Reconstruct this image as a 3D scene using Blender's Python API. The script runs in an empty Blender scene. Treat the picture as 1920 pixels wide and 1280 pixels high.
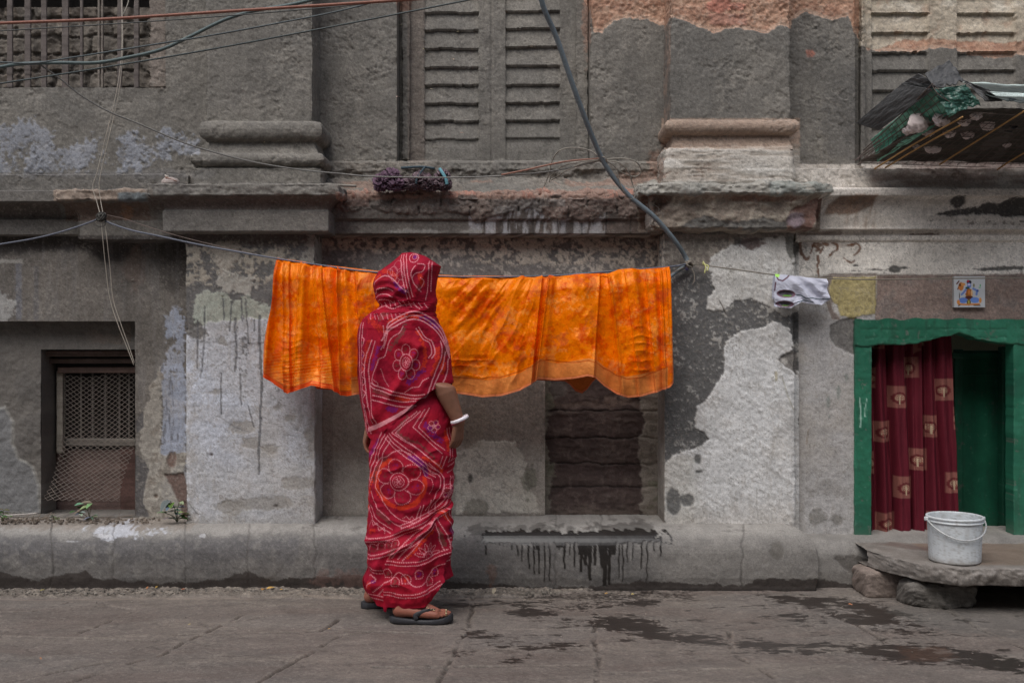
import bpy, math, random
import numpy as np
R=math.radians
F=1900.0; CH=1.18
# ------------------------------------------------------------------ camera, sky, sun, exposure
scn=bpy.context.scene
COL=scn.collection
cam=bpy.data.cameras.new('camera'); camo=bpy.data.objects.new('camera',cam); COL.objects.link(camo)
camo.location=(0,0,CH); camo.rotation_euler=(R(90),0,0)
cam.sensor_width=36; cam.lens=36*F/1920.0; cam.clip_start=0.05; cam.clip_end=800
scn.camera=camo
w=bpy.data.worlds.new('World'); scn.world=w; w.use_nodes=True
nt=w.node_tree; nt.nodes.clear()
sky=nt.nodes.new('ShaderNodeTexSky'); sky.sky_type='NISHITA'; sky.sun_disc=False
SUN_EL,SUN_AZ=R(57),R(205)      # high soft light from above and behind the camera
sky.sun_elevation=SUN_EL; sky.sun_rotation=SUN_AZ; sky.air_density=1.0; sky.dust_density=4.0
hs=nt.nodes.new('ShaderNodeHueSaturation'); hs.inputs['Saturation'].default_value=0.72
bg=nt.nodes.new('ShaderNodeBackground'); bg.inputs['Strength'].default_value=0.14
wo=nt.nodes.new('ShaderNodeOutputWorld')
nt.links.new(sky.outputs[0],hs.inputs['Color']); nt.links.new(hs.outputs[0],bg.inputs[0]); nt.links.new(bg.outputs[0],wo.inputs[0])
sl=bpy.data.lights.new('sun','SUN'); sl.energy=1.5; sl.angle=R(44); sl.color=(0.975,0.985,1.0)
so=bpy.data.objects.new('sun',sl); COL.objects.link(so); so.location=(0,-4,9)
from mathutils import Vector
sd=Vector((math.sin(SUN_AZ)*math.cos(SUN_EL),math.cos(SUN_AZ)*math.cos(SUN_EL),math.sin(SUN_EL)))
sd=Vector((-0.42,-math.sqrt(1-0.42**2),0))*math.cos(SUN_EL)+Vector((0,0,math.sin(SUN_EL)))
so.rotation_euler=sd.to_track_quat('Z','Y').to_euler()
sky.sun_rotation=math.atan2(sd.x,sd.y)
vs=scn.view_settings; vs.view_transform='Standard'; vs.look='None'; vs.exposure=-0.08; vs.gamma=1.0
scn.render.engine='CYCLES'

K=0.65
# ------------------------------------------------------------------ helpers
def lin(c):
    c=np.asarray(c,float)/255.0
    return np.where(c<=0.04045,c/12.92,((c+0.055)/1.055)**2.4)
def D(*c):
    v=lin(c); g=v.mean(); return np.clip((g+(v-g)*0.86)/K,0,0.92)       # surface colour from how it reads in soft daylight
def X_(px,Y): return (px-960.0)*Y/F
def Z_(py,Y): return CH-(py-640.0)*Y/F
def at(px,py,Y): return (X_(px,Y),Y,Z_(py,Y))
_tab={}
def vnoise(x,y,seed):
    if seed not in _tab: _tab[seed]=np.random.RandomState(seed*7+13).rand(256,256)*2-1
    T=_tab[seed]
    xf=np.floor(x); yf=np.floor(y); tx=x-xf; ty=y-yf
    xi=xf.astype(np.int64)&255; yi=yf.astype(np.int64)&255; x1=(xi+1)&255; y1=(yi+1)&255
    tx=tx*tx*(3-2*tx); ty=ty*ty*(3-2*ty)
    a=T[yi,xi]*(1-tx)+T[yi,x1]*tx; b=T[y1,xi]*(1-tx)+T[y1,x1]*tx
    return a*(1-ty)+b*ty
def fbm(x,y,seed,octv=5,gain=0.55):
    s=0;a=1.0;t=0
    for i in range(octv):
        c,sn=math.cos(i*0.7),math.sin(i*0.7)
        s=s+a*vnoise((x*c-y*sn)*2**i+i*17.3,(x*sn+y*c)*2**i+i*9.1,seed+i); t+=a; a*=gain
    return s/t*1.6
def sst(a,b,x):
    t=np.clip((x-a)/(b-a),0,1); return t*t*(3-2*t)
def sdf_poly(px,py,pts):
    # positive inside, in px
    pts=np.asarray(pts,float); out=np.full(px.shape,-60.0)
    m=(px>pts[:,0].min()-50)&(px<pts[:,0].max()+50)&(py>pts[:,1].min()-50)&(py<pts[:,1].max()+50)
    if not m.any(): return out
    x=px[m]; y=py[m]; d=np.full(x.shape,1e9); ins=np.zeros(x.shape,bool)
    n=len(pts)
    for i in range(n):
        ax,ay=pts[i]; bx,by=pts[(i+1)%n]
        ex,ey=bx-ax,by-ay; wx,wy=x-ax,y-ay
        t=np.clip((wx*ex+wy*ey)/(ex*ex+ey*ey+1e-9),0,1)
        d=np.minimum(d,(wx-ex*t)**2+(wy-ey*t)**2)
        c=((ay<=y)&(by>y))|((by<=y)&(ay>y))
        with np.errstate(divide='ignore',invalid='ignore'):
            xi=ax+(y-ay)*(bx-ax)/((by-ay) if by!=ay else 1e-9)
        ins^=c&(x<xi)
    d=np.sqrt(d); out[m]=np.where(ins,d,-d); return out
def sdf_ell(px,py,cx,cy,rx,ry):
    q=np.sqrt(((px-cx)/rx)**2+((py-cy)/ry)**2); return (1-q)*min(rx,ry)
def dist_line(px,py,pts):
    pts=np.asarray(pts,float); out=np.full(px.shape,60.0)
    m=(px>pts[:,0].min()-30)&(px<pts[:,0].max()+30)&(py>pts[:,1].min()-30)&(py<pts[:,1].max()+30)
    if not m.any(): return out
    x=px[m];y=py[m];d=np.full(x.shape,1e9)
    for i in range(len(pts)-1):
        ax,ay=pts[i];bx,by=pts[i+1];ex,ey=bx-ax,by-ay
        t=np.clip(((x-ax)*ex+(y-ay)*ey)/(ex*ex+ey*ey+1e-9),0,1)
        d=np.minimum(d,(x-ax-ex*t)**2+(y-ay-ey*t)**2)
    out[m]=np.sqrt(d); return out
def smooth_pts(pts,n=8):
    P=np.asarray(pts,float)
    if len(P)<3: 
        t=np.linspace(0,1,n*2)[:,None]; return P[0]*(1-t)+P[-1]*t
    Q=np.vstack([2*P[0]-P[1],P,2*P[-1]-P[-2]]); out=[]
    for i in range(1,len(Q)-2):
        for k in range(n):
            t=k/n
            out.append(0.5*((2*Q[i])+(-Q[i-1]+Q[i+1])*t+(2*Q[i-1]-5*Q[i]+4*Q[i+1]-Q[i+2])*t*t+(-Q[i-1]+3*Q[i]-3*Q[i+1]+Q[i+2])*t**3))
    out.append(P[-1]); return np.array(out)

# ------------------------------------------------------------------ materials
def newmat(name,base=None,rough=0.8,spec=0.35,attr=True,nscale=90,nvar=0.22,bump=0.35,bdist=0.002,bscale=160,
           metal=0,sheen=0,aniso=None,sub=0,coarse=9,cvar=0.12,trans=0,patchy=False,tint=None):
    m=bpy.data.materials.new(name); m.use_nodes=True; t=m.node_tree; n=t.nodes; l=t.links
    b=n['Principled BSDF']
    tc=n.new('ShaderNodeTexCoord'); mp=n.new('ShaderNodeMapping'); l.new(tc.outputs['Object'],mp.inputs[0])
    if aniso: mp.inputs['Scale'].default_value=aniso
    n1=n.new('ShaderNodeTexNoise'); n1.inputs['Scale'].default_value=nscale; n1.inputs['Detail'].default_value=6; n1.inputs['Roughness'].default_value=0.65
    n2=n.new('ShaderNodeTexNoise'); n2.inputs['Scale'].default_value=coarse; n2.inputs['Detail'].default_value=5
    n3=n.new('ShaderNodeTexNoise'); n3.inputs['Scale'].default_value=bscale; n3.inputs['Detail'].default_value=5; n3.inputs['Roughness'].default_value=0.6
    for q in (n1,n2,n3): l.new(mp.outputs[0],q.inputs['Vector'])
    r1=n.new('ShaderNodeMapRange'); r1.inputs[1].default_value=0.25; r1.inputs[2].default_value=0.75; r1.inputs[3].default_value=1-nvar; r1.inputs[4].default_value=1+nvar
    r2=n.new('ShaderNodeMapRange'); r2.inputs[1].default_value=0.25; r2.inputs[2].default_value=0.75; r2.inputs[3].default_value=1-cvar; r2.inputs[4].default_value=1+cvar
    l.new(n1.outputs[0],r1.inputs[0]); l.new(n2.outputs[0],r2.inputs[0])
    mu=n.new('ShaderNodeMath'); mu.operation='MULTIPLY'; l.new(r1.outputs[0],mu.inputs[0]); l.new(r2.outputs[0],mu.inputs[1])
    sc=n.new('ShaderNodeVectorMath'); sc.operation='SCALE'
    if attr:
        a=n.new('ShaderNodeAttribute'); a.attribute_name='Col'; l.new(a.outputs['Color'],sc.inputs[0])
        ar=n.new('ShaderNodeAttribute'); ar.attribute_name='Rgh'; l.new(ar.outputs['Fac'],b.inputs['Roughness'])
    else:
        sc.inputs[0].default_value=tuple(base); b.inputs['Roughness'].default_value=rough
    l.new(mu.outputs[0],sc.inputs['Scale']); l.new(sc.outputs[0],b.inputs['Base Color'])
    bp=n.new('ShaderNodeBump'); bp.inputs['Strength'].default_value=bump; bp.inputs['Distance'].default_value=bdist
    if attr and patchy:
        rs=n.new('ShaderNodeMapRange'); rs.inputs[1].default_value=0.15; rs.inputs[2].default_value=0.45; rs.inputs[3].default_value=0.32; rs.inputs[4].default_value=spec; l.new(ar.outputs['Fac'],rs.inputs[0]); l.new(rs.outputs[0],b.inputs['Specular IOR Level'])
        mr=n.new('ShaderNodeMapRange'); mr.inputs[1].default_value=0.4; mr.inputs[2].default_value=0.66; mr.inputs[3].default_value=0.12; mr.inputs[4].default_value=1.0; n4=n.new('ShaderNodeTexNoise'); n4.inputs['Scale'].default_value=6.5; n4.inputs['Detail'].default_value=4; l.new(mp.outputs[0],n4.inputs['Vector']); l.new(n4.outputs[0],mr.inputs[0])
        mm=n.new('ShaderNodeMath'); mm.operation='MULTIPLY'; l.new(n3.outputs[0],mm.inputs[0]); l.new(mr.outputs[0],mm.inputs[1]); wt=n.new('ShaderNodeMapRange'); wt.inputs[1].default_value=0.70; wt.inputs[2].default_value=0.86; wt.inputs[3].default_value=0.22; l.new(ar.outputs['Fac'],wt.inputs[0]); mm2=n.new('ShaderNodeMath'); mm2.operation='MULTIPLY'; l.new(mm.outputs[0],mm2.inputs[0]); l.new(wt.outputs[0],mm2.inputs[1]); l.new(mm2.outputs[0],bp.inputs['Height'])
    else: l.new(n3.outputs[0],bp.inputs['Height'])
    l.new(bp.outputs[0],b.inputs['Normal'])
    b.inputs['Specular IOR Level'].default_value=spec
    if tint: b.inputs['Specular Tint'].default_value=tint
    b.inputs['Metallic'].default_value=metal
    if sheen: b.inputs['Sheen Weight'].default_value=sheen
    if sub: b.inputs['Subsurface Weight'].default_value=sub; b.inputs['Subsurface Radius'].default_value=(0.01,0.004,0.002)
    return m
M={}
M['plaster']=newmat('weathered_plaster',nscale=170,nvar=0.34,bump=0.4,bdist=0.004,bscale=150,patchy=True)
M['ground']=newmat('worn_flagstone',nscale=210,nvar=0.42,bump=0.8,bdist=0.003,bscale=170,spec=0.4)
M['cloth']=newmat('dyed_cotton',nscale=60,nvar=0.08,bump=0.25,bdist=0.001,bscale=500,spec=0.25,sheen=0.0,cvar=0.05)
M['satin']=newmat('orange_satin',nscale=90,nvar=0.14,bump=0.35,bdist=0.002,bscale=120,spec=0.45,cvar=0.08,tint=(1.0,0.62,0.2,1))
M['paint']=newmat('green_gloss_paint',nscale=70,nvar=0.12,bump=0.35,bdist=0.002,bscale=60,spec=0.5)
def simple(name,c,rough=0.6,**k):
    if name not in M: M[name]=newmat(name,base=D(*c),rough=rough,attr=False,**k)
    return M[name]

# ------------------------------------------------------------------ object helpers
def tag(o,label=None,cat=None,group=None,kind=None):
    if label: o['label']=label
    if cat: o['category']=cat
    if group: o['group']=group
    if kind: o['kind']=kind
    return o
def thing(name,label,cat,loc=(0,0,0),group=None):
    o=bpy.data.objects.new(name,None); COL.objects.link(o); o.location=loc; o.empty_display_size=0.1
    return tag(o,label,cat,group)
def link(name,me,mat,parent=None):
    o=bpy.data.objects.new(name,me); COL.objects.link(o)
    me.materials.clear(); me.materials.append(mat)
    if parent is not None:
        o.parent=parent
        pl=Vector((0,0,0)); q=parent
        while q is not None: pl+=Vector(q.location); q=q.parent
        o.location=-pl if o.location.length==0 else Vector(o.location)-pl
    return o
def raw(name,V,Q,C=None,Rg=None,smooth=True,mat=None,parent=None,tris=None):
    V=np.asarray(V,np.float32).reshape(-1,3); Q=np.asarray(Q,np.int32).reshape(-1,4)
    me=bpy.data.meshes.new(name); me.vertices.add(len(V)); me.vertices.foreach_set('co',V.ravel())
    me.loops.add(len(Q)*4); me.loops.foreach_set('vertex_index',Q.ravel())
    me.polygons.add(len(Q)); me.polygons.foreach_set('loop_start',np.arange(0,len(Q)*4,4,dtype=np.int32))
    me.polygons.foreach_set('loop_total',np.full(len(Q),4,np.int32))
    me.polygons.foreach_set('use_smooth',np.full(len(Q),smooth))
    me.update(calc_edges=True); me.validate()
    if C is not None:
        a=me.color_attributes.new('Col','FLOAT_COLOR','POINT')
        a.data.foreach_set('color',np.hstack([np.clip(C.reshape(-1,3),0,1),np.ones((len(V),1))]).astype(np.float32).ravel())
        b=me.attributes.new('Rgh','FLOAT','POINT')
        if Rg is None: Rg=np.full(len(V),0.85)
        b.data.foreach_set('value',np.asarray(Rg,np.float32).ravel())
    return link(name,me,mat or M['plaster'],parent)
def quads(nv,nu,keep=None,base=0):
    i=np.arange(nv*nu).reshape(nv,nu)+base
    q=np.stack([i[:-1,:-1],i[1:,:-1],i[1:,1:],i[:-1,1:]],-1)
    return q[keep] if keep is not None else q.reshape(-1,4)
def normals(P):
    du=np.gradient(P,axis=1); dv=np.gradient(P,axis=0)
    n=np.cross(dv,du); n/=np.linalg.norm(n,axis=-1,keepdims=True)+1e-12; return n
def join_raw(name,parts,mat,parent=None,smooth=True):
    V=[];Q=[];C=[];Rg=[];b=0
    for p in parts:
        v=p[0].reshape(-1,3); V.append(v); Q.append(p[1]+b); C.append(p[2].reshape(-1,3)); Rg.append(p[3].ravel()); b+=len(v)
    return raw(name,np.vstack(V),np.vstack(Q),np.vstack(C),np.concatenate(Rg),smooth,mat,parent)
def lines(a,b,cell,extra=()):
    ks=sorted(set([a,b]+[e for e in extra if a<e<b])); out=[]
    for p,q in zip(ks[:-1],ks[1:]):
        n=max(1,int(round((q-p)/cell))); out+=list(np.linspace(p,q,n+1)[:-1])
    return np.array(out+[b])
CELL=0.0048
# tubes as mesh (cables, bars, wires)
def tube_geo(pts,r,seg=8,n=8,closed=False,flat=None):
    P=smooth_pts(pts,n) if n>1 else np.asarray(pts,float)
    T=np.gradient(P,axis=0); T/=np.linalg.norm(T,axis=1,keepdims=True)+1e-9
    up=np.array([0.13,0.97,0.2]); A=np.cross(T,up); A/=np.linalg.norm(A,axis=1,keepdims=True)+1e-9; B=np.cross(T,A)
    rr=np.full(len(P),r) if np.isscalar(r) else np.interp(np.linspace(0,1,len(P)),np.linspace(0,1,len(r)),r)
    th=np.linspace(0,2*math.pi,seg+1)
    V=P[:,None,:]+rr[:,None,None]*(A[:,None,:]*np.cos(th)[None,:,None]+B[:,None,:]*np.sin(th)[None,:,None]*(flat or 1))
    Qs=quads(len(P),seg+1)
    nv=len(P)*(seg+1); Vf=np.vstack([V.reshape(-1,3),P[:1],P[-1:]])
    caps=[]
    for k in range(0,seg,2):
        caps.append([nv,k,k+1,min(k+2,seg)]); e=(len(P)-1)*(seg+1); caps.append([nv+1,e+min(k+2,seg),e+k+1,e+k])
    return Vf,np.vstack([Qs,np.array(caps)])
def tubes(name,specs,mat,parent=None):
    V=[];Q=[];b=0
    for s in specs:
        v,q=tube_geo(*s[:2],**(s[2] if len(s)>2 else {})); V.append(v);Q.append(q+b);b+=len(v)
    return raw(name,np.vstack(V),np.vstack(Q),mat=mat,parent=parent)
def P3(lst): return [at(*p) for p in lst]
# ------------------------------------------------------------------ facade painting: layered plaster, limewash, stains, darker bands in and under the cornices
def lay(S,m,col,h=0,rg=None):
    col=np.asarray(col); m=m[...,None]
    S['C']=S['C']*(1-m)+col*m; S['H']=S['H']+m[...,0]*h
    if rg is not None: S['R']=S['R']*(1-m[...,0])+rg*m[...,0]
def facade(px,py,off=0.0):
    x=px; xo=px+off; y=py
    S={'C':np.zeros(px.shape+(3,)),'H':np.zeros(px.shape),'R':np.full(px.shape,0.88)}
    nA=fbm(xo/70,y/70,1,6,0.6); nB=fbm(xo/22,y/22,11,5,0.62); nC=fbm(xo/6,y/6,21,4,0.6); nD=fbm(xo/160,y/160,31,4)
    nV=fbm(xo/9,y/90,41,5,0.6); nH=fbm(xo/110,y/10,51,5,0.6); nE=nA*0.5+nB*0.9+nC*0.5
    def pm(pts,amp=5,w=1.5): return sst(-w,w,sdf_poly(x,y,pts)+nE*amp)
    def em(cx,cy,rx,ry,amp=6,w=2): return sst(-w,w,sdf_ell(x,y,cx,cy,rx,ry)+nE*amp)
    def box(a,b,c,d,amp=2,w=1.5): return sst(-w,w,np.minimum(np.minimum(x-a,b-x),np.minimum(y-c,d-y))+nE*amp)
    def th(n,t,w=0.12): return sst(t-w,t+w,n)
    S['C'][:]=D(101,97,90)
    # upper storey: mud-grey render with rough pitted areas
    lay(S,th(nA,0.1,0.5)*0.5,D(112,107,98)); lay(S,th(nD+0.3*nB,0.05,0.5)*0.35,D(88,86,82))
    rough=th(nA+0.4*nD,0.15,0.3)*(y<350)
    S['H']+= (nB*0.0014+nC*0.0012)*(0.2+rough)
    pit=th(nC+0.5*nB,0.75,0.12)*(0.3+0.7*rough); lay(S,pit*0.5,D(68,65,61),-0.004)
    lay(S,th(-nV,0.35,0.3)*0.22,D(75,72,69))
    # broken-off render (raised scabs)
    sc=th(fbm(xo/34,y/30,61,5,0.6),0.42,0.05)*(y<340); lay(S,sc*0.35,D(84,80,74),-0.005)
    # bluish limewash remains upper left
    for e in ((45,270,55,42),(95,300,60,25),(165,285,38,26),(250,285,34,34),(25,310,60,16),(320,270,38,26),(225,320,16,12)):
        lay(S,em(*e,amp=16,w=4)*th(nB+nC*0.6,-0.35,0.4)*0.85,D(117,121,130),0.002)
    lay(S,box(-400,352,324,362,1)*0.8,D(86,83,79)); 
    lay(S,em(250,325,200,9,5)*0.2,D(98,98,102))
    lay(S,box(278,310,-300,165,0.6)*0.8,D(108,97,88))
    # salmon lime mortar where the grey coat has fallen off, top right
    bx=[1085,1108,1112,1130,1150,1180,1215,1240,1253,1256,1280,1310,1335,1380,1420,1440,1462,1482,1486,1512,1560,1590,1602,1625,1640,1700,1790,1800,1850,2200]
    by=[-10,20,58,60,40,32,36,47,42,33,35,52,62,52,58,62,48,52,35,20,38,28,60,92,92,98,90,98,104,104]
    lim=np.interp(x,bx,by)-y
    pe=sst(-1.2,1.2,lim+nE*4.5)*(x>1085)
    lay(S,pe,D(158,118,92),-0.007); lay(S,pe*th(nB,0.0,0.4)*0.6,D(142,97,73)); lay(S,pe*th(nC,0.25,0.3)*0.35,D(180,148,122))
    S['H']+=pe*(nC*0.003+nB*0.003)
    lay(S,pe*sst(1,6,6-np.abs(lim+nE*4.5-4))*0.5,D(176,150,128))
    lay(S,box(1330,1400,25,47,3)*pe,D(150,104,84),0.003); lay(S,em(1350,10,24,14,4)*pe,D(160,97,76),0.003); lay(S,em(1383,12,16,8,4)*pe,D(165,104,82),0.003)
    lay(S,box(744,772,-300,22,3)*0.7,D(142,101,80)); lay(S,em(1100,30,9,70,4)*0.45,D(140,98,75)); lay(S,box(1247,1256,20,230,1.5)*0.5,D(146,112,90))
    lay(S,em(1520,100,8,6,3),D(160,95,75)); 
    lay(S,box(764,796,-300,300,1.5)*0.35,D(110,92,80)); 
    # cream shutters on the right, their lower half still grey
    cr=(x>1612)*sst(-1.5,1.5,np.interp(x,[1600,1640,1700,1900,2200],[85,92,72,78,72])-y+nE*4); lay(S,cr*th(nB,-0.9,0.8),D(164,151,130),0.002)
    lay(S,cr*th(nA,0.25,0.2)*0.6,D(178,171,156))
    lay(S,em(1600,215,60,90,18,6)*(x<1606)*0.5,D(74,72,70))
    # right upper pilaster base: peach roll, splintery white block
    lay(S,box(1240,1500,222,275,1),D(140,118,101)); lay(S,box(1240,1500,250,262,1)*0.3,D(110,95,84))
    wb=pm([(1247,280),(1258,272),(1498,272),(1500,348),(1232,350)],3); lay(S,wb,D(172,166,157)); lay(S,wb*th(nH,0.2,0.25)*0.75,D(140,128,115),-0.004); lay(S,wb*th(nH+nC*0.4,0.75,0.12)*0.8,D(112,96,84),-0.005)
    lay(S,wb*th(-nH,0.5,0.2)*0.6,D(198,195,188),0.003); lay(S,wb*sst(10,0,y-272+nE*3)*0.7,D(160,132,112))
    # sill rubble
    sl_=box(600,1245,300,364,2); lay(S,sl_*th(nA,-0.1,0.4)*0.5,D(108,99,89)); S['H']+=sl_*(nB*0.006+nC*0.003)
    for e in ((1205,330,42,11),(1120,345,60,6),(690,345,55,9),(1230,300,14,22),(905,340,20,4)): lay(S,em(*e,amp=5)*0.6,D(122,92,76),-0.003)
    # ------- cornice band
    lb=box(-400,108,358,440,0.8); lay(S,lb*0.7,D(88,84,80)); lay(S,box(-400,100,380,404,1)*0.6,D(70,60,55))
    lay(S,box(104,290,356,378,2),D(128,112,98),0.002); lay(S,box(225,285,362,382,2),D(92,98,100)); lay(S,box(108,290,378,412,2)*0.85,D(92,72,60)); lay(S,em(232,396,13,17,4)*0.8,D(120,86,60))
    lay(S,box(110,330,412,450,2)*0.6,D(96,92,86)); 
    lc=box(276,642,340,434,1); lay(S,lc*0.6,D(99,95,90)); lay(S,box(280,640,368,391,1)*0.75,D(84,70,63)); lay(S,box(280,642,343,366,1)*th(nB,0.0,0.4)*0.5,D(112,108,100)); S['H']+=box(280,642,343,368,1)*(nB*0.005)
    mb=box(630,1212,362,440,2)
    # bricks in the middle course
    bw=fbm(xo/30,y/30,71,3)*3; bxx=(x+bw+ (y>388)*40)/ (92); fx=np.abs(bxx-np.round(bxx))*92; 
    lay(S,mb,D(82,74,69)); lay(S,mb*th(nA,0,0.4)*0.6,D(100,84,75)); 
    rag=404+nA*9+np.interp(x,[640,880,890,990,1060,1100,1130,1215],[-8,-4,4,-8,6,10,-2,-2])
    br=mb*sst(-1,1,rag-y)
    bid=vnoise(np.round(bxx)*3.7,np.full(x.shape,2.0),77); 
    lay(S,br*sst(0.1,0.6,bid)*0.5,D(108,82,72)); lay(S,br*sst(0.0,0.7,-bid)*0.5,D(112,110,108))
    lay(S,br*sst(2.2,0.6,fx+nC*0.8)*0.8,D(58,54,51),-0.010)
    edge=mb*sst(376,370,y+nE*2); lay(S,edge*0.8,D(133,103,88)); lay(S,edge*th(nB,0.55,0.15)*0.6,D(150,92,72))
    S['H']+=br*(nB*0.008+nC*0.003+0.006)
    lo=mb*sst(-1,1,y-rag); lay(S,lo*(x<880)*0.9,D(98,93,87)); 
    lw=lo*(x>878)*(x<1135)*th(nV+nB*0.4,-0.05,0.25); lay(S,lw,D(150,149,152)); lay(S,lo*(x>878)*sst(2,0.6,np.abs((x+12)/46-np.round((x+12)/46))*46)*0.7,D(70,66,64),-0.005)
    lay(S,em(780,433,75,3,3),D(140,138,132))
    # right pilaster cornice: mottled paint over brown brick
    rc=box(1196,1552,364,434,2); lay(S,rc,D(124,111,98)); lay(S,rc*th(nB+nA*0.4,0.1,0.25),D(150,139,123),0.002); lay(S,rc*th(nC+nB,0.7,0.2)*0.8,D(98,86,76))
    lay(S,pm([(1280,425),(1300,408),(1330,402),(1350,412),(1400,414),(1440,408),(1480,420),(1480,428)],4)*0.9,D(84,83,80),-0.003)
    lay(S,pm([(1485,395),(1530,372),(1545,372),(1525,432),(1480,432)],4)*0.9,D(106,74,64),-0.004); lay(S,em(1498,412,16,14,4)*0.6,D(122,112,124))
    lay(S,pm([(1196,368),(1262,368),(1250,392),(1228,400),(1220,430),(1200,430)],4)*0.9,D(92,72,62),-0.004); lay(S,em(1222,404,7,30,4)*0.7,D(165,158,148),0.003); lay(S,em(1420,372,60,5,4)*0.8,D(100,66,52),-0.004)
    tp=box(1196,1556,340,366,1.5); lay(S,tp,D(140,136,127)); lay(S,tp*th(nB,0.2,0.3)*0.6,D(112,112,106)); lay(S,tp*(x>1440)*th(nC+nB,-0.2,0.3)*0.6,D(108,116,112)); S['H']+=tp*(nB*0.008+nC*0.003)
    # right bay cornice: dirty white limewash
    rb=box(1496,2300,308,452,1.5)*(1-tp)*(1-rc*(x<1540)); lay(S,rb,D(184,177,168),0,0.76); lay(S,rb*th(nH,0.35,0.4)*0.35,D(140,130,120))
    lay(S,box(1640,2300,306,350,4,10)*th(nH+nA,-0.6,0.8)*0.75,D(116,92,82)); lay(S,box(1690,2300,302,314,4,3)*0.7,D(70,54,50))
    lay(S,pm([(1570,368),(1640,368),(1636,385),(1608,400),(1545,402),(1552,385)],3,3)*0.85,D(104,74,52)); lay(S,box(1590,1640,368,425,5,6)*th(nV,0.0,0.4)*0.6,D(120,92,68))
    lay(S,pm([(1757,402),(1780,395),(1800,392),(1830,388),(1850,382),(1875,380),(1892,372),(1930,368),(2300,372),(2300,402),(1900,405),(1820,402),(1770,403)],4),D(62,59,57),-0.004)
    lay(S,em(1795,378,15,10,5),D(62,59,57),-0.004); lay(S,box(1740,1900,350,366,1)*th(nC,0.5,0.2)*0.7,D(96,90,84),-0.002)
    for e in ((1735,441,28,4),(1660,445,8,3),(1770,453,12,3),(1860,452,9,6),(1890,443,20,2)): lay(S,em(*e,amp=3),D(78,62,54),-0.002)
    lay(S,box(1500,1580,430,450,4)*th(nH,-0.1,0.3)*0.7,D(90,66,54)); lay(S,(x>1740)*sst(8,3,np.abs(y-418+nE*3))*th(nC+nH,0.6,0.15)*0.8,D(80,72,66),-0.002)
    # ------- lower storey
    low=sst(438,441,y)
    # left bay
    lb=low*(x<349); lay(S,lb,D(93,87,80)); lay(S,lb*th(nA,0.1,0.4)*0.6,D(103,97,90)); lay(S,lb*th(nD,0.1,0.3)*0.4,D(80,76,72))
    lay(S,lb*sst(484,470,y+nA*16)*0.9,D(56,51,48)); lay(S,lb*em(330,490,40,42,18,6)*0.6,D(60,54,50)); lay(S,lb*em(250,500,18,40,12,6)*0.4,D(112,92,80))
    lay(S,lb*th(nV,0.3,0.3)*0.2,D(112,110,110)); lay(S,lb*box(30,40,495,600,1.5)*0.45,D(96,100,112)); lay(S,lb*box(64,72,500,600,1.5)*0.4,D(74,76,84))
    lay(S,lb*em(5,580,22,30,9)*0.8,D(140,139,136),0.002); lay(S,lb*box(-10,42,487,493,2)*0.7,D(150,148,142),0.002)
    bl=pm([(318,580),(330,572),(346,600),(348,960),(300,960),(298,860),(306,780),(300,700),(318,650),(326,640)],8)*lb; lay(S,bl,D(136,142,157),0.002)
    lay(S,bl*th(nV+nC*0.3,0.55,0.12)*0.8,D(84,84,88),-0.001); lay(S,bl*th(nB,0.5,0.15)*(y<700),D(100,94,86),-0.002)
    lay(S,lb*em(320,610,12,16,7)*0.9,D(134,140,154)); lay(S,lb*em(316,625,7,12,6),D(130,137,152))
    pl=pm([(258,800),(272,760),(300,690),(305,760),(300,850),(345,850),(350,975),(262,975),(268,900),(262,870)],6)*lb; lay(S,pl*0.9,D(134,128,118),0.002)
    lay(S,pl*th(nB,0.25,0.25)*0.7,D(112,102,90),-0.002); lay(S,pl*(y>840)*th(nC,0.2,0.3)*0.5,D(160,154,142)); lay(S,em(322,862,7,13,3)*lb,D(105,84,74),-0.006); lay(S,em(292,930,5,5,2)*lb,D(92,78,68),-0.006)
    lay(S,pm([(310,890),(345,885),(352,940),(372,965),(368,975),(345,975),(330,930)],3),D(98,78,70),-0.008)
    lay(S,pm([(253,790),(268,770),(270,800),(256,815)],2)*lb,D(80,77,76),-0.002); lay(S,pm([(253,850),(272,862),(280,880),(272,905),(268,940),(280,968),(253,968)],3)*lb,D(78,75,74),-0.002)
    lay(S,lb*(x<260)*(y<600)*0.0,D(90,90,90))
    # pilaster left
    p1=low*(x>=349)*(x<597)
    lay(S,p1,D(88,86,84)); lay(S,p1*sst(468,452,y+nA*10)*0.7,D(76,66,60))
    lay(S,p1*sst(10,2,np.abs(y-500+nA*16)-34+nB*14)*th(nB+nC*0.7,-0.1,0.22)*(x<560),D(139,131,117),0.002)
    lay(S,p1*em(425,478,28,22,12),D(132,125,114),0.002); lay(S,p1*em(440,530,34,16,12),D(145,142,134),0.002); lay(S,p1*em(582,480,14,42,12)*0.8,D(140,136,126),0.002)
    gw=pm([(362,600),(372,556),(392,545),(420,550),(440,562),(455,558),(500,575),(520,590),(560,602),(560,640),(360,640)],7)*p1; lay(S,gw,D(150,156,143),0.003); lay(S,gw*th(nC+nB,0.5,0.2)*0.7,D(108,112,104),-0.001)
    lay(S,em(440,588,30,10,5)*p1*0.6,D(124,132,120))
    wl=np.interp(x,[345,372,400,430,470,500,530,560,600],[622,612,604,603,598,600,612,600,600])
    ww=sst(-1.5,1.5,y-wl+nE*5)*p1; lay(S,ww,D(172,177,188),0.004,0.76)
    lay(S,ww*th(nD+nA*0.4,0.0,0.3)*0.45,D(150,146,142)); lay(S,ww*sst(760,900,y+nA*50)*0.45,D(154,150,143))
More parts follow.
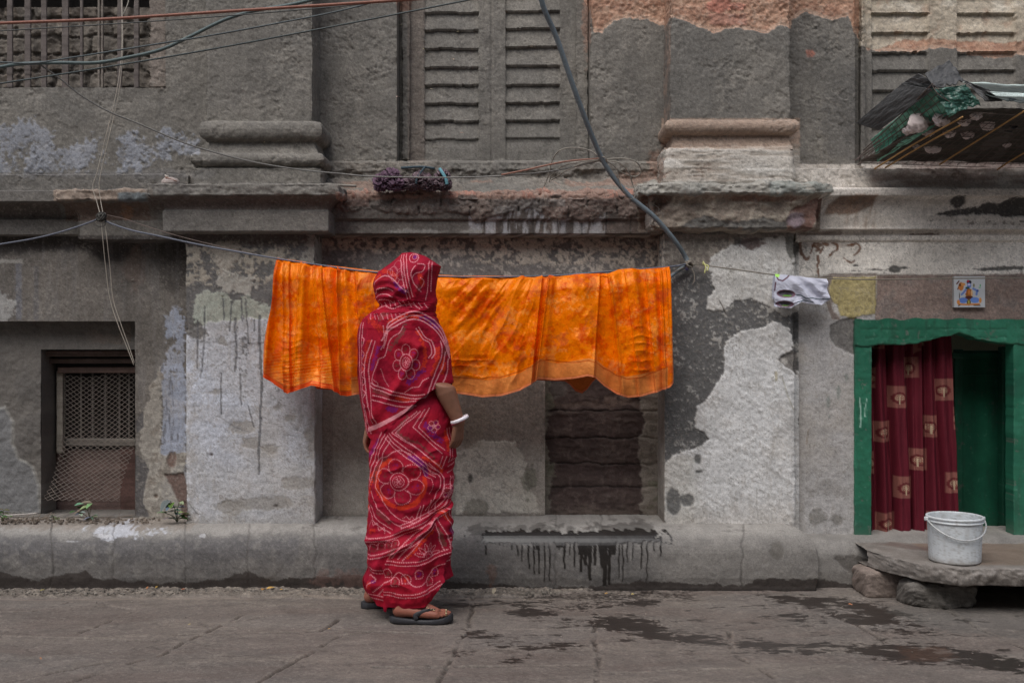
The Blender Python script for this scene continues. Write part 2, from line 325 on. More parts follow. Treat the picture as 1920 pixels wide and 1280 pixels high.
    lay(S,ww*th(nC*0.8+nB*0.5+nA*0.3,0.72,0.1)*0.75,D(112,110,110),-0.002); lay(S,ww*sst(0.97,1.0,1-np.abs(fbm(xo/40,y/16,91,4)))*0.0,D(90,90,90))
    crk=np.abs(fbm(xo/60,y/45,95,4)); lay(S,ww*sst(0.030,0.010,crk)*0.45,D(108,106,106),-0.002); crk2=np.abs(fbm(xo/50,y/9,99,3)); lay(S,ww*sst(0.05,0.015,crk2)*0.30,D(118,118,122),-0.001)
    lay(S,p1*em(368,620,22,16,8),D(90,87,84),-0.003); lay(S,p1*(x<372)*th(nB,0.1,0.3)*sst(600,640,y)*0.4,D(148,140,130))
    for e in ((490,945,55,14),(440,952,30,10),(560,905,22,10),(455,800,28,10),(470,830,14,9),(510,842,9,6),(540,785,9,5),(520,765,6,4),(400,735,16,4),(415,640,7,5),(403,800,6,4),(585,820,9,40)): lay(S,em(*e,amp=6)*p1*0.75,D(128,124,118),-0.003)
    lay(S,p1*sst(955,985,y+nE*5)*0.6,D(126,121,113)); lay(S,em(397,852,3.2,3,1)*p1,D(70,56,50),-0.006); lay(S,em(518,948,4,2.5,1)*p1,D(74,68,62),-0.006)
    for q in ([(384,575),(383,640),(380,690),(375,706)],[(371,600),(371,690)],[(441,598),(443,640),(444,665),(440,695)],[(461,560),(463,600),(468,645)],[(433,565),(432,620)],[(453,560),(454,600)],[(487,592),(488,660),(492,720),(489,780),(486,840),(485,888)],[(507,600),(509,640)],[(419,560),(420,600)],[(415,700),(415,775)],[(450,700),(453,760)],[(466,760),(476,800)],[(478,600),(478,620)],[(410,780),(440,800),(470,810)]):
        wd=2.2 if q[0][0] in (487,441) else 1.3
        lay(S,p1*sst(wd+0.8,wd-0.6,dist_line(x+nB*1.5,y,q)+nC*0.5)*(0.85 if q[0][0]!=410 else .4),D(74,74,76),-0.001)
    lay(S,em(455,655,9,45,6)*th(nC+nB*.5,0.3,0.1)*0.8*p1,D(84,84,86)); lay(S,em(525,725,12,24,5)*th(nC+nV,0.3,0.15)*0.8*p1,D(96,96,98))
    # edge strip of pilaster (side) and middle panel
    pn=low*(x>=597)*(x<1246)
    lay(S,pn,D(140,133,124)); lay(S,pn*(y<560),D(112,108,104)); 
    up=pn*(y<545)*sst(478,468,y-np.interp(x,[600,900,1240],[0,8,25])+nB*14+nA*10); 
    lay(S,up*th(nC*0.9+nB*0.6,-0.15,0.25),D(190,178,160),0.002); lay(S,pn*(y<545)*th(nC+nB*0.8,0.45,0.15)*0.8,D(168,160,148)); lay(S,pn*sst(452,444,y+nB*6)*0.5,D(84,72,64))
    lay(S,pn*(x>600)*(x<625)*(y>700)*0.5,D(96,86,80)); 
    lay(S,pn*(x>850)*(y>600)*sst(840,815,y-nA*10)*0.85,D(118,107,98)); lay(S,pn*(x>700)*th(nV,0.3,0.3)*0.25*(y>700),D(86,80,75))
    lp=pm([(855,848),(880,840),(905,824),(965,830),(988,868),(984,905),(1002,925),(1012,962),(855,964)],4)*pn; lay(S,lp,D(176,171,159),0.003)
    lay(S,em(895,955,24,22,6)*pn*0.7,D(104,100,88)); lay(S,em(990,905,16,30,8)*pn*0.7,D(92,92,76)); lay(S,em(880,800,30,40,12)*pn*0.4,D(112,100,84)); lay(S,em(882,897,3,5,2)*pn,D(66,62,58),-0.004)
    lay(S,lp*sst(0.03,0.008,crk)*0.5,D(104,98,88)); lay(S,lp*th(nC+nB,0.8,0.15)*0.5,D(104,100,92)); lay(S,pn*(x<700)*th(nB+nA,0.4,0.3)*0.5*(y>700),D(138,133,126)); lay(S,pn*sst(958,968,y+nE*3)*0.6,D(100,93,85))
    # pilaster right
    p2=low*(x>=1246)*(x<1497)
    lay(S,p2,D(84,83,82)); lay(S,p2*th(nC*0.9+nB*0.5+nA*0.3,0.52,0.14)*0.85,D(142,140,135),0.001); lay(S,p2*th(nD,0.1,0.3)*0.4,D(66,66,66))
    lay(S,p2*sst(520,470,y+nA*30)*sst(1400,1330,x)*0.9,D(118,108,98)); lay(S,p2*sst(500,470,y+nA*20)*th(nC+nB*0.5,0.1,0.3)*0.8,D(142,134,122)); lay(S,p2*sst(452,440,y+nB*4)*0.9,D(124,112,104))
    w1=pm([(1326,556),(1340,542),(1334,512),(1322,508),(1330,482),(1368,462),(1420,450),(1468,444),(1474,470),(1482,486),(1500,470),(1500,580),(1470,592),(1440,572),(1412,560),(1378,562),(1352,582),(1322,580)],3.5,1)*p2; lay(S,w1,D(180,178,173),0.005,0.72)
    w2=pm([(1356,700),(1360,650),(1376,628),(1410,615),(1430,615),(1448,603),(1462,608),(1480,615),(1488,632),(1484,656),(1464,668),(1466,680),(1484,690),(1500,700),(1500,1000),(1244,1000),(1246,870),(1262,855),(1290,846),(1310,840),(1328,822),(1318,812),(1304,800),(1304,762),(1326,748),(1344,720)],3.5,1)*p2; lay(S,w2,D(182,182,181),0.005,0.72)
    lay(S,w2*sst(1330,1290,x-nA*12)*sst(848,860,y)*0.5,D(160,157,146))
    for wq in (w1,w2):
        dg=fbm((xo+y*0.8)/60,(y-x*0.8)/9,121,4); lay(S,wq*th(dg,0.55,0.2)*0.3,D(136,132,126),-0.0005); lay(S,wq*th(-dg,0.6,0.2)*0.15,D(188,188,186),0.0005)
        lay(S,wq*th(nC*0.8+nB*0.5,0.85,0.1)*0.6,D(120,116,110),-0.002); lay(S,wq*th(nD+0.3*nA,0.1,0.4)*0.25,D(158,150,141))
    S['H']+=(w1+w2)*fbm((xo+y*0.7)/30,(y-x*0.7)/7,125,4)*0.0014
    lay(S,w2*sst(930,980,y+nA*18)*0.4,D(146,136,124)); lay(S,p2*em(1408,457,22,10,6),D(98,84,80),-0.006); lay(S,p2*em(1486,460,9,24,6),D(100,98,92),-0.004)
    for e in ((1262,945,14,26),(1288,938,14,11),(1308,862,6,9),(1309,884,8,4)): lay(S,em(*e,amp=3)*p2,D(92,92,90),-0.004)
    lay(S,p2*sst(4,1,np.abs(x-1455))*em(1455,706,6,8,2)*0.6,D(150,135,80)); lay(S,p2*sst(1.6,0.4,dist_line(x,y,[(1466,705),(1476,740),(1488,768)]))*0.5,D(128,120,80)); lay(S,p2*sst(1.2,0.4,dist_line(x,y,[(1418,915),(1420,968)]))*0.5,D(110,104,96)); lay(S,p2*sst(1.4,0.5,dist_line(x,y,[(1348,562),(1362,590)])),D(74,68,60))
    lay(S,p2*pm([(1458,672),(1478,662),(1490,660),(1492,700),(1476,690)],3),D(98,94,90),-0.005); lay(S,em(1472,676,6,5,2)*p2,D(158,154,148))
    # narrow pier left of the door and the band above it
    p3=low*(x>=1497); lay(S,p3,D(154,151,149),0,0.76); lay(S,p3*(y<520),D(204,198,188),0.002); lay(S,p3*(y>520)*th(nD+nV*0.4,0.0,0.4)*0.5,D(138,132,126)); lay(S,p3*th(nC+nB*0.6,0.8,0.15)*0.5,D(116,112,106),-0.001)
    lay(S,pm([(1556,610),(1575,600),(1606,596),(1606,668),(1588,660),(1570,650),(1556,632)],3)*p3,D(100,97,94),-0.006); lay(S,pm([(1540,520),(1560,512),(1645,512),(1645,520),(1560,524),(1560,545),(1572,575),(1575,600),(1560,600),(1548,560)],2)*p3*0.85,D(104,88,78),-0.003)
    lay(S,em(1572,578,8,12,4)*p3*(x<1585),D(168,165,160))
    lay(S,em(1560,915,38,14,14,5)*p3*0.6,D(104,100,95)); lay(S,em(1535,968,14,16,9,4)*p3*0.7,D(92,89,82)); lay(S,em(1570,975,10,10,7,4)*p3*0.7,D(94,90,82)); lay(S,p3*(y>640)*sst(1512,1498,x+nB*5)*0.5,D(120,115,108))
    lay(S,em(1530,545,26,24,10,5)*p3*0.45,D(122,118,112)); 
    for e in ((1587,707,4,8),(1572,735,3,10),(1553,757,3,12),(1555,780,2,3),(1566,728,2,5)): lay(S,em(*e,amp=2.5,w=1)*p3*0.7,D(104,112,106))
    lay(S,p3*sst(1.5,0.4,dist_line(x,y,[(1516,805),(1512,832)]))*0.8,D(110,92,66))
    br2=box(1642,2300,515,604,2)*p3; lay(S,br2,D(124,105,95),-0.003); lay(S,br2*th(nB+nA,0.2,0.4)*0.6,D(104,97,93)); lay(S,br2*th(nC,0.3,0.3)*0.35,D(132,112,102))
    ye=pm([(1562,520),(1600,519),(1643,517),(1641,588),(1616,590),(1600,597),(1576,590),(1570,572),(1556,552),(1556,535)],2,1)*p3; lay(S,ye,D(160,145,88),0.003); yn=fbm(xo/5,y/5,131,3); lay(S,ye*th(yn,0.3,0.2)*0.5,D(118,106,62),-0.003)
    lay(S,p3*sst(1.3,0.5,np.abs(x-1643.5+nB))*(y>515)*(y<560)*0.7,D(165,158,145),0.002)
    dk=box(1505,2300,448,462,3)*p3; lay(S,dk*(x<1600)*th(nH,-0.3,0.4)*0.4,D(110,80,62))
    for e in ((1678,505,12,7),(1692,502,12,3),(1602,508,10,2),(1640,506,12,1.5),(1860,505,22,2),(1900,502,20,2),(1604,498,8,3)): lay(S,em(*e,amp=2.5,w=1)*p3,D(82,80,76),-0.002)
    # rust-brown painted characters
    G=[([(1500,452),(1501,470),(1506,480),(1512,486),(1517,481)],4.2),([(1519,475),(1522,466),(1526,459)],2.6),([(1524,461),(1530,455),(1537,460),(1545,456),(1551,459)],4.6),([(1529,462),(1535,468),(1530,470)],4.0),([(1543,464),(1538,474)],2.2),([(1533,480),(1534,490),(1532,500)],3.8),([(1533,506),(1535,520)],3.4),
       ([(1560,455),(1566,458),(1571,460),(1570,468),(1562,472),(1556,478)],2.4),([(1569,458),(1570,465)],3.4),([(1556,477),(1553,482)],1.2),([(1590,460),(1598,458),(1606,457),(1612,463),(1610,470),(1606,475),(1600,479)],2.8),([(1592,460),(1600,459)],4),([(1582,484),(1588,489),(1596,492),(1602,489)],1.6)]
    for q,wd in G: lay(S,sst(wd*0.62+1.0,wd*0.62-0.6,dist_line(x,y,smooth_pts(q,4))+nC*1.3)*0.92*p3,D(104,68,42))
    for e in ((1362,160,42,60),(1545,120,34,95),(520,130,52,70),(1180,190,34,60),(670,200,30,60),(340,60,20,90),(60,300,60,40),(1000,285,90,14)):
        rm=sst(-8,14,sdf_ell(x,y,*e)+nE*16); kk=fbm(xo/11,y/9,211,4,0.65); lay(S,rm*sst(0.15,0.35,kk)*0.45,D(74,71,67),-0.0055); S['H']+=rm*(kk*0.0028); lay(S,rm*sst(0.2,0.4,-kk)*0.3,D(116,111,102))
    # general fine weathering
    L=S['C'].mean(-1,keepdims=True); S['C']=(L+(S['C']-L)*0.92)*np.where(L>0.0,1-0.06*sst(0.22,0.5,L),1)
    # dents and chips of all sizes
    dn=fbm((xo+y*0.5)/13,(y-xo*0.4)/6.5,141,4,0.6); dw=sst(0.56,0.63,dn)*(y<352)*(0.1+0.9*sst(0.0,0.3,nA+nD*0.6)); lay(S,dw*0.3,D(70,67,63),-0.0055)
    dn2=fbm(xo/26,y/20,145,5,0.6); S['H']-=sst(0.30,0.33,dn2)*(y<352)*0.0035*sst(-0.2,0.2,nA)
    nF=fbm(xo/2.6,y/2.6,181,3,0.6); nS=fbm(xo/5,y/18,185,4,0.6); nK=fbm(xo/150,y/60,189,4)
    Lm=S['C'].mean(-1); pale=sst(0.22,0.42,Lm)
    lay(S,pale*sst(0.55,0.8,nF+0.5*nB)*0.55,D(104,99,92)); lay(S,pale*sst(0.35,0.7,nS+0.3*nA)*0.28,D(126,118,108)); lay(S,pale*sst(0.1,0.5,nK)*0.22,D(132,122,108)); lay(S,pale*sst(0.02,0.004,np.abs(fbm(xo/48,y/38,191,4)))*0.5,D(98,94,90),-0.0012)
    nG=fbm(xo/4.2,y/3.6,197,3,0.7); S['C']*=(1+(0.20*nF+0.16*nG)*(1-0.6*pale))[...,None]; lay(S,(1-pale)*sst(0.5,0.62,nG+0.4*nB)*0.4,D(66,62,58),-0.001); lay(S,(1-pale)*sst(0.5,0.65,-nG+0.3*nA)*0.35,D(134,128,119),0.0008)
    S['C']*=(1+0.13*nC+0.09*nB+0.06*nA)[...,None]
    S['H']+=nB*0.0010+nC*0.0006+nC*0.0007+nD*0.004*0.6
    return S
FAC=None
def paintgrid(P,Yref,off=None):
    px=960+P[...,0]*F/Yref; py=640-(P[...,2]-CH)*F/Yref
    S=facade(px,py,(P[...,1]-Yref)*380.0 if off is None else off); return px,py,S
def finish(name,P,keep,Yref,mod=None,mat=None,hs=1.0,off=None,Hx=None,parent='F'):
    px,py,S=paintgrid(P,Yref,off)
    if mod: mod(px,py,S,P)
    P2=P+normals(P)*(S['H']*hs)[...,None]
    nv,nu=P.shape[:2]
    return raw(name,P2,quads(nv,nu,keep),S['C'],S['R'],True,mat or M['plaster'],FAC if parent=='F' else parent)
def flatwall(name,x0,x1,z0,z1,Y,holes=(),mod=None,cell=CELL,depthf=None,hs=1.0,lx=(),lz=()):
    # upright sheet of wall facing the street with real openings; hole = (x0,x1,z0,z1,depth)
    ex=list(lx);ez=list(lz)
    for h in holes: ex+=[h[0],h[1]]; ez+=[h[2],h[3]]
    xs=lines(x0,x1,cell,ex); zs=lines(z0,z1,cell,ez)[::-1]
    XX,ZZ=np.meshgrid(xs,zs); YY=np.full(XX.shape,float(Y))
    if depthf is not None: YY=YY+depthf(XX,ZZ)
    P=np.stack([XX,YY,ZZ],-1)
    keep=np.ones((len(zs)-1,len(xs)-1),bool); cx=(xs[:-1]+xs[1:])/2; cz=(zs[:-1]+zs[1:])/2
    for h in holes: keep&=~((cx[None,:]>h[0])&(cx[None,:]<h[1])&(cz[:,None]>h[2])&(cz[:,None]<h[3]))
    o=finish(name,P,keep,Y,mod,hs=hs,off=0.0)
    parts=[]
    for h in holes:
        d=h[4]; 
        for kind in ('l','r','t','b'):
            n=max(2,int(d/0.006)); ys=np.linspace(Y,Y+d,n)
            if kind in 'lr':
                xx=h[0] if kind=='l' else h[1]; zz=lines(h[2],h[3],0.006)
                A,B=np.meshgrid(ys if kind=='l' else ys[::-1],zz[::-1]); Pg=np.stack([np.full(A.shape,xx),A,B],-1)
            else:
                zz=h[3] if kind=='t' else h[2]; xx=lines(h[0],h[1],0.006)
                A,B=np.meshgrid(xx,ys[::-1] if kind=='t' else ys); Pg=np.stack([A,B,np.full(A.shape,zz)],-1)
            px,py,S=paintgrid(Pg,Y,0.0 if kind in 'tb' else (Pg[...,1]-Y)*380)
            if mod: mod(px,py,S,Pg)
            parts.append((Pg+normals(Pg)*(S['H']*0.3)[...,None],quads(*Pg.shape[:2]),S['C'],S['R']))
    if parts: join_raw('reveal',parts,M['plaster'],o)
    return o
def block(name,x0,x1,yf,yb,prof,Yref=None,mod=None,cell=CELL,sides='lr',wear=0.006,hs=1.0,parent='F',mat=None,seed=3):
    prof=np.asarray(prof,float); pts=[prof[0]]
    for a,b in zip(prof[:-1],prof[1:]):
        n=max(1,int(round(np.linalg.norm(b-a)/cell)))
        for k in range(1,n+1): pts.append(a+(b-a)*k/n)
    pr=np.array(pts); o=pr[:,0]; z=pr[:,1]
    nf=max(2,int(round((x1-x0)/cell))+1); om=o.max(); ns=max(3,int(round((yb-yf+om)/(cell*1.4)))+1)
    cols=[]
    tS=np.linspace(0,1,ns); tF=np.linspace(0,1,nf)
    X=[];Y=[]
    if 'l' in sides:
        for t in tS[:-1]: X.append(x0-o); Y.append(yb+(yf-o-yb)*t)
    for t in tF: X.append((x0-o*('l' in sides))*(1-t)+(x1+o*('r' in sides))*t); Y.append(yf-o)
    if 'r' in sides:
        for t in tS[1:]: X.append(x1+o); Y.append((yf-o)*(1-t)+yb*t)
    X=np.array(X).T; Y=np.array(Y).T; Z=np.repeat(z[:,None],X.shape[1],1)
    P=np.stack([X,Y,Z],-1)
    # worn arrises
    il=(ns-1) if 'l' in sides else -10**6; ir=(il if il>0 else 0)+nf-1 if 'r' in sides else 10**6
    k=np.arange(X.shape[1])[None,:]; dk=np.minimum(np.abs(k-il),np.abs(k-ir))*cell
    nz=fbm(Z*9+seed,X*9+Y*9,151,4); wr=-wear*np.exp(-(dk/0.012)**2)*np.clip(0.6+nz*1.2,0,2.5)
    def md(px,py,S,PP):
        S['H']+=wr
        if mod: mod(px,py,S,PP)
    return finish(name,P,None,Yref or (yf-float(np.median(o))),md,hs=hs,parent=parent,mat=mat)
# ------------------------------------------------------------------ the building
FAC=thing('old_building','weathered grey and whitewashed masonry house front with pilasters, cornices and sunken doors and windows','building',(0,5.2,0))
ZG=-0.02
# upper storey walls
Yw=5.15
flatwall('wall',X_(-330,Yw),X_(392,Yw),Z_(362,Yw),Z_(-330,Yw),Yw,holes=[(X_(-150,Yw),X_(310,Yw),Z_(164,Yw),Z_(-250,Yw),0.035)])
Yv=5.20
hl,hr=X_(744,Yv),X_(1106,Yv)
flatwall('wall',X_(392,Yw)-0.01,X_(1262,Yv),Z_(352,Yv),Z_(-330,Yv),Yv,holes=[(hl,hr,Z_(302,Yv),Z_(-300,Yv),0.14)])
flatwall('wall',X_(1262,Yv),X_(2260,Yv),Z_(330,Yv),Z_(-330,Yv),Yv,holes=[(X_(1603,Yv),X_(2190,Yv),Z_(316,Yv),Z_(-300,Yv),0.10)])
# blind louvred shutters modelled in the render
def shutter_depth(panels,Y,lines_,amp=0.024):
    def f(XX,ZZ):
        px=960+XX*F/Y; py=640-(ZZ-CH)*F/Y; d=np.zeros(XX.shape)
        for a,b,k in panels:
            m=(px>a)&(px<b)
            L=np.array(lines_[k],float); w_=fbm(px/40,py*0+k,161+k,4)*1.2
            pyy=py+w_
            i=np.searchsorted(L,pyy); up=np.where(i>0,L[np.clip(i-1,0,len(L)-1)],L[0]-34); dn=np.where(i<len(L),L[np.clip(i,0,len(L)-1)],L[-1]+34)
            t=np.clip((pyy-up)/(dn-up),0,1)
            saw=amp*(1-t)*0.9+0.002
            saw=np.where(pyy<L[-1],saw,np.minimum(0.012,amp*np.exp(-(pyy-L[-1])/12)))
            d=np.where(m,saw+0.006,d)
        d=np.where(np.abs(px-922)<1.6,0.005,d) if Y>5.33 or True else d
        return d
    return f
def moresl(L,step=33.6,n=9): return [L[0]-step*k for k in range(n,0,-1)]+L
LL=[moresl([22,55,90,125,158,193,226,260]),moresl([20,52,87,122,158,192,225,258])]
Ys=5.335
s1=flatwall('window_shutter',X_(738,Ys),X_(1112,Ys),Z_(305,Ys),Z_(-290,Ys),Ys,depthf=shutter_depth([(796,897,0),(948,1050,1)],Ys,LL),cell=0.0042,hs=0.6)
LR=[moresl([24,60,97,131,168,205,240]),moresl([25,62,98,132,168,205,240])]
s2=flatwall('window_shutter',X_(1585,5.295),X_(2215,5.295),Z_(318,5.295),Z_(-290,5.295),5.295,depthf=shutter_depth([(1636,1741,0),(1796,1904,1)],5.295,LR),hs=0.6)
# raised frame strips beside the middle shutter
def strip(name,a,b,c,d,Y,dep=0.03,parent=None,rnd=0.004):
    return block(name,X_(a,Y),X_(b,Y),Y,Y+dep,[(-dep*0.8,Z_(c,Y)),(-rnd,Z_(c,Y)),(0,Z_(c,Y)-rnd),(0,Z_(d,Y)+rnd),(-rnd,Z_(d,Y)),(-dep*0.8,Z_(d,Y))],Yref=Y,wear=0.003)
strip('frame_strip',754,768,-280,300,5.30,0.05); strip('frame_strip',1080,1103,-280,303,5.29,0.06)
strip('frame_strip',1614,1622,-280,314,5.26,0.04)
# upper pilaster shafts
def pil(name,a,b,Y,zt,zb,yb,**k): return block(name,X_(a,Y),X_(b,Y),Y,yb,[(0,zt),(0,zb)],Yref=Y,**k)
pil('pilaster_shaft',385,586,5.0,Z_(-330,5.0),Z_(240,5.0),5.22); pil('pilaster_shaft',1256,1482,5.0,Z_(-330,5.0),Z_(240,5.0),5.22)
def curve(cx,cz,r0,a0,a1,n=8,ry=None): return [(cx+r0*math.cos(R(a)),cz+(ry or r0)*math.sin(R(a))) for a in np.linspace(a0,a1,n)]
zz=lambda p,Y=4.95:Z_(p,Y)
def base(x0,x1,t0,t1,s1_,seed,scot=0.012):
    # roll moulding then hollow
    c=(zz(t0)+zz(t1))/2; h=(zz(t0)-zz(t1))/2
    pr=[(-0.02,zz(t0)+0.001)]+curve(0.022,c,0.032,85,-80,9,ry=h)+[(0.012,zz(t1)-0.004)]+[(scot+0.02*t*t,zz(t1)-0.006-(zz(t1)-0.006-zz(s1_))*t) for t in np.linspace(0,1,5)]
    return block('pilaster_base',x0,x1,5.0,5.22,pr,Yref=4.95,seed=seed,wear=0.004)
base(-1.479,-0.978,224,262,286,5); base(0.802,1.352,222,250,278,9)
pr=[(-0.02,zz(286))]+curve(0.042,(zz(286)+zz(312))/2,0.03,80,-85,8,ry=0.034)+[(0.040,zz(313)),(0.052,zz(316)),(0.056,zz(348))]
block('pilaster_base',-1.505,-0.985,5.0,5.2,pr,Yref=4.94,seed=15,wear=0.012)
pr=[(-0.01,zz(272)),(0.035,zz(274)),(0.045,zz(282)),(0.05,zz(300)),(0.056,zz(349))]
block('pilaster_base',0.786,1.338,5.0,5.22,pr,Yref=4.94,seed=19,wear=0.016)
# rubble sill between the pilasters
pr=[(-0.10,Z_(300,5.2)),(0.0,Z_(301,5.2)),(0.035,Z_(305,5.17)),(0.04,Z_(318,5.17)),(0.032,Z_(327,5.17)),(0.03,Z_(333,5.17)),(0.07,Z_(344,5.13)),(0.12,Z_(354,5.08)),(0.165,Z_(361,5.03)),(0.168,Z_(375,5.03))]
def rub(px,py,S,P): S['H']+=fbm(px/26,py/12,171,4)*0.012*(py>316)
block('window_sill',X_(604,5.2),X_(1262,5.2),5.2,5.3,pr,Yref=5.12,mod=rub,sides='')
# plain plinth courses left
strip('wall_plinth',-330,353,326,362,5.12,0.05)
# ------- main cornice, piece by piece
def cav(o0,z0,o1,z1,n=6): return [(o0+(o1-o0)*math.sin(t*math.pi/2),z0+(z1-z0)*(1-math.cos(t*math.pi/2))) for t in np.linspace(0,1,n)]
def c_l(py): return Z_(py,4.95)
yf=5.10
pr=[(-0.08,c_l(357)),(0.165,c_l(357)),(0.17,c_l(359)),(0.172,c_l(379)),(0.12,c_l(380))]+cav(0.115,c_l(381),0.055,c_l(406))+[(0.07,c_l(407)),(0.068,c_l(437)),(0.0,c_l(438))]
block('cornice',X_(-330,4.93),X_(165,4.93),yf,5.2,pr,Yref=4.95,sides='',wear=0)
def chip(px,py,S,P): S['H']+=np.where(py<380,fbm(px/24,py/16,175,4)*0.012,0)
pr=[(-0.08,c_l(356)),(0.19,c_l(357)),(0.20,c_l(360)),(0.20,c_l(376)),(0.185,c_l(379))]+cav(0.18,c_l(380),0.12,c_l(412))+[(0.125,c_l(414)),(0.12,c_l(448)),(0.0,c_l(450))]
block('cornice',X_(104,4.93)+0.2,X_(345,4.93),yf,5.2,pr,Yref=4.93,sides='l',mod=chip,wear=0.012,seed=21)
c_p=lambda py:Z_(py,4.84)
pr=[(-0.10,c_p(345)),(0.125,c_p(344)),(0.14,c_p(346)),(0.142,c_p(366)),(0.128,c_p(369))]+cav(0.125,c_p(370),0.078,c_p(391))+[(0.084,c_p(393)),(0.082,c_p(431)),(0.074,c_p(433)),(0.0,c_p(434))]
block('cornice',-1.60,-0.968,4.97,5.2,pr,Yref=4.85,wear=0.008,seed=25,mod=lambda px,py,S,P:S.__setitem__('H',S['H']+np.where(py<370,fbm(px/18,py/10,176,3)*0.005,0)))
pr=[(-0.06,Z_(361,5.03)),(0.10,Z_(362,5.02)),(0.115,Z_(366,5.02)),(0.11,Z_(395,5.02)),(0.10,Z_(410,5.03)),(0.085,Z_(413,5.03)),(0.08,Z_(437,5.03)),(0.0,Z_(441,5.03))]
block('cornice',X_(618,5.03),X_(1222,5.03),5.14,5.25,pr,Yref=5.03,sides='',wear=0)
pr=[(-0.10,c_p(343)),(0.12,c_p(342)),(0.14,c_p(346)),(0.142,c_p(362)),(0.12,c_p(366)),(0.095,c_p(374)),(0.082,c_p(392)),(0.078,c_p(424)),(0.06,c_p(428)),(0.0,c_p(431))]
def chip2(px,py,S,P): S['H']+=-0.05*sst(1262,1205,px+fbm(px/20,py/20,177,3)*20)*sst(364,372,py)*(P[...,1]<4.93)+fbm(px/22,py/14,178,4)*0.010
block('cornice',0.745,1.386,4.97,5.2,pr,Yref=4.86,wear=0.012,seed=29,mod=chip2)
yf=5.03
pr=[(-0.16,Z_(312,5.0)),(-0.03,Z_(312,5.0)),(0.01,Z_(314,5.0)),(0.012,Z_(351,4.99)),(0.10,Z_(352,4.94)),(0.107,Z_(355,4.93)),(0.105,Z_(366,4.93))]+cav(0.102,Z_(368,4.93),0.05,Z_(405,4.97))+[(0.045,Z_(425,4.985)),(0.048,Z_(430,4.985)),(0.02,Z_(432,5.0)),(0.012,Z_(449,5.0)),(0.0,Z_(453,5.0))]
block('cornice',X_(1490,5.03),X_(2260,5.03),yf,5.2,pr,Yref=4.97,sides='',wear=0)
# ------- lower storey
Yl=5.10
wl_=(X_(-200,Yl),X_(253,Yl),Z_(968,Yl),Z_(602,Yl),0.09)
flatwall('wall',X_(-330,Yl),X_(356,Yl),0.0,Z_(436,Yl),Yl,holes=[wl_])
# inner wall of the sunk window
Yi=5.19
iw=(X_(77,Yi),X_(262,Yi),Z_(965,Yi),Z_(655,Yi),0.17)
def inner(px,py,S,P):
    lay(S,np.ones(px.shape)*0.9,D(90,86,81)); n=fbm(px/40,py/40,181,5); n2=fbm(px/9,py/9,182,4)
    lay(S,sst(-0.1,0.4,n)*0.5,D(78,75,72)); S['H']+=n*0.006+n2*0.002
    pa=sst(-2,2,sdf_poly(px,py,[(-30,770),(10,760),(25,790),(22,830),(35,860),(62,875),(74,910),(74,960),(-30,960)])+n*4); lay(S,pa,D(98,98,98),0.004)
    e=sst(5,1,np.abs(sdf_poly(px,py,[(-30,770),(10,760),(25,790),(22,830),(35,860),(62,875),(74,910),(74,960),(-30,960)])+n*4)); lay(S,e*0.5,D(130,128,122))
    lay(S,sst(3,0,np.abs(py-625+n*20)-8)*sst(150,190,px)*(px<245)*0.5,D(104,92,82))
flatwall('window_recess',X_(-200,Yi),X_(262,Yi)+0.02,Z_(972,Yi),Z_(596,Yi),Yi,holes=[iw],mod=inner)
def beam(name,a,b,c,d,Y,dep,col,par=None,n=None):
    def md(px,py,S,P):
        g=fbm(px/120,py/6,185,4); S['C'][:]=D(*col); lay(S,sst(0,0.6,g)*0.5,D(*[v*0.75 for v in col])); S['C']*=(1+0.15*fbm(px/9,py/9,187,3))[...,None]; S['H']=g*0.0015; S['R'][:]=0.8
    return block(name,X_(a,Y),X_(b,Y),Y,Y+dep,[(-dep*0.9,Z_(c,Y)),(-0.003,Z_(c,Y)),(0,Z_(c,Y)-0.003),(0,Z_(d,Y)+0.003),(-0.003,Z_(d,Y)),(-dep*0.9,Z_(d,Y))],Yref=Y,wear=0.002,mod=md,parent=par if par is not None else 'F')
win=beam('window_frame',76,262,657,668,5.25,0.06,(88,72,66))
beam('window_frame',85,262,672,681,5.28,0.05,(80,66,60)); beam('window_frame',108,262,688,699,5.31,0.05,(100,80,72))
beam('window_frame',106,117,695,850,5.33,0.03,(140,132,120)); beam('window_rail',112,262,822,836,5.37,0.03,(112,106,98))
beam('window_board',98,266,842,1000,5.40,0.02,(104,84,78))
beam('window_board',226,266,835,1000,5.385,0.012,(88,64,58))
for a in (150,172,196,222,240): beam('window_bar',a,a+3,690,830,5.39,0.004,(92,86,80))
def dark(px,py,S,P): S['C'][:]=D(38,34,32)  # near-black colour stands in for the darkness of unlit rooms
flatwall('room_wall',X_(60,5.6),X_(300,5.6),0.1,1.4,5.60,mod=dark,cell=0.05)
# expanded metal mesh, sagging out at the bottom left
def meshpt(u,v):
    # u across 0..1, v down 0..1
    lx=np.interp(v,[0,0.45,0.6,0.75,0.9,1.0],[120,120,112,104,92,76]); rx=np.interp(v,[0,0.6,0.72,0.85,1.0],[252,252,240,230,222])
    px=lx+(rx-lx)*u; py=700+(250-10*u+(-12)*(1-u))*v + (6*math.sin(u*5)*(1-v))
    Y=5.33-0.02*v-0.16*max(0,v-0.5)**1.3*(1-u*0.7)*1.6
    return at(px,py,Y)
sp=[]
NU,NV=11,27
for s in (1,-1):
    for k in range(-NU,NV+NU):
        pts=[]
        for j in range(0,NU*2+1):
            u=j/(NU*2.0); v=(k+ (u*NU if s>0 else NU-u*NU) )/NV - NU*0.0/NV
            v=(k+(j/2.0 if s>0 else -j/2.0))/NV*1.0
            if -0.001<=v<=1.001: pts.append(meshpt(u,min(max(v,0),1)))
        if len(pts)>2: sp.append((pts,0.0015,{'seg':4,'n':1}))
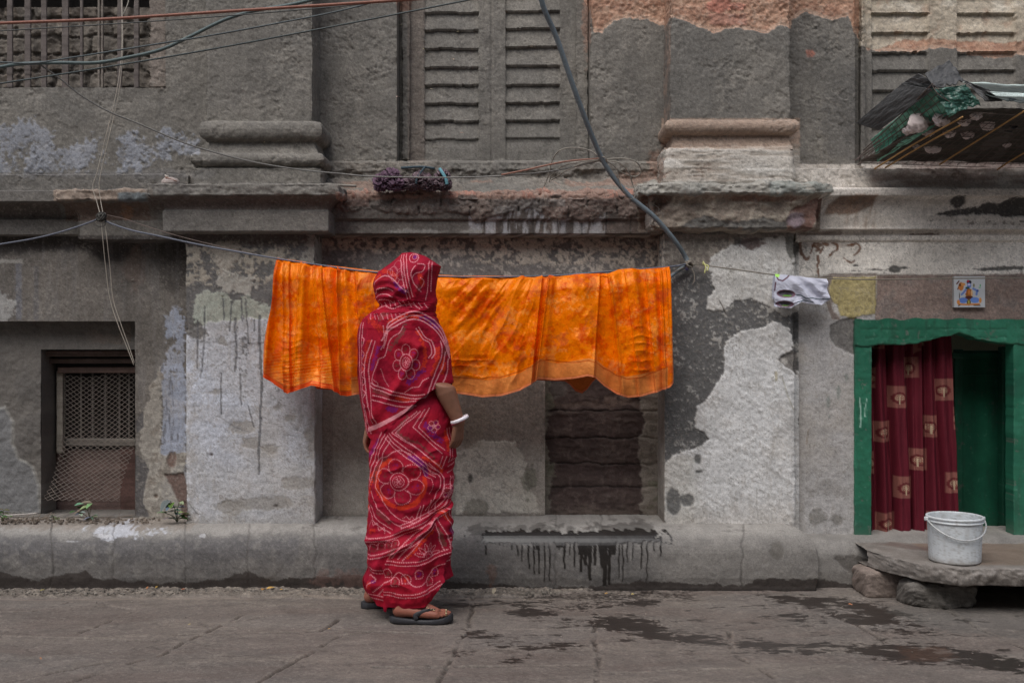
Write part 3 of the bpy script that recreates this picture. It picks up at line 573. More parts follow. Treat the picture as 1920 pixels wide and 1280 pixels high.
o=tubes('window_mesh',sp,simple('rusty_wire',(116,106,98),0.8),FAC)
# cloth scrap at the mesh corner
# middle bay
Ym=5.155
nh=(X_(1022,Ym),X_(1237,Ym),Z_(980,Ym),Z_(640,Ym),0.09)
flatwall('wall',X_(590,Ym),X_(1262,Ym),0.2,Z_(433,Ym),Ym,holes=[nh])
def niche(px,py,S,P):
    n=fbm(px/50,py/14,191,5); n2=fbm(px/10,py/10,192,4); n3=fbm(px/25,py/25,193,4)
    S['C'][:]=D(68,55,52); lay(S,sst(-0.2,0.5,n)*0.6,D(82,69,64)); 
    for yy in (770,820,868,912): lay(S,sst(2.5,0.5,np.abs(py-yy+n3*3)),D(46,38,36),-0.005)
    lay(S,sst(7,3,np.abs(py-759+n3*6))*0.6,D(104,88,80)); lay(S,sst(-3,3,sdf_ell(px,py,1150,752,22,7)+n2*6)*0.7,D(108,90,80)); lay(S,sst(-3,3,sdf_ell(px,py,1045,730,17,16)+n2*5)*0.5,D(96,92,88))
    lj=sst(-2,2,1033-px+n3*9+n2*5); lay(S,lj,D(116,110,99)); lay(S,lj*sst(0.1,0.5,n3+n2*0.4)*0.7,D(84,84,66))
    rj=sst(-2,2,px-1200+n3*6+n2*4-np.interp(py,[740,790,830],[-6,8,0])); lay(S,rj,D(122,114,104),0.01); lay(S,rj*sst(0.2,0.6,n2+n3*0.5)*0.6,D(92,84,74),-0.004); lay(S,rj*sst(0.3,0.6,n3)*(py>900)*0.6,D(88,90,68))
    lay(S,sst(940,965,py+n3*10)*0.5,D(104,92,82)); lay(S,sst(0.4,0.7,n2)*0.35,D(98,86,80)); S['H']+=n*0.004+n2*0.0025; S['C']*=(1+0.1*n2)[...,None]
flatwall('blocked_window',X_(1015,5.24),X_(1245,5.24),0.2,Z_(630,5.24),5.24,mod=niche)
# pilasters
zt=Z_(433,4.97)
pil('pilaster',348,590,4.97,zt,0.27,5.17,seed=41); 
pil('pilaster',1245,1490,4.97,zt,0.27,5.17,seed=45)
# narrow rib beside the right pilaster
# door bay
Yd=5.03
dh=(X_(1604,Yd),X_(2040,Yd),0.15,Z_(600,Yd),0.12)
flatwall('wall',X_(1484,Yd),X_(2260,Yd),0.15,Z_(450,Yd),Yd,holes=[dh])
# half-round plinth
zt_=0.290
prr=[(-0.24,zt_+0.004),(0.02,zt_)]+[(0.02+0.13*math.sin(a),zt_-0.13*(1-math.cos(a))) for a in np.linspace(0.08,math.pi/2,12)]+[(0.152,0.11),(0.150,0.06),(0.142,0.02),(0.14,-0.03)]
def roll(px,py,S,P):
    Yp=np.minimum(P[...,1],5.1); qx=960+P[...,0]*F/Yp; qy=640-(P[...,2]-CH)*F/Yp; x=px
    n=fbm(px/60,qy/60,201,5); n2=fbm(px/16,qy/16,202,5); n3=fbm(px/5,qy/5,203,4); ne=n*0.5+n2*0.9+n3*0.5
    S['H'][:]=n*0.003+n2*0.0018+n3*0.001; S['R'][:]=0.72
    S['C'][:]=D(94,91,88); lay(S,sst(1012,994,qy+ne*9),D(126,123,118)); lay(S,sst(-0.2,0.5,n)*0.6*sst(995,1015,qy),D(80,78,77)); lay(S,(px<560)*sst(1000,1016,qy+ne*8)*sst(1060,1040,qy+ne*10)*0.45,D(74,73,76)); lay(S,sst(0.2,0.6,n2)*0.4,D(112,109,104)); nq=fbm(px/3.4,qy/3.4,209,3,0.7); lay(S,sst(0.3,0.6,nq+n2*0.3)*0.3,D(70,68,66),-0.001); lay(S,sst(0.4,0.7,-nq)*0.2,D(130,127,122))  # lighter top and darker front paint in top-lit shading along with grime
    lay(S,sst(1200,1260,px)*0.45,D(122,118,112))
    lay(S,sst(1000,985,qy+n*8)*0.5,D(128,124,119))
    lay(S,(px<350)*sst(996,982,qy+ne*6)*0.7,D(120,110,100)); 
    lay(S,sst(-4,4,sdf_ell(qx,qy,240,994,52,11)+ne*12)*0.7,D(165,168,176)); 
    for e in ((192,1004,14,3),(380,1004,5,3),(125,1014,22,2)): lay(S,sst(-1,1,sdf_ell(qx,qy,*e)+ne*2)*0.7,D(160,160,162))
    lay(S,sst(0.4,0.7,fbm(px/20,qy/7,205,4))*sst(1000,990,qy)*(px>560)*0.7,D(90,86,82))
    for j,xx in enumerate((98,214,345,465,590,712,1042,1130,1392)): 
        w_=fbm(px*0+xx,qy/20,206,3)*3; lay(S,sst(2.2,0.6,np.abs(qx-xx+w_))*(0.55 if j not in(0,8) else .75),D(70,67,64),-0.005)
        S['H']+=np.where(qx>xx,0.0016*((j%3)-1),0)
    # damp foot
    dm=np.interp(px,[-300,0,60,90,130,165,190,215,240,300,340,420,445,470,520,560,620,690,760,850,1000,1100,1200,1380,1392,1420,1500,1560,1640,2300],[1060,1068,1086,1082,1074,1070,1088,1079,1090,1090,1092,1086,1074,1072,1084,1082,1080,1076,1086,1090,1098,1100,1088,1098,1098,1084,1086,1090,1098,1100])
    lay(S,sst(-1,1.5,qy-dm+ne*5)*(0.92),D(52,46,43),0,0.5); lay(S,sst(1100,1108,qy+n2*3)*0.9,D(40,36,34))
    lay(S,sst(-3,3,sdf_ell(qx,qy,650,1085,60,14)+ne*12)*0.4*(px>560),D(104,78,70)); lay(S,sst(-2,2,sdf_ell(qx,qy,922,1078,8,20)+ne*5)*0.5,D(100,72,58))
    # spilt water, still wet
    rn=np.random.RandomState(4); wet=np.zeros(px.shape)
    wet=np.maximum(wet,sst(-1,1,np.minimum(np.minimum(qx-(900+ne*26),1246-qx+ne*20),np.minimum(qy-994+ne*6,1017-qy+ne*5))))
    wet=np.maximum(wet,0.55*sst(-1,1,np.minimum(np.minimum(qx-(878+ne*10),1225-qx+ne*6),np.minimum(qy-984+ne*8,1003-qy)))*sst(-0.3,0.2,ne+0.35))
    dr=[(912,1040,5),(936,1022,4),(945,1024,3),(960,1030,5),(970,1042,4),(979,1052,3.5),(992,1066,4.5),(1001,1076,4),(1010,1076,4.5),(1021,1090,3.5),(1030,1089,3.5),(1047,1030,5),(1058,1066,5.5),(1068,1040,4),(1077,1062,4.5),(1090,1072,8),(1098,1060,10),(1106,1088,9),(1116,1060,8),(1128,1064,9),(1134,1098,12),(1143,1096,8),(1160,1084,3.5),(1168,1090,3.5),(1176,1054,3.5),(1186,1050,3),(1203,1066,4),(1213,1090,3),(1226,1032,4),(1238,1042,5),(1090,1040,18),(1130,1045,22),(1150,1040,12),(1050,1026,20),(1008,1030,8),(925,1018,10)]
    for dx,dy,dw in dr:
        ww_=dw*0.5*(1-0.35*sst(1010,dy,qy)); d=np.minimum(ww_-np.abs(qx-dx+fbm(qy/14,qy*0+dx,208,2)*1.2),dy-qy); wet=np.maximum(wet,sst(-0.8,0.8,d)*(qy>1004))
    lay(S,wet,D(36,33,31)); S['R']=S['R']*(1-wet)+0.20*wet; S['H']*=(1-0.9*wet)
    S['wet']=wet
    lay(S,sst(-3,3,sdf_ell(qx,qy,1458,1032,14,16)+ne*8)*0.7,D(84,80,74),-0.006); lay(S,sst(-2,2,sdf_poly(qx,qy,[(1560,1045),(1600,1040),(1640,1050),(1640,1075),(1610,1080),(1575,1062)])+ne*6)*0.8,D(72,68,64),-0.010)
    S['C']*=(1+0.10*n3+0.06*n2)[...,None]
Yr=4.95
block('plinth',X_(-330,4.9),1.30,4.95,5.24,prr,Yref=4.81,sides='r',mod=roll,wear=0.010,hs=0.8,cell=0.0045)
z2=0.224
pr2=[(-0.24,z2+0.004),(0.03,z2),]+[(0.03+0.115*math.sin(a),z2-0.10*(1-math.cos(a))) for a in np.linspace(0.1,math.pi/2,9)]+[(0.150,0.08),(0.145,-0.03)]
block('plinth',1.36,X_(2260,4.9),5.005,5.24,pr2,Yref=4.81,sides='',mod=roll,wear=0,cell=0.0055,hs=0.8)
# ------- door: painted masonry surround, leaf, room behind
def green(px,py,S,P):
    n=fbm(px/30,py/30,211,5); n2=fbm(px/7,py/7,212,4); S['C'][:]=D(24,92,68); lay(S,sst(-0.1,0.6,n)*0.5,D(30,104,78)); lay(S,sst(0.3,0.8,-n)*0.5,D(22,88,62)); n3=fbm(px/80,py/80,217,4); lay(S,sst(0.0,0.5,n3)*0.4,D(20,76,60)); lay(S,sst(0.1,0.6,-n3)*0.35,D(44,122,96)); lay(S,sst(0.85,0.95,n2+0.3*n)*0.35,D(80,130,110)); lay(S,sst(0.84,0.9,-n2-0.4*n)*0.7,D(86,92,84),-0.002); lay(S,sst(0.35,0.7,fbm(px/7,py/60,218,3))*0.35,D(40,66,54)); lay(S,sst(960,1010,py+n*20)*0.45,D(60,76,66)); S['H'][:]=n*0.002+n2*0.0012; S['R'][:]=0.42+0.1*n2
    for q in ([(1612,745),(1614,770),(1613,800)],[(1625,748),(1622,765),(1622,780)]): lay(S,sst(1.4,0.5,dist_line(px,py,q)+n2*0.5)*0.8,D(150,185,170))
    lay(S,sst(1.6,0.4,np.abs(py-616+n*1.5))*(px>1612)*0.6,D(14,60,42),-0.004); lay(S,sst(1.6,0.4,np.abs(py-632+n*1.5))*(px>1622)*0.6,D(14,60,42),-0.004)
Yg=5.015
fr=block('door_frame',X_(1603,Yg),X_(1634,Yg),Yg,5.10,[(0,Z_(600,Yg)),(0,0.20)],Yref=Yg,mod=green,wear=0.004,mat=M['paint'],seed=51)
block('door_frame',X_(1901,Yg),X_(2040,Yg),Yg,5.10,[(0,Z_(640,Yg)),(0,0.20)],Yref=Yg,mod=green,wear=0.004,mat=M['paint'],seed=52)
# lintel with a broken wavy lower edge
xs=lines(X_(1602,Yg),X_(2042,Yg),0.005); low=np.interp(960+xs*F/Yg,[1600,1634,1660,1700,1730,1760,1790,1800,1815,1835,1860,1900,2045],[648,648,646,646,641,633,627,624,626,636,642,646,648])+fbm(xs*30,xs*0,215,3)*2.0
tt=np.linspace(0,1,16); Pz=Z_(598+fbm(xs*14,xs*0,216,3)*2.5,Yg)[None,:]*(1-tt[:,None])+Z_(low,Yg)[None,:]*tt[:,None]
Pg=np.stack([np.repeat(xs[None],16,0),np.full((16,len(xs)),Yg-0.004),Pz],-1)
under=np.stack([np.repeat(xs[None],6,0),np.repeat(np.linspace(Yg-0.004,5.13,6)[:,None],len(xs),1),np.repeat(Z_(low,Yg)[None],6,0)],-1)
finish('door_lintel',np.concatenate([Pg,under[1:]],0),None,Yg,green,mat=M['paint'],off=0.0)
# door leaf, swung inward
def gleaf(px,py,S,P): green(px,py,S,P); S['C']*=(0.55+0.25*np.exp(-((px-1846)/14)**2))[...,None]; S['H']*=0.4; S['R'][:]=0.3  # darkened green with a vertical highlight stripe painted into the colour
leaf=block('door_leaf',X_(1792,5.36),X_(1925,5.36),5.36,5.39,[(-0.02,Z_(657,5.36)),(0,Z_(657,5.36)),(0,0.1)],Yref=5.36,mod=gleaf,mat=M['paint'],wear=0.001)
def lp_(name,a,b,c,d,Y,dep):
    block(name,X_(a,Y),X_(b,Y),Y,Y+dep,[(-dep*.8,Z_(c,Y)),(0,Z_(c,Y)),(0,Z_(d,Y)),(-dep*.8,Z_(d,Y))],Yref=Y,mod=gleaf,mat=M['paint'],wear=0.001)
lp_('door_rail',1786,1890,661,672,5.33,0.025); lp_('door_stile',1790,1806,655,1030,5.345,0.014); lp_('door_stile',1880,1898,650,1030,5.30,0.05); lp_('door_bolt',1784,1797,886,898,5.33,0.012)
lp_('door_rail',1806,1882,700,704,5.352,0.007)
def cream(px,py,S,P): S['C'][:]=D(150,150,118); S['H'][:]=0
flatwall('room_wall',1.2,4.2,0.0,2.0,6.1,mod=cream,cell=0.06)
def floor_(px,py,S,P): S['C'][:]=D(80,70,64)
Pf=np.stack(np.meshgrid(np.linspace(1.6,3.4,20),np.linspace(6.1,5.02,20))+[np.full((20,20),0.19)],-1)
finish('room_floor',Pf,None,5.5,floor_)
# upper left grated window
Yb=5.185
def brick(px,py,S,P):
    n=fbm(px/30,py/30,221,5); n2=fbm(px/8,py/8,222,4); wx=px+n*5; wy=py+fbm(px/50,py/50,223,3)*5
    row=np.floor(wy/34); fx=np.abs((wx+row*37)/62-np.round((wx+row*37)/62))*62; fy=np.abs(wy/34-np.round(wy/34))*34
    S['C'][:]=D(104,97,88); idn=vnoise(np.round((wx+row*37)/62)*3.1,row*5.3,224); lay(S,sst(0,0.8,idn)*0.5,D(122,114,104)); lay(S,sst(0.2,0.9,-idn)*0.5,D(92,80,70))
    j=sst(4.5,1.5,np.minimum(fx,fy)+n2*2.5); lay(S,j*0.7,D(60,55,50),-0.018); S['H']+=n*0.010+n2*0.004; lay(S,sst(0.4,0.8,n2)*0.3,D(80,74,68)); S['C']*=(1+0.12*n2)[...,None]
tp_=lambda XX,ZZ: 0.0*XX
flatwall('brick_infill',X_(-150,5.26),X_(300,5.26),Z_(175,5.26),Z_(14,5.26),5.26,mod=brick)
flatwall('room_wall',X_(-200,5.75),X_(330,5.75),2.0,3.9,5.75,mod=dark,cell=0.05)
frm=strip('window_frame',280,312,-250,164,5.19,0.06)
bc=(86,78,74)
for a,wd in ((13,10),(46,11),(77,10),(116,12),(150,5),(183,4),(190,3),(220,8),(251,9)):
    beam('window_bar',a,a+wd,-250,166,5.20,0.012,bc if wd>4 else (104,96,88))
for a in (-30,-70,-110): beam('window_bar',a,a+10,-250,166,5.20,0.012,bc)
# ------------------------------------------------------------------ ground
gx=np.concatenate([-np.geomspace(3.05,70,26)[::-1],lines(-3.0,3.0,0.0058),np.geomspace(3.05,70,26)])
gy=np.concatenate([lines(5.3,3.2,0.0062) if False else np.linspace(5.3,3.2,430),3.2-np.geomspace(0.02,70,34)])
XX,YY=np.meshgrid(gx,gy); P=np.stack([XX,YY,np.zeros(XX.shape)],-1)
yy_=np.maximum(YY,1.0); qx=960+XX*F/yy_; qy=640+CH*F/yy_
qx=np.where(YY>3.2,qx,XX*500); qy=np.where(YY>3.2,qy,2000)
n=fbm(XX*3.2,YY*4.5,231,5); n2=fbm(XX*14,YY*20,232,5); n3=fbm(XX*55,YY*80,233,4); ne=n*.5+n2*.9+n3*.5; nl=fbm(XX*2.2,YY*9,234,5)
S={'C':np.zeros(P.shape),'H':np.zeros(XX.shape),'R':np.full(XX.shape,0.7)}
fl1=fbm(XX*1.3,YY*3.5,239,3); sl1=fbm(XX*5+YY*3,YY*26-XX*4,240,5)
S['C'][:]=D(79,73,69); lay(S,sst(-0.2,0.5,n)*0.6,D(70,66,63)); lay(S,sst(0.0,0.6,nl)*0.5,D(91,85,79)); lay(S,sst(0.1,0.6,-nl)*0.45,D(72,63,59)); lay(S,sst(0.0,0.5,fl1)*0.4,D(82,79,77)); lay(S,sst(0.3,0.55,sl1)*0.2,D(60,55,52),-0.0012); lay(S,sst(0.4,0.65,-sl1)*0.2,D(101,95,89),0.0008); lay(S,sst(0.35,0.8,n3)*0.45,D(54,51,49)); lay(S,sst(0.45,0.85,-n3)*0.35,D(102,98,94))
S['H']+=n*0.004+nl*0.003+n2*0.0012+n3*0.0007
# flagstone joints (in metres, on the ground)
def seam(q,wd,dp,al): 
    W=[((a-960)*(CH*F/(b-640))/F,CH*F/(b-640)) for a,b in q]
    d=dist_line((XX+fbm(YY*9,XX*0,235,3)*0.006)*1000,YY*1000,[(u*1000,v*1000) for u,v in W]); m=sst(wd+4,wd*0.3,d+ne*4); lay(S,m*al*sst(-0.6,0.1,n2+n*0.6),D(48,43,40),-dp*1.8); lay(S,sst(wd+14,wd+4,d+ne*5)*(1-m)*0.25,D(96,89,82))
for q in ([(-60,1150),(60,1145),(130,1128)],[(200,1135),(255,1142)],[(135,1190),(250,1145)],[(300,1228),(460,1150)],[(300,1228),(250,1240),(120,1280)],[(380,1175),(500,1155)],[(330,1190),(600,1182),(640,1160)],[(-60,1190),(300,1200)],[(480,1280),(640,1190),(690,1185)],[(820,1280),(875,1180),(890,1120)],[(640,1182),(870,1186)],[(870,1178),(1110,1180)],[(1110,1165),(1122,1230),(1115,1290)],[(700,1250),(1120,1246)],[(1120,1262),(1460,1250)],[(1365,1180),(1375,1225),(1450,1270)],[(1560,1150),(1600,1170),(1660,1200)],[(1770,1140),(1830,1175),(1900,1180)],[(1830,1175),(1960,1230)],[(0,1280),(200,1240)]):
    seam(q,10,0.006,1.0)
S['H']+=-0.0
cr_=np.abs(fbm(XX*2.4+YY*1.5,YY*3.4,236,5)); lay(S,sst(0.02,0.005,cr_)*0.6,D(56,52,49),-0.002)
def gp(pts,amp=5,w=1.2):   # wet shapes, drawn on the ground plane
    W=np.array([((a-960)*(CH*F/(b-640))/F,CH*F/(b-640)) for a,b in pts])*400
    return sst(-w,w,sdf_poly(XX*400,YY*400,W)+(nl*0.5+n2*0.9+n3*1.0+fbm(XX*26,YY*70,237,5)*1.8)*amp*1.3)
wet=np.zeros(XX.shape)
for q in ([(1120,1152),(1180,1150),(1230,1172),(1300,1186),(1360,1196),(1372,1200),(1355,1212),(1300,1204),(1220,1196),(1160,1184),(1120,1172)],[(1372,1194),(1420,1196),(1480,1206),(1560,1206),(1620,1210),(1660,1206),(1740,1206),(1860,1222),(1960,1250),(1960,1272),(1880,1258),(1780,1245),(1680,1240),(1600,1226),(1500,1226),(1420,1218),(1385,1212)],
          [(945,1142),(1000,1138),(1050,1144),(1040,1154),(990,1158),(945,1150)],[(1420,1115),(1560,1118),(1640,1130),(1700,1150),(1750,1180),(1720,1190),(1640,1180),(1580,1165),(1500,1168),(1440,1158),(1460,1148),(1540,1150),(1470,1130)]):
    wet=np.maximum(wet,gp(q,7))
for q in ([(870,1180),(900,1178),(940,1190),(930,1205),(890,1200),(868,1188)],[(900,1195),(990,1204),(1010,1214),(960,1220),(910,1210)],[(865,1222),(890,1222),(888,1232),(866,1230)],[(945,1232),(985,1226),(995,1236),(960,1242)],[(850,1128),(980,1122),(1100,1130),(1240,1124),(1230,1136),(1060,1140),(880,1134)],[(1060,1158),(1100,1164),(1096,1174),(1062,1170)],[(1000,1205),(1080,1206),(1075,1212),(1000,1212)],[(830,1128),(880,1130),(882,1142),(834,1138)]):
    wet=np.maximum(wet,gp(q,9)*0.9*sst(-0.25,0.1,n2+n3*0.7+0.1))
bn=gp([(860,1105),(1300,1105),(1300,1126),(860,1122)],5,3); wet=np.maximum(wet,bn*0.5)
nq=fbm(XX*90,YY*120,241,3,0.7); lay(S,sst(0.3,0.55,nq+n2*.3)*0.35,D(54,50,48),-0.0008); lay(S,sst(0.35,0.6,-nq+n*.2)*0.3,D(106,101,96),0.0006); fg=fbm(XX*9,YY*26,242,5,0.6); wet=sst(0.30,0.62,wet*(1-0.75*sst(0.12,0.34,fg))+nq*0.30*(wet>0.02)*(wet<0.98)); wet=np.maximum(wet,0.85*sst(0.62,0.7,fg+nq*0.15)*sst(-0.4,0.3,XX)*sst(3.7,3.9,YY)); lay(S,wet*0.95,D(33,28,26)); S['R']=S['R']*(1-wet)+0.30*wet; S['H']*=(1-0.55*wet)
lay(S,gp([(1690,1215),(1760,1210),(1800,1230),(1760,1240),(1700,1236)],6,6)*0.5,D(62,44,34))
lay(S,gp([(1640,1140),(1960,1130),(1960,1200),(1760,1180)],8,8)*0.4,D(64,64,62))
# gritty strip along the plinth
gs=sst(-0.004,0.006,YY-(4.665+fbm(XX*3,XX*0,238,3)*0.02+np.where(XX>0,0.2,0)*sst(0,0.6,XX)))*(XX<0.4)*(YY<4.9); lay(S,gs,D(76,71,66)); S['H']+=gs*(0.010+n3*0.006+n2*0.004); lay(S,gs*sst(0.3,0.7,n3)*0.5,D(110,104,96)); lay(S,gs*sst(0.3,0.7,-n3)*0.5,D(64,58,54))
lay(S,sst(0.016,0.003,np.abs(YY-4.655+fbm(XX*3,XX*0,238,3)*0.02))*(XX<0.2)*0.5,D(102,94,86))
S['C']*=(1+0.12*n3+0.07*n2)[...,None]*np.array([1.50,1.45,1.38])
P[...,2]=S['H']
g=raw('ground',P,quads(*P.shape[:2])[:, ::-1] if False else quads(*P.shape[:2]),S['C'],S['R'],mat=M['ground']); g['kind']='structure'

# rest of the house: roof, back and sides, so rooms behind the openings are dark
def plainbox(name,q,parent): return raw(name,np.array(q,float),[[0,1,2,3]],np.tile(D(80,76,72),(4,1)),parent=parent)
def core(x0,x1,y0,y1,z0,z1):
    V=[(x0,y0,z0),(x1,y0,z0),(x1,y1,z0),(x0,y1,z0),(x0,y0,z1),(x1,y0,z1),(x1,y1,z1),(x0,y1,z1)]
    return raw('wall_core',V,[[3,2,6,7],[0,3,7,4],[1,2,6,5],[4,5,6,7],[0,1,2,3]],np.tile(D(80,76,72),(8,1)),parent=FAC,smooth=False)
core(X_(-320,5.15),X_(2250,5.2),5.225,8.5,-0.2,Z_(-325,5.2))

# added house front across the lane, unseen behind the camera: it keeps low sky light off the front
OPP=thing('unseen_opposite_building','plain grey rendered house front across the lane, facing the weathered one','building',(0,-2.9,0))
def slabq(V): return np.array(V,float)
def opp():
    xs=[-11,-8.2,-7.2,-4.6,-3.6,-0.6,0.5,3.4,4.4,7.2,8.2,11]; zs=[-0.1,0.9,2.1,3.6,4.8,6.6]
    V=[];Q=[];b0=0
    for i in range(len(xs)-1):
        for j in range(len(zs)-1):
            hole=(i%2==1) and (j%2==1); y=-2.9 if not hole else -3.15
            V+=[(xs[i],y,zs[j]),(xs[i+1],y,zs[j]),(xs[i+1],y,zs[j+1]),(xs[i],y,zs[j+1])]; Q.append([b0+1,b0,b0+3,b0+2]); b0+=4
            if hole:
                for (p,q) in (((xs[i],zs[j]),(xs[i+1],zs[j])),((xs[i+1],zs[j]),(xs[i+1],zs[j+1])),((xs[i+1],zs[j+1]),(xs[i],zs[j+1])),((xs[i],zs[j+1]),(xs[i],zs[j]))):
                    V+=[(p[0],-2.9,p[1]),(q[0],-2.9,q[1]),(q[0],-3.15,q[1]),(p[0],-3.15,p[1])]; Q.append([b0,b0+1,b0+2,b0+3]); b0+=4
    V=np.array(V); C=np.tile(D(126,118,106),(len(V),1)); raw('wall',V,Q,C,smooth=False,parent=OPP)
    V=np.array([(-11,-2.9,6.6),(11,-2.9,6.6),(11,-8,6.6),(-11,-8,6.6)],float); raw('roof',V,[[0,1,2,3]],np.tile(D(110,104,98),(4,1)),smooth=False,parent=OPP)
    for i in range(1,len(xs)-1,2):
        for z0,z1 in ((0.9,2.1),(3.6,4.8)):
            for a_,b_ in ((xs[i]+.02,(xs[i]+xs[i+1])/2-.01),((xs[i]+xs[i+1])/2+.01,xs[i+1]-.02)):
                n_=12
                for k in range(1): 
                    P=[];Qq=[]
                    for m in range(n_):
                        za=z0+(z1-z0)*m/n_; zb=z0+(z1-z0)*(m+1)/n_; o=len(P); P+=[(a_,-3.06,za),(b_,-3.06,za),(b_,-3.10,zb),(a_,-3.10,zb)]; Qq.append([o+1,o,o+3,o+2])
                    raw('window_shutter',P,Qq,np.tile(D(60,88,84),(len(P),1)),smooth=False,parent=OPP)
opp()
# ------------------------------------------------------------------ free-standing things
def solid(name,V,Q,mat,parent=None,smooth=False,C=None,Rg=None): return raw(name,V,Q,C,Rg,smooth,mat,parent)
def rock(name,x0,x1,y0,y1,z0,z1,col,seed,rough=0.012,parent=None,n=34,rnd=6.0,edges=None,hole=0):
    # rough-hewn block: rounded-box surface with noise
    V=[];Q=[];b=0; V2=[];
    c=np.array([(x0+x1)/2,(y0+y1)/2,(z0+z1)/2]); h=np.array([(x1-x0)/2,(y1-y0)/2,(z1-z0)/2])
    t=np.linspace(-1,1,n)
    for ax in range(3):
        for s in (-1,1):
            A,B=np.meshgrid(t,t); P=np.zeros((n,n,3)); P[...,ax]=s; P[...,(ax+1)%3]=A if s>0 else B; P[...,(ax+2)%3]=B if s>0 else A
            V.append(P.reshape(-1,3)); Q.append(quads(n,n)[:,::-1]+b); b+=n*n
    P=np.vstack(V); Q=np.vstack(Q)
    L=(np.abs(P)**rnd).sum(1)**(1/rnd); P=P/L[:,None]
    W=P*h
    N=np.sign(P)*np.abs(P)**(rnd-1); N=N/h; N/=np.linalg.norm(N,axis=1,keepdims=True)
    u=W[:,0]*1.0+W[:,2]*0.37+seed*1.7; v=W[:,1]*0.8+W[:,2]*1.0+seed
    nz=fbm(u*9,v*9,301,5); n2=fbm(u*40,v*40,302,4); n3=fbm(u*110,v*110,303,3)
    W=W+N*(nz*rough+n2*rough*0.35+n3*rough*0.12)[:,None]+c
    C=np.tile(D(*col),(len(W),1)); C=C*(1+0.22*nz+0.18*n2+0.15*n3)[:,None]
    return raw(name,W,Q,C,np.full(len(W),0.85),True,M['plaster'],parent)
# stone slab and the stones that carry it
def slab():
    xs=lines(1.66,3.35,0.009); n=len(xs); 
    yf=np.interp(xs,[1.66,1.70,1.80,1.90,2.4,3.4],[4.74,4.62,4.44,4.37,4.335,4.34])+fbm(xs*14,xs*0,311,4)*0.012
    yb=np.full(n,4.93); z=0.205
    rows=[]
    tn=40
    for k in range(tn): t=k/(tn-1); rows.append(np.stack([xs,yb+(yf-yb)*t,np.full(n,z)],-1))
    m=14
    for k in range(1,m): 
        t=k/(m-1); rows.append(np.stack([xs,yf-0.010*math.sin(t*math.pi)+0.012*t,np.full(n,z-0.078*t)],-1))
    for k in range(1,8): t=k/7; rows.append(np.stack([xs,yf+0.012+(yb-yf-0.012)*t,np.full(n,z-0.078)],-1))
    P=np.stack(rows,0); u,v=P[...,0],P[...,1]+P[...,2]
    nz=fbm(u*8,v*8,312,5); n2=fbm(u*30,v*30,313,5); n3=fbm(u*90,v*110,314,4)
    fr=np.zeros(P.shape[:2]); fr[tn:tn+m-2]=1
    N=normals(P); P2=P+N*(nz*0.004+(n2*0.006+n3*0.003)*(0.25+fr))[...,None]
    S={'C':np.tile(D(110,104,98),P.shape[:2]+(1,)),'H':np.zeros(P.shape[:2]),'R':np.full(P.shape[:2],0.62)}
    lay(S,sst(-0.2,0.4,nz)*0.5,D(94,86,80)); lay(S,sst(0.1,0.5,n2)*0.5,D(124,118,112)); lay(S,sst(-0.02,0.02,u-1.93+v*0)*sst(4.4,4.45,P[...,1])*(P[...,2]>0.19)*0.6,D(104,84,68),0,0.45)
    lay(S,fr*sst(0.1,0.5,n3)*0.5,D(140,134,128)); lay(S,sst(-3,3,sdf_poly(u*400,P[...,1]*400,[(700,1950),(760,1900),(800,1880),(790,1920),(730,1965)])+n2*8)*0.6,D(86,72,66),0,0.35)
    S['C']*=(1+0.12*n3)[...,None]
    # left end face
    o=raw('stone_slab',P2,quads(*P.shape[:2]),S['C'],S['R'],mat=M['plaster'])
    return tag(o,'thick rough stone slab laid as a doorstep below the green doorway','stone slab')
slab()
tag(rock('support_stone',1.625,1.84,4.66,4.86,-0.01,0.122,(108,96,88),3,0.010,rnd=7),'squarish reddish-grey stone under the far left corner of the doorstep slab','stone')
tag(rock('support_stone',1.765,2.075,4.47,4.66,-0.015,0.112,(84,80,75),8,0.016,rnd=5),'long dark rough stone under the front left of the doorstep slab','stone')
tag(rock('support_stone',2.60,3.0,4.50,4.74,-0.015,0.118,(84,80,75),12,0.014,rnd=5),'dark stone under the right part of the doorstep slab, outermost of the three','stone')
# bucket
bk=thing('bucket','dirty white plastic bucket with a wire handle standing on the doorstep slab','bucket',(X_(1790,4.51),4.51,0.207))
def lathe(name,prof,loc,mat,parent,seg=72,col=None,cf=None,seed=0):
    pr=np.array(prof); th=np.linspace(0,2*math.pi,seg+1)
    P=np.stack([pr[:,0][:,None]*np.cos(th),pr[:,0][:,None]*np.sin(th),np.repeat(pr[:,1][:,None],seg+1,1)],-1)
    P=P[::-1]+np.array(loc)
    C=None
    if col is not None:
        C=np.tile(D(*col),P.shape[:2]+(1,)); u=np.repeat(th[None]*0.11,len(pr),0); v=np.repeat(pr[::-1,1][:,None],seg+1,1)
        if cf: C=cf(C,u,v,th)
    return raw(name,P,quads(*P.shape[:2]),C,np.full(P.shape[0]*P.shape[1],0.45) if C is not None else None,True,mat,parent)
bx_,by_,bz_=bk.location
def bc_(C,u,v,th):
    n=fbm(u*60,v*60,321,5); n2=fbm(u*200,v*200,322,4); n3=fbm(u*90,v*16,323,4)
    S={'C':C,'H':np.zeros(C.shape[:2]),'R':np.zeros(C.shape[:2])}
    lay(S,sst(0.3,0.7,n2+n*0.4)*0.45,D(118,116,110)); lay(S,sst(0.2,0.7,n3)*0.25,D(134,130,122)); lay(S,sst(0.035,0.0,v+n*0.012)*0.5,D(112,100,84)); return S['C']
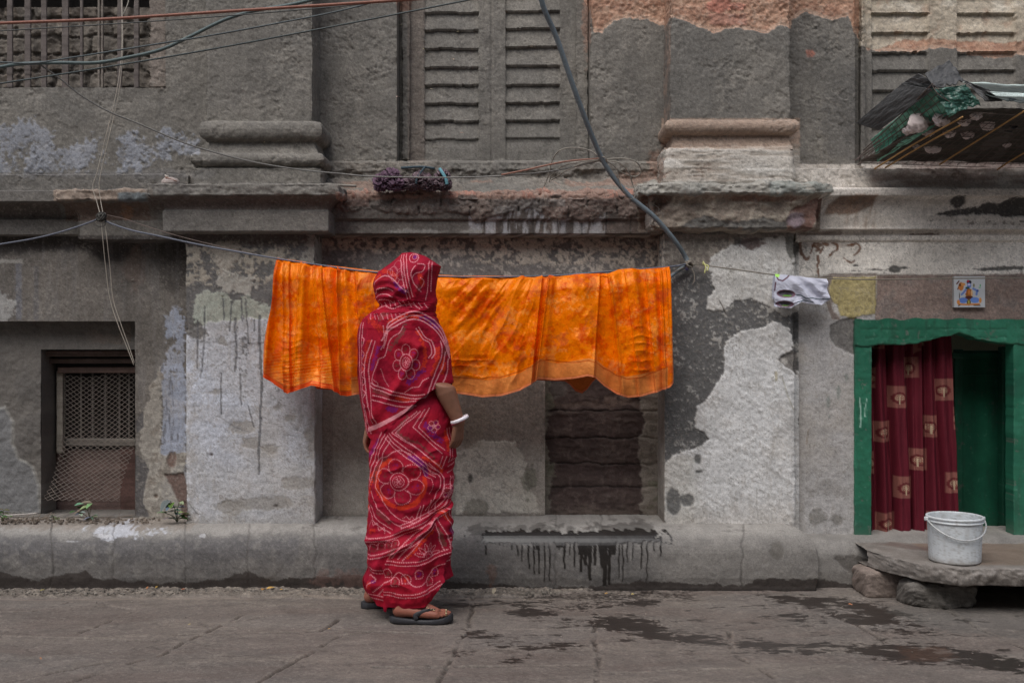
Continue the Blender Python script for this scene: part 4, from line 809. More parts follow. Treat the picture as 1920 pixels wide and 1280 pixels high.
def prof_pts(l,step=0.004):
    o=[l[0]]
    for a,b in zip(l[:-1],l[1:]):
        n=max(1,int(math.dist(a,b)/step))
        o+=[(a[0]+(b[0]-a[0])*k/n,a[1]+(b[1]-a[1])*k/n) for k in range(1,n+1)]
    return o
pf=prof_pts([(0.0,0.0),(0.104,0.0),(0.108,0.004),(0.1145,0.172),(0.1145,0.174),(0.120,0.175),(0.121,0.180),(0.117,0.181),(0.117,0.188),(0.121,0.190),(0.121,0.197),(0.117,0.200),(0.112,0.199),(0.1105,0.185),(0.1045,0.01),(0.0,0.008)])
lathe('tub',pf,(bx_,by_,bz_),M['cloth'] if False else newmat('scuffed_white_plastic',nscale=80,nvar=0.1,bump=0.15,bdist=0.001,spec=0.45),bk,col=(172,177,180),cf=bc_)
ha=[]
for t in np.linspace(0,1,26):
    a=math.pi*t; ha.append((bx_-0.127*math.cos(a),by_-0.125*math.sin(a)*0.99,bz_+0.186-0.075*math.sin(a)**1.2))
tubes('handle',[(ha,0.0035,{'seg':8,'n':3})],simple('grey_wire',(150,152,152),0.35,spec=0.6),bk)
for s in (-1,1): lathe('lug',prof_pts([(0.0,-0.009),(0.010,-0.009),(0.011,0.0),(0.010,0.008),(0.0,0.009)]),(bx_+s*0.125,by_,bz_+0.186),M['scuffed'] if 'scuffed' in M else simple('white_lug',(165,168,170),0.5),bk,seg=14)
# curtain in the doorway
def curtain():
    nu,nv=260,330; u=np.linspace(0,1,nu)[None,:]; v=np.linspace(0,1,nv)[:,None]
    Y0=5.13
    xl=X_(1636,Y0)-0.01; xr=X_(1784,Y0)
    top=Z_(632,Y0)+0.03; bot=0.215
    w_=fbm(u*4+v*0.5,v*1.0+u*0,331,3)*0.02
    w_=w_+fbm(u*3.3,v*0.6,335,2)*0.07; uu=u+w_; ph=uu*2*math.pi*(5.0)+0.6*np.sin(v*3+u*3)
    Y=Y0+0.022*np.sin(ph)*(0.45+0.5*v+0.5*fbm(u*2.7,v*0.4,336,2))+0.010*np.sin(ph*2.3+1)+fbm(u*20+v*0,v*5,333,3)*0.004
    X=xl+(xr-xl)*u+0.006*np.cos(ph)+ (v*u*0.03) - 0.02*(1-v)*0
    Z=top+(bot-top)*v+0*u
    P=np.stack([X+0*v,Y,Z],-1)
    px=1632+152*u+0*v+ (v-0.5)*0; py=632+390*v+0*u
    S={'C':np.tile(D(84,6,26),(nv,nu,1)),'H':np.zeros((nv,nu)),'R':np.full((nv,nu),0.75)}
    lay(S,(np.sin(uu*95+0*v)>0.55)*0.35,D(66,6,20)); lay(S,sst(640,1020,py)*0.0,D(120,8,30))
    sq=[(1640,650,16,16,0),(1730,648,17,12,1),(1705,702,14,20,0.05),(1683,759,16,21,-0.03),(1766,745,17,21,0.03),(1655,826,16,20,0),(1740,816,16,21,-0.02),(1635,722,7,20,0),(1717,880,19,21,-0.02),(1633,887,8,22,0),(1692,934,15,21,-0.05),(1779,925,12,20,0),(1660,1003,18,20,0),(1745,1003,12,22,0),(1786,800,6,22,0)]
    for cx,cy,a,b,r in sq:
        dx=px-cx; dy=py-cy+dx*r; m=sst(1.2,-1.2,np.maximum(np.abs(dx)-a,np.abs(dy)-b)); lay(S,m,D(118,68,60)); lay(S,m*(np.sin(dx*2.2+0*dy)>0)*0.2,D(130,76,64))
        q=np.sqrt(dx**2+(dy-2)**2); ang=np.arctan2(dy-2,dx); rr=10.5+1.2*np.abs(np.sin(ang*7)); lay(S,m*sst(rr+1,rr-1,q)*sst(7.3,8.3,q)*0.9,D(84,12,22)); 
        dots=(np.sin(dx*1.9+cy)*np.sin(dy*1.9+cx)>0.2)*sst(8,6,q); lay(S,m*sst(8.3,7,q)*0.5,D(110,50,44)); lay(S,m*dots*(dy<6),D(160,140,112)); lay(S,m*sst(1.3,0.5,np.abs(dx))*(dy>-2)*(dy<15),D(160,140,112))
    o=raw('door_curtain',P,quads(nv,nu),S['C'],S['R'],mat=M['cloth'])
    sm=o.modifiers.new('thick','SOLIDIFY'); sm.thickness=0.002
    return tag(o,'dark red curtain with tan printed squares hanging in the green doorway','curtain')
curtain()
# god picture tile above the door: painted seated figure on a white glazed tile
def tile():
    n=110; u=np.linspace(0,58,n)[None,:]; v=np.linspace(0,58,n)[:,None]; Y=5.012
    px=1789+u+0*v; py=518+v+0*u
    S={'C':np.tile(D(168,172,176),(n,n,1)),'H':np.zeros((n,n)),'R':np.full((n,n),0.2)}
    def E(cx,cy,rx,ry,c,a=1): lay(S,sst(-.5,.5,sdf_ell(px,py,cx,cy,rx,ry))*a,D(*c))
    def Lp(q,w,c): lay(S,sst(w+.5,w-.5,dist_line(px,py,q)),D(*c))
    Lp([(1794,532),(1798,527)],1.2,(90,40,40)); Lp([(1796,542),(1799,533)],1.2,(110,60,50))
    E(1802,537,5,8,(176,104,30)); E(1800,534,2,3,(90,50,30)); E(1806,533,4,3,(190,130,60)); E(1799,555,0.8,6,(60,50,40))
    E(1817,529,4.6,4,(40,36,44)); E(1815,527,2.4,2.4,(150,30,50)); E(1817,535,4,5,(86,112,176)); E(1814,540,4,2.5,(30,70,70)); E(1817,533.5,2.6,1.4,(190,180,200))
    E(1817,550,7,9,(150,86,20)); E(1822,549,1.8,6,(200,160,110)); E(1817,548,2,5,(190,110,30)); E(1817,558,8,3.4,(80,40,36)); E(1809,547,2.6,3.2,(190,175,205))
    Lp([(1811,543),(1806,549),(1803,552)],2,(92,120,180)); Lp([(1825,541),(1832,545),(1831,552)],2,(92,120,180)); E(1833,545,2.2,2.2,(50,80,150))
    E(1806,563,8,5.5,(74,108,178)); E(1828,562.5,8.5,5.5,(84,120,188)); E(1797,566,3,4,(190,120,40)); E(1838,563,2.6,5,(196,130,50)); E(1816.5,567,4,6,(90,80,30)); E(1816.5,566,1.6,3,(160,150,60)); Lp([(1797,570),(1812,571),(1836,570)],1.6,(180,110,40)); Lp([(1826,572.5),(1838,572.5)],0.8,(30,28,26)); Lp([(1797,573),(1800,572)],0.9,(40,34,30))
    E(1826,535,1.6,3.6,(110,110,70)); E(1838,535,1.2,2,(60,150,90)); E(1837,539,2.2,1,(80,160,110))
    P=np.stack([X_(px,Y),np.full((n,n),Y),Z_(py,Y)],-1)
    X0,X1,Z0,Z1=P[0,0,0],P[0,-1,0],P[-1,0,2],P[0,0,2]
    V=np.array([(X0,Y,Z1),(X1,Y,Z1),(X1,Y,Z0),(X0,Y,Z0),(X0,Y+.02,Z1),(X1,Y+.02,Z1),(X1,Y+.02,Z0),(X0,Y+.02,Z0)])
    Q=np.array([[4,5,1,0],[1,5,6,2],[2,6,7,3],[3,7,4,0]])
    m_=newmat('glazed_tile',nscale=60,nvar=0.02,bump=0.02,bdist=0.001,spec=0.6,cvar=0.02)
    o=join_raw('picture_tile',[(P,quads(n,n),S['C'],S['R']),(V,Q,np.tile(D(150,150,150),(8,1)),np.full(8,.3))],m_,smooth=False)
    return tag(o,'small white ceramic tile painted with a seated blue-skinned figure above the doorway','picture tile')
tile()
# white garment pegged over the line
def garment():
    nu,nv=170,110; u=np.linspace(0,1,nu)[None,:]; v=np.linspace(0,1,nv)[:,None]; Y0=4.93
    top=np.interp(u,[0,0.1,0.5,1],[513.5,514.5,518,523]); bot=np.interp(u,[0,0.3,0.36,0.5,0.62,0.85,1],[575,578,574,566,570,572,563])
    lft=np.interp(v,[0,0.15,0.5,1],[1452,1451,1449,1449]); rgt=np.interp(v,[0,0.5,0.8,1],[1549,1549,1552,1553])
    px=lft+(rgt-lft)*u; py=top+(bot-top)*v
    fold=0.010*np.sin((u*3.1-v*1.5)*6)*sst(0,0.2,v)*sst(0.25,0.45,u)+0.008*fbm(u*7-v*4,v*3+u*3,341,4)*(v+0.1)
    Y=Y0-0.012-0.014*np.sin(np.clip(v*3,0,1)*math.pi*0.6)+fold
    S={'C':np.tile(D(166,168,182),(nv,nu,1)),'H':np.zeros((nv,nu)),'R':np.full((nv,nu),0.85)}
    for q in ([(1488,552),(1500,554),(1508,560),(1520,559),(1532,561),(1553,560)],[(1492,567),(1505,563),(1520,567)]): lay(S,sst(1.5,.6,dist_line(px,py,q))*0.9,D(60,76,84))
    for q in ([(1453,516),(1457,525),(1465,527),(1475,520),(1479,515)],[(1450,545),(1452,530)]): lay(S,sst(1.8,.7,dist_line(px,py,q)),D(84,48,62))
    for cx,cy,rx,ry in ((1472,551,18,7.5),(1469,570,17,6)):
        e=sdf_ell(px,py+(px-cx)*-0.05,cx,cy,rx,ry); lay(S,sst(-.5,.5,e),D(96,66,80)); lay(S,sst(1.2,2.4,e)*0.85,D(74,74,82)); lay(S,sst(0.6,1.6,sdf_ell(px,py,cx+2,cy+ry*0.45,rx*0.75,ry*0.36)),D(84,134,40)); Y=Y+0.012*sst(0,4,e)
    lay(S,sst(-.5,.5,sdf_ell(px,py,1456,516,4.5,4)),D(150,230,80))
    P=np.stack([X_(px,Y0),Y+0*px,Z_(py,Y0)],-1)
    B=P.copy(); B[...,1]=Y0+0.012+(Y0-0.012-Y)*0.3; B[...,2]=P[...,2]+(P[0:1,:,2]-P[...,2])*0.25
    mcl=newmat('white_jersey',nscale=60,nvar=0.04,bump=0.3,bdist=0.001,bscale=600,spec=0.2,cvar=0.04)
    o=join_raw('laundry_garment',[(P,quads(nv,nu),S['C'],S['R']),(B,quads(nv,nu)[:,::-1],S['C']*0+D(160,162,175),S['R'])],mcl)
    return tag(o,'small white children\'s garment with purple piping and neon green inside, folded over the line','garment')
garment()
# ------- cables, strings and ropes
def cable(name,pts,r,col,label,cat='cable',rough=0.5,seg=8,**k):
    o=tubes(name,[(P3(pts),r,{'seg':seg,'n':8})],simple('sheath_%d_%d_%d'%col,col,rough),None); return tag(o,label,cat)
cable('power_cable',[(1005,-90,4.35),(1015,0,4.42),(1045,75,4.5),(1085,190,4.6),(1130,300,4.74),(1175,362,4.80),(1225,405,4.83),(1262,447,4.88),(1283,478,4.93),(1288,494,4.93),(1268,510,4.94),(1252,522,4.94)],[0.0115]*8+[0.0085,0.009],(92,102,108),'thick grey-blue cable slanting down past the middle shutter to the bracket on the right pilaster')
cable('power_cable',[(-120,52,4.25),(0,44,4.2),(200,36,4.2),(450,20,4.2),(760,0,4.2),(1000,-18,4.2)],0.0062,(120,74,58),'orange-brown cable running almost level across the top left above the grated window')
cable('power_cable',[(-120,150,4.5),(-20,130,4.5),(40,120,4.5),(110,118,4.5),(180,118,4.5),(240,108,4.5),(300,94,4.5),(350,72,4.5),(420,38,4.5),(480,20,4.5),(560,6,4.5),(700,-30,4.5)],0.0078,(70,84,84),'thick dark green-grey cable bending up to the right across the grated window')
cable('power_cable',[(-120,64,4.4),(0,58,4.4),(200,46,4.4),(400,32,4.4),(640,12,4.4),(800,-6,4.4)],0.0026,(62,64,62),'thin dark wire just below the orange-brown cable')
cable('power_cable',[(-120,117,4.45),(0,117,4.45),(60,119,4.45),(130,109,4.45),(300,82,4.45),(400,66,4.45),(520,44,4.45),(640,20,4.45),(760,-12,4.45)],0.0036,(66,74,76),'thin dark wire crossing behind the thick green-grey cable')
cable('power_cable',[(-120,176,4.3),(0,157,4.3),(200,126,4.3),(400,92,4.3),(640,47,4.3),(880,0,4.3),(1000,-26,4.3)],0.0036,(58,66,66),'thin dark wire rising to the right, lowest of the wires at top left')
cable('cable',[(70,118,4.5),(110,146,4.55),(150,178,4.6),(205,210,4.65),(260,232,4.7),(340,266,4.75),(410,288,4.8),(480,305,4.84),(560,318,4.88),(640,326,4.92),(700,331,4.92),(830,333,4.92),(940,330,4.9),(1040,320,4.84),(1130,300,4.76)],0.0038,(104,102,98),'long grey wire sagging past the left pilaster base and over the purple bundle')
cable('cable',[(940,328,4.9),(985,319,4.86),(1060,303,4.8),(1130,297,4.75)],0.0042,(128,88,72),'short reddish strand leading to the tied wire coil')
def multi(name,lst,r,col,label,cat,rough=0.6):
    o=tubes(name,[(P3(q),r,{'seg':6,'n':8}) for q in lst],simple('sheath_%d_%d_%d'%col,col,rough)); return tag(o,label,cat)
multi('wire_coil',[[(1130,299,4.74),(1105,282,4.75),(1075,277,4.78),(1050,282,4.8),(1036,300,4.84),(1028,330,4.88),(1020,350,4.9)],
  [(1130,299,4.74),(1090,303,4.77),(1055,312,4.82),(1035,328,4.86),(1030,342,4.88)],[(1130,300,4.74),(1095,306,4.77),(1062,320,4.82),(1034,338,4.87)],
  [(1130,299,4.74),(1165,297,4.74),(1190,302,4.75),(1202,316,4.78),(1199,327,4.8),(1187,331,4.8),(1165,323,4.77),(1148,309,4.75),(1131,301,4.74)],
  [(1135,301,4.74),(1160,305,4.74),(1178,322,4.77),(1186,345,4.8),(1192,362,4.8),(1186,373,4.8),(1176,368,4.8),(1165,350,4.78),(1156,320,4.76)],
  [(1122,299,4.735),(1128,294,4.725),(1136,297,4.725),(1136,304,4.74),(1127,304,4.75),(1122,299,4.735)]],0.0028,(124,118,108),'loose coil of thin grey wire tied round the thick slanting cable','wire coil')
multi('string',[[(228,-60,4.7),(228,0,4.7),(228,100,4.72),(217,180,4.76),(200,250,4.8),(183,320,4.84),(174,350,4.86),(182,380,4.87),(188,405,4.87),(192,440,4.88),(198,500,4.95),(206,560,5.0),(222,610,5.03),(237,648,5.06),(251,684,5.08)],
  [(229,-60,4.71),(229,0,4.71),(230,100,4.73),(222,180,4.77),(206,250,4.8),(190,320,4.84),(186,350,4.86),(189,378,4.87),(194,405,4.87),(200,445,4.88),(206,500,4.95),(212,560,5.0),(227,608,5.03),(240,644,5.06),(252,680,5.08)]],0.0021,(168,160,146),'pair of pale strings hanging from the grated window through the dark knot','string')
multi('string',[[(243,-40,4.72),(241,0,4.72),(236,16,4.72),(229,30,4.72)]],0.0022,(172,166,152),'short loose end of pale string beside the top of the paired strings','string')
cable('clothesline',[(-120,478,4.8),(0,458,4.82),(60,448,4.83),(110,436,4.84),(160,420,4.86),(190,408,4.88)],0.0040,(82,86,98),'blue-grey line running from the left edge up to the dark knot','line')
cable('clothesline',[(190,412,4.88),(240,430,4.86),(300,443,4.84),(370,458,4.82),(440,471,4.80),(520,485,4.80),(600,497,4.80),(700,510,4.80),(860,519,4.80),(1030,517,4.81),(1140,509,4.83),(1255,500,4.88),(1292,494,4.93)],0.0042,(84,88,100),'blue-grey line from the dark knot that carries the orange cloth','line')
cable('clothesline',[(200,403,4.88),(235,411,4.88),(268,422,4.86),(340,444,4.84),(430,466,4.81),(522,486,4.80)],0.0016,(100,84,76),'thin brown cord above the blue-grey line left of the orange cloth','line')
cable('clothesline',[(1292,494,4.93),(1340,500,4.92),(1400,508,4.92),(1456,515.5,4.92),(1555,522,4.92),(1640,524,4.93),(1790,522,4.94),(1930,521,4.95),(2100,520,4.96)],0.0030,(112,106,94),'grey washing line from the pilaster bracket past the white garment to the right','line')
def knot(name,cx,cy,Y,r,col,label,seed,n=9,th=0.0035,extra=()):
    rn=random.Random(seed); L=[]
    for k in range(n):
        a0=rn.uniform(0,6.28); q=[]
        ax=Vector((rn.uniform(-1,1),rn.uniform(-1,1),rn.uniform(-1,1))).normalized(); b=ax.orthogonal().normalized(); c=ax.cross(b)
        rr=r*rn.uniform(0.55,1.0)
        for i in range(9):
            a=a0+i/8*5.6; p=Vector((X_(cx,Y),Y,Z_(cy,Y)))+(b*math.cos(a)+c*math.sin(a))*rr*rn.uniform(0.85,1.1); q.append(tuple(p))
        L.append((q,th,{'seg':6,'n':5}))
    for e in extra: L.append((P3(e),th*0.7,{'seg':6,'n':6}))
    return tag(tubes(name,L,simple('cord_%d_%d_%d'%col,col,0.8)),label,'knot')
knot('rope_knot',190,407,4.87,0.026,(64,62,58),'dark tangled knot of cord where the strings cross the left line',3,n=14,extra=[[(178,418,4.87),(184,424,4.86),(196,423,4.86),(197,414,4.87)]])
knot('rope_knot',1292,495,4.925,0.022,(112,104,94),'pale frayed knot tying the lines to the right pilaster',5,n=9,extra=[[(1294,500,4.92),(1301,512,4.92),(1302,526,4.92),(1298,533,4.92)],[(1290,500,4.92),(1272,506,4.93),(1256,516,4.94),(1264,524,4.93)],[(1304,490,4.92),(1318,494,4.92),(1330,497,4.92)],[(1246,486,4.95),(1270,496,4.94),(1290,494,4.93)]])
knot('cord_binding',1287,503,4.93,0.012,(72,70,104),'small dark blue cord binding just below the pale frayed knot',8,n=6,th=0.003)
multi('ribbon_scrap',[[(1318,490,4.92),(1323,500,4.91),(1321,512,4.91)],[(1317,494,4.92),(1328,499,4.91),(1326,508,4.91)]],0.0035,(172,170,104),'pale yellow scrap of ribbon tied to the line beside the frayed knot','ribbon')
cable('pipe',[(512,349,4.87),(560,347.5,4.9),(620,347,4.95),(668,349,5.0)],0.0065,(134,128,118),'thin pale pipe lying on top of the left cornice','pipe')
# clay ball / wrapped pot on the cornice
pt=thing('wrapped_pot','small pinkish-white cloth-wrapped pot sitting on the left cornice','pot',(X_(320,4.97),4.97,Z_(347,4.97)-0.006))
lathe('pot_body',prof_pts([(0.0,0.0),(0.036,0.0),(0.045,0.012),(0.043,0.026),(0.030,0.038),(0.012,0.044),(0.0,0.045)]),tuple(pt.location),simple('wrapped_cloth',(150,138,132),0.85),pt,seg=30)
tubes('cord',[([tuple(Vector(pt.location)+Vector((0.045*math.cos(a),-0.03*math.sin(a)-0.008,0.038-0.028*abs(a-1.9)/1.9))) for a in np.linspace(0.6,1.9,8)],0.003,{'seg':6,'n':4})],simple('pot_cord',(128,92,78),0.8),pt)
tubes('bow',[([tuple(Vector(pt.location)+Vector(q)) for q in ((-0.012,-0.01,0.043),(-0.024,-0.012,0.054),(-0.016,-0.014,0.046),(-0.006,-0.016,0.048))],0.0035,{'seg':6,'n':5})],simple('bow_cloth',(170,160,150),0.8),pt)
# crumpled purple cloth bundle on the sill
def crumple(name,cx,cy,Y,rx,ry,rz,seed,colf,parent,amp=0.35,n=110):
    th=np.linspace(0,2*math.pi,n)[None,:]; ph=np.linspace(0.02,math.pi-0.02,n//2)[:,None]
    d=np.stack([np.sin(ph)*np.cos(th),np.sin(ph)*np.sin(th),np.cos(ph)+0*th],-1)
    a=d[...,0]*1.3+d[...,2]*0.7+seed*3.3; b=d[...,1]*1.1-d[...,2]*0.9+d[...,0]*0.3+seed*1.3
    w_=fbm(a*1.2,b*1.2,401,3); n1=1-np.abs(fbm(a*1.7+w_*.8,b*1.5,402,4))*2.2; n2=1-np.abs(fbm(a*3+w_*2,b*3,405,3))*1.8
    r=1+amp*(n1-0.5)+amp*0.22*(n2-0.5); P=d*r[...,None]*np.array([rx,ry,rz])+np.array(at(cx,cy,Y))
    P[...,2]=np.maximum(P[...,2],Z_(363,5.03)+0.004)
    C=colf(n1,n2,a,b); 
    return raw(name,P,quads(*P.shape[:2]),C,np.full(P.shape[:2],0.9).ravel(),True,M['cloth'],parent)
bn_=thing('cloth_bundle','crumpled mauve and patterned cloth bundle with a turquoise strip on the brick sill','cloth bundle',at(775,362,4.99))
def cA(n1,n2,a,b): return D(88,66,82)*(0.85+0.25*n1)[...,None]
def cB(n1,n2,a,b):
    k=sst(0.1,0.5,np.sin(a*26+n2*3)*np.sin(b*24+n1*2)+0.2)[...,None]; return D(66,46,56)*(1-k)+D(112,98,102)*k
for q in ((716,342,4.985,.042,.045,.044,2),(735,332,4.99,.05,.04,.04,23),(742,347,4.98,.05,.045,.03,27)): crumple('plain_cloth',*q,cA,bn_,0.42)
for q in ((770,345,4.985,.05,.045,.032,5),(790,337,4.985,.048,.045,.040,31),(806,346,4.98,.05,.045,.034,37),(829,332,4.98,.036,.04,.034,9),(833,346,4.975,.034,.04,.034,43)): crumple('patterned_cloth',*q,cB,bn_,0.42)
tubes('turquoise_strip',[(P3([(824,316,4.94),(830,325,4.925),(836,336,4.92),(838,346,4.925)]),0.008,{'seg':6,'n':6,'flat':0.5})],simple('turquoise_cloth',(84,138,150),0.8),bn_)
tubes('dark_edge',[(P3([(752,315,5.0),(768,314,4.99),(790,313,4.99),(815,316,4.98)]),0.006,{'seg':6,'n':6}),(P3([(798,312,4.98),(790,322,4.96),(782,334,4.945),(780,345,4.94)]),0.005,{'seg':6,'n':6})],simple('dark_edge_cloth',(50,66,74),0.8),bn_)
tag(crumple('rag',130,709,5.27,0.032,0.03,0.024,14,lambda n1,n2,a,b:D(108,66,70)*(0.8+0.3*n1)[...,None],None,0.3,60),'dusty maroon rag wedged at the top corner of the window mesh','rag')
# ------- sloping wire-basket awning with torn green sheet above the door
aw=thing('makeshift_awning','sloping makeshift awning of wire mesh, torn dark sheets and green plastic above the doorway','awning',at(1900,310,5.0))
A=np.array(at(1612,303,5.0)); B=np.array(at(2160,309,5.0)); Cc=np.array(at(1790,206,4.45)); Dd=np.array(at(2160,214,4.42))
def patch4(name,a,b,c,d,nu,nv,colf,parent,seed,amp=0.006,thick=0.003,mat=None,rag=None,rg=0.7):
    u=np.linspace(0,1,nu)[None,:,None]; v=np.linspace(0,1,nv)[:,None,None]
    P=(a*(1-u)+b*u)*(1-v)+(c*(1-u)+d*u)*v
    U=np.linspace(0,1,nu)[None,:]+0*v[...,0]; V=np.linspace(0,1,nv)[:,None]+0*U
    if rag is not None:
        e=fbm(U*9,V*0,410+seed,5)*rag; P=P+(((c*(1-u)+d*u)-(a*(1-u)+b*u)))*(e*V**3)[...,None]
    n1=fbm(U*4,V*4,420+seed,4); n2=fbm(U*18,V*14,421+seed,4); N=normals(P); P=P+N*(n1*amp+n2*amp*0.25)[...,None]
    o=raw(name,P,quads(nv,nu),colf(U,V,n1,n2),np.full(nu*nv,rg),True,mat or M['plaster'],parent)
    s=o.modifiers.new('thick','SOLIDIFY'); s.thickness=thick; return o
def cdark(U,V,n1,n2):
    S={'C':np.tile(D(62,58,52),U.shape+(1,)),'H':0*U,'R':0*U+.8}; lay(S,sst(0.0,0.6,n1)*0.6,D(78,72,64)); lay(S,sst(0.25,0.35,fbm(U*22,V*9,430,4))*0.6,D(92,84,80)); return S['C']
patch4('underside_sheet',Cc,Dd,A,B,200,90,cdark,aw,1,0.012)
def cflap(U,V,n1,n2): return D(62,62,62)*(1+0.15*n1+0.12*n2)[...,None]
fl=[at(1604,231,4.80),at(1648,245,4.74),at(1690,157,4.58),at(1750,168,4.42)]
patch4('dark_flap',*[np.array(q) for q in (fl[2],fl[3],fl[0],fl[1])],60,90,cflap,aw,2,0.004,0.004,rg=0.55)
patch4('dark_flap',*[np.array(at(*q)) for q in ((1734,138,4.46),(1780,113,4.5),(1752,166,4.40),(1808,152,4.44))],40,40,cflap,aw,3,0.006,0.004,rag=0.15,rg=0.55)
patch4('dark_flap',*[np.array(at(*q)) for q in ((1690,157,4.58),(1722,138,4.5),(1735,175,4.50),(1760,160,4.42))],30,30,cflap,aw,13,0.004,0.004,rg=0.55)
def cgreen(U,V,n1,n2):
    S={'C':np.tile(D(56,128,106),U.shape+(1,)),'H':0*U,'R':0*U+.4}; lay(S,sst(-0.2,0.5,n1)*0.8,D(116,188,164)); lay(S,sst(0.2,0.7,n2)*0.35,D(20,40,34)); return S['C']  # green raised to stand in for daylight passing through the plastic
patch4('green_sheet',np.array(at(1632,262,4.98)),np.array(at(1750,166,4.42)),np.array(at(1645,304,4.97)),np.array(at(1800,206,4.43)),120,50,cgreen,aw,4,0.010,0.002,rag=0.03,rg=0.35,mat=M['paint'])
patch4('green_sheet',np.array(at(1752,168,4.41)),np.array(at(1812,158,4.42)),np.array(at(1775,215,4.40)),np.array(at(1838,196,4.42)),60,50,(lambda U,V,a,b:cgreen(U,V,a,b)*0.22),aw,5,0.010,0.002,rag=0.08,rg=0.35,mat=M['paint'])  # same plastic, its colour cut down where this piece faces up to the light
def ctop(U,V,n1,n2):
    S={'C':np.tile(D(60,66,64),U.shape+(1,)),'H':0*U,'R':0*U+.5}; lay(S,sst(0.12,0.02,V)*0.9,D(168,184,178)); lay(S,sst(0,0.5,n1)*0.5,D(46,54,50)); return S['C']
patch4('top_sheet',np.array(at(1806,152,4.62)),np.array(at(2160,172,4.62)),np.array(at(1856,186,4.39)),np.array(at(2160,208,4.37)),160,40,ctop,aw,6,0.010,0.003,rag=0.25,rg=0.5)
patch4('top_sheet',np.array(at(1806,150,4.46)),np.array(at(1870,176,4.40)),np.array(at(1846,190,4.42)),np.array(at(1880,190,4.42)),40,20,cflap,aw,7,0.006,0.003,rg=0.4)
patch4('top_sheet',np.array(at(1856,172,4.40)),np.array(at(2160,186,4.38)),np.array(at(1868,181,4.395)),np.array(at(2160,195,4.375)),100,8,lambda U,V,a,b:D(178,192,188)*(1+0.2*b)[...,None],aw,8,0.003,0.002,rg=0.4)
wr=[]
dz=np.array([0.0,0.0,-0.012])
for t in np.linspace(0,1,13): wr.append(([tuple(A*(1-t)+Cc*t+dz*0+np.array([0,0,-0.006])),tuple((A*(1-t)+Cc*t+B*(1-t)+Dd*t)/2+np.array([0,0,-0.022])),tuple(B*(1-t)+Dd*t+dz)],0.0014,{'seg':4,'n':6}))
for s in np.linspace(0,1,34): wr.append(([tuple(A*(1-s)+B*s+dz),tuple(Cc*(1-s)+Dd*s+dz)],0.0013,{'seg':4,'n':2}))
# left end of the basket
E0=np.array(at(1622,283,4.97)); E1=np.array(at(1752,158,4.41)); E2=A+np.array([0.01,0,0]); E3=Cc
for t,r_ in ((0,.0028),(0.33,.002),(0.55,.0028),(1.0,.0028)):
    a_=E0*(1-t)+E2*t+np.array([-0.012,-0.01,0]); b_=E1*(1-t)+E3*t+np.array([-0.012,-0.01,0]); wr.append(([tuple(a_),tuple((a_+b_)/2+np.array([0.0,-0.01,-0.006])),tuple(b_)],r_,{'seg':5,'n':6}))
for s in np.linspace(0.02,1,20): 
    a_=E0*(1-s)+E1*s+np.array([-0.012,-0.012,0]); b_=E2*(1-s)+E3*s+np.array([-0.012,-0.012,0]); m_=(a_+b_)/2+np.array([0.004,-0.012,-0.008]); wr.append(([tuple(a_),tuple(m_),tuple(b_)],0.0013,{'seg':4,'n':6}))
for q in ([(1603,303,4.98),(1622,283,4.97),(1650,262,4.9)],[(1608,310,4.98),(1630,288,4.97),(1655,270,4.9)],[(1600,300,4.99),(1612,296,4.97),(1640,276,4.93)],[(1748,160,4.41),(1760,178,4.40),(1796,200,4.42)]): wr.append((P3(q),0.0025,{'seg':5,'n':6}))
tubes('wire_mesh',wr,simple('dark_wire',(84,72,66),0.6),aw)
for q in ([(1640,308,4.93),(1725,255,4.66),(1805,210,4.40)],[(1762,300,4.9),(1848,245,4.6),(1930,193,4.38)],[(1870,310,4.93),(1900,290,4.82),(2000,232,4.5)],[(1660,306,4.93),(1740,258,4.64),(1800,226,4.44)]):
    p=P3(q); p=[(a,b,c-0.022) for a,b,c in p]; tubes('bamboo_stick',[(p,0.0042,{'seg':6,'n':5})],simple('bamboo',(150,112,60),0.6),aw)
rn=random.Random(5)
for cx,cy,r in ((1722,230,20),(1740,244,14),(1766,222,17),(1750,272,19),(1712,240,12),(1808,226,12),(1815,250,13),(1852,232,15),(1888,270,9),(1780,248,12),(1830,215,12),(1718,272,8),(1700,246,9)):
    t=(302-cy)/98.0; Yb_=5.0-0.56*t-0.01; crumple('pale_lump',cx,cy,Yb_,r*0.0024,0.02,r*0.0021,rn.randint(1,90),lambda n1,n2,a,b:D(190,176,172)*(0.85+0.2*n1)[...,None],aw,0.2,36)
tubes('black_strap',[(P3([(1880,240,4.62),(1890,232,4.6),(1900,240,4.6),(1908,238,4.6)]),0.006,{'seg':6,'n':6}),(P3([(1884,246,4.62),(1898,247,4.6)]),0.003,{'seg':6,'n':4})],simple('black_plastic',(40,40,46),0.4),aw)
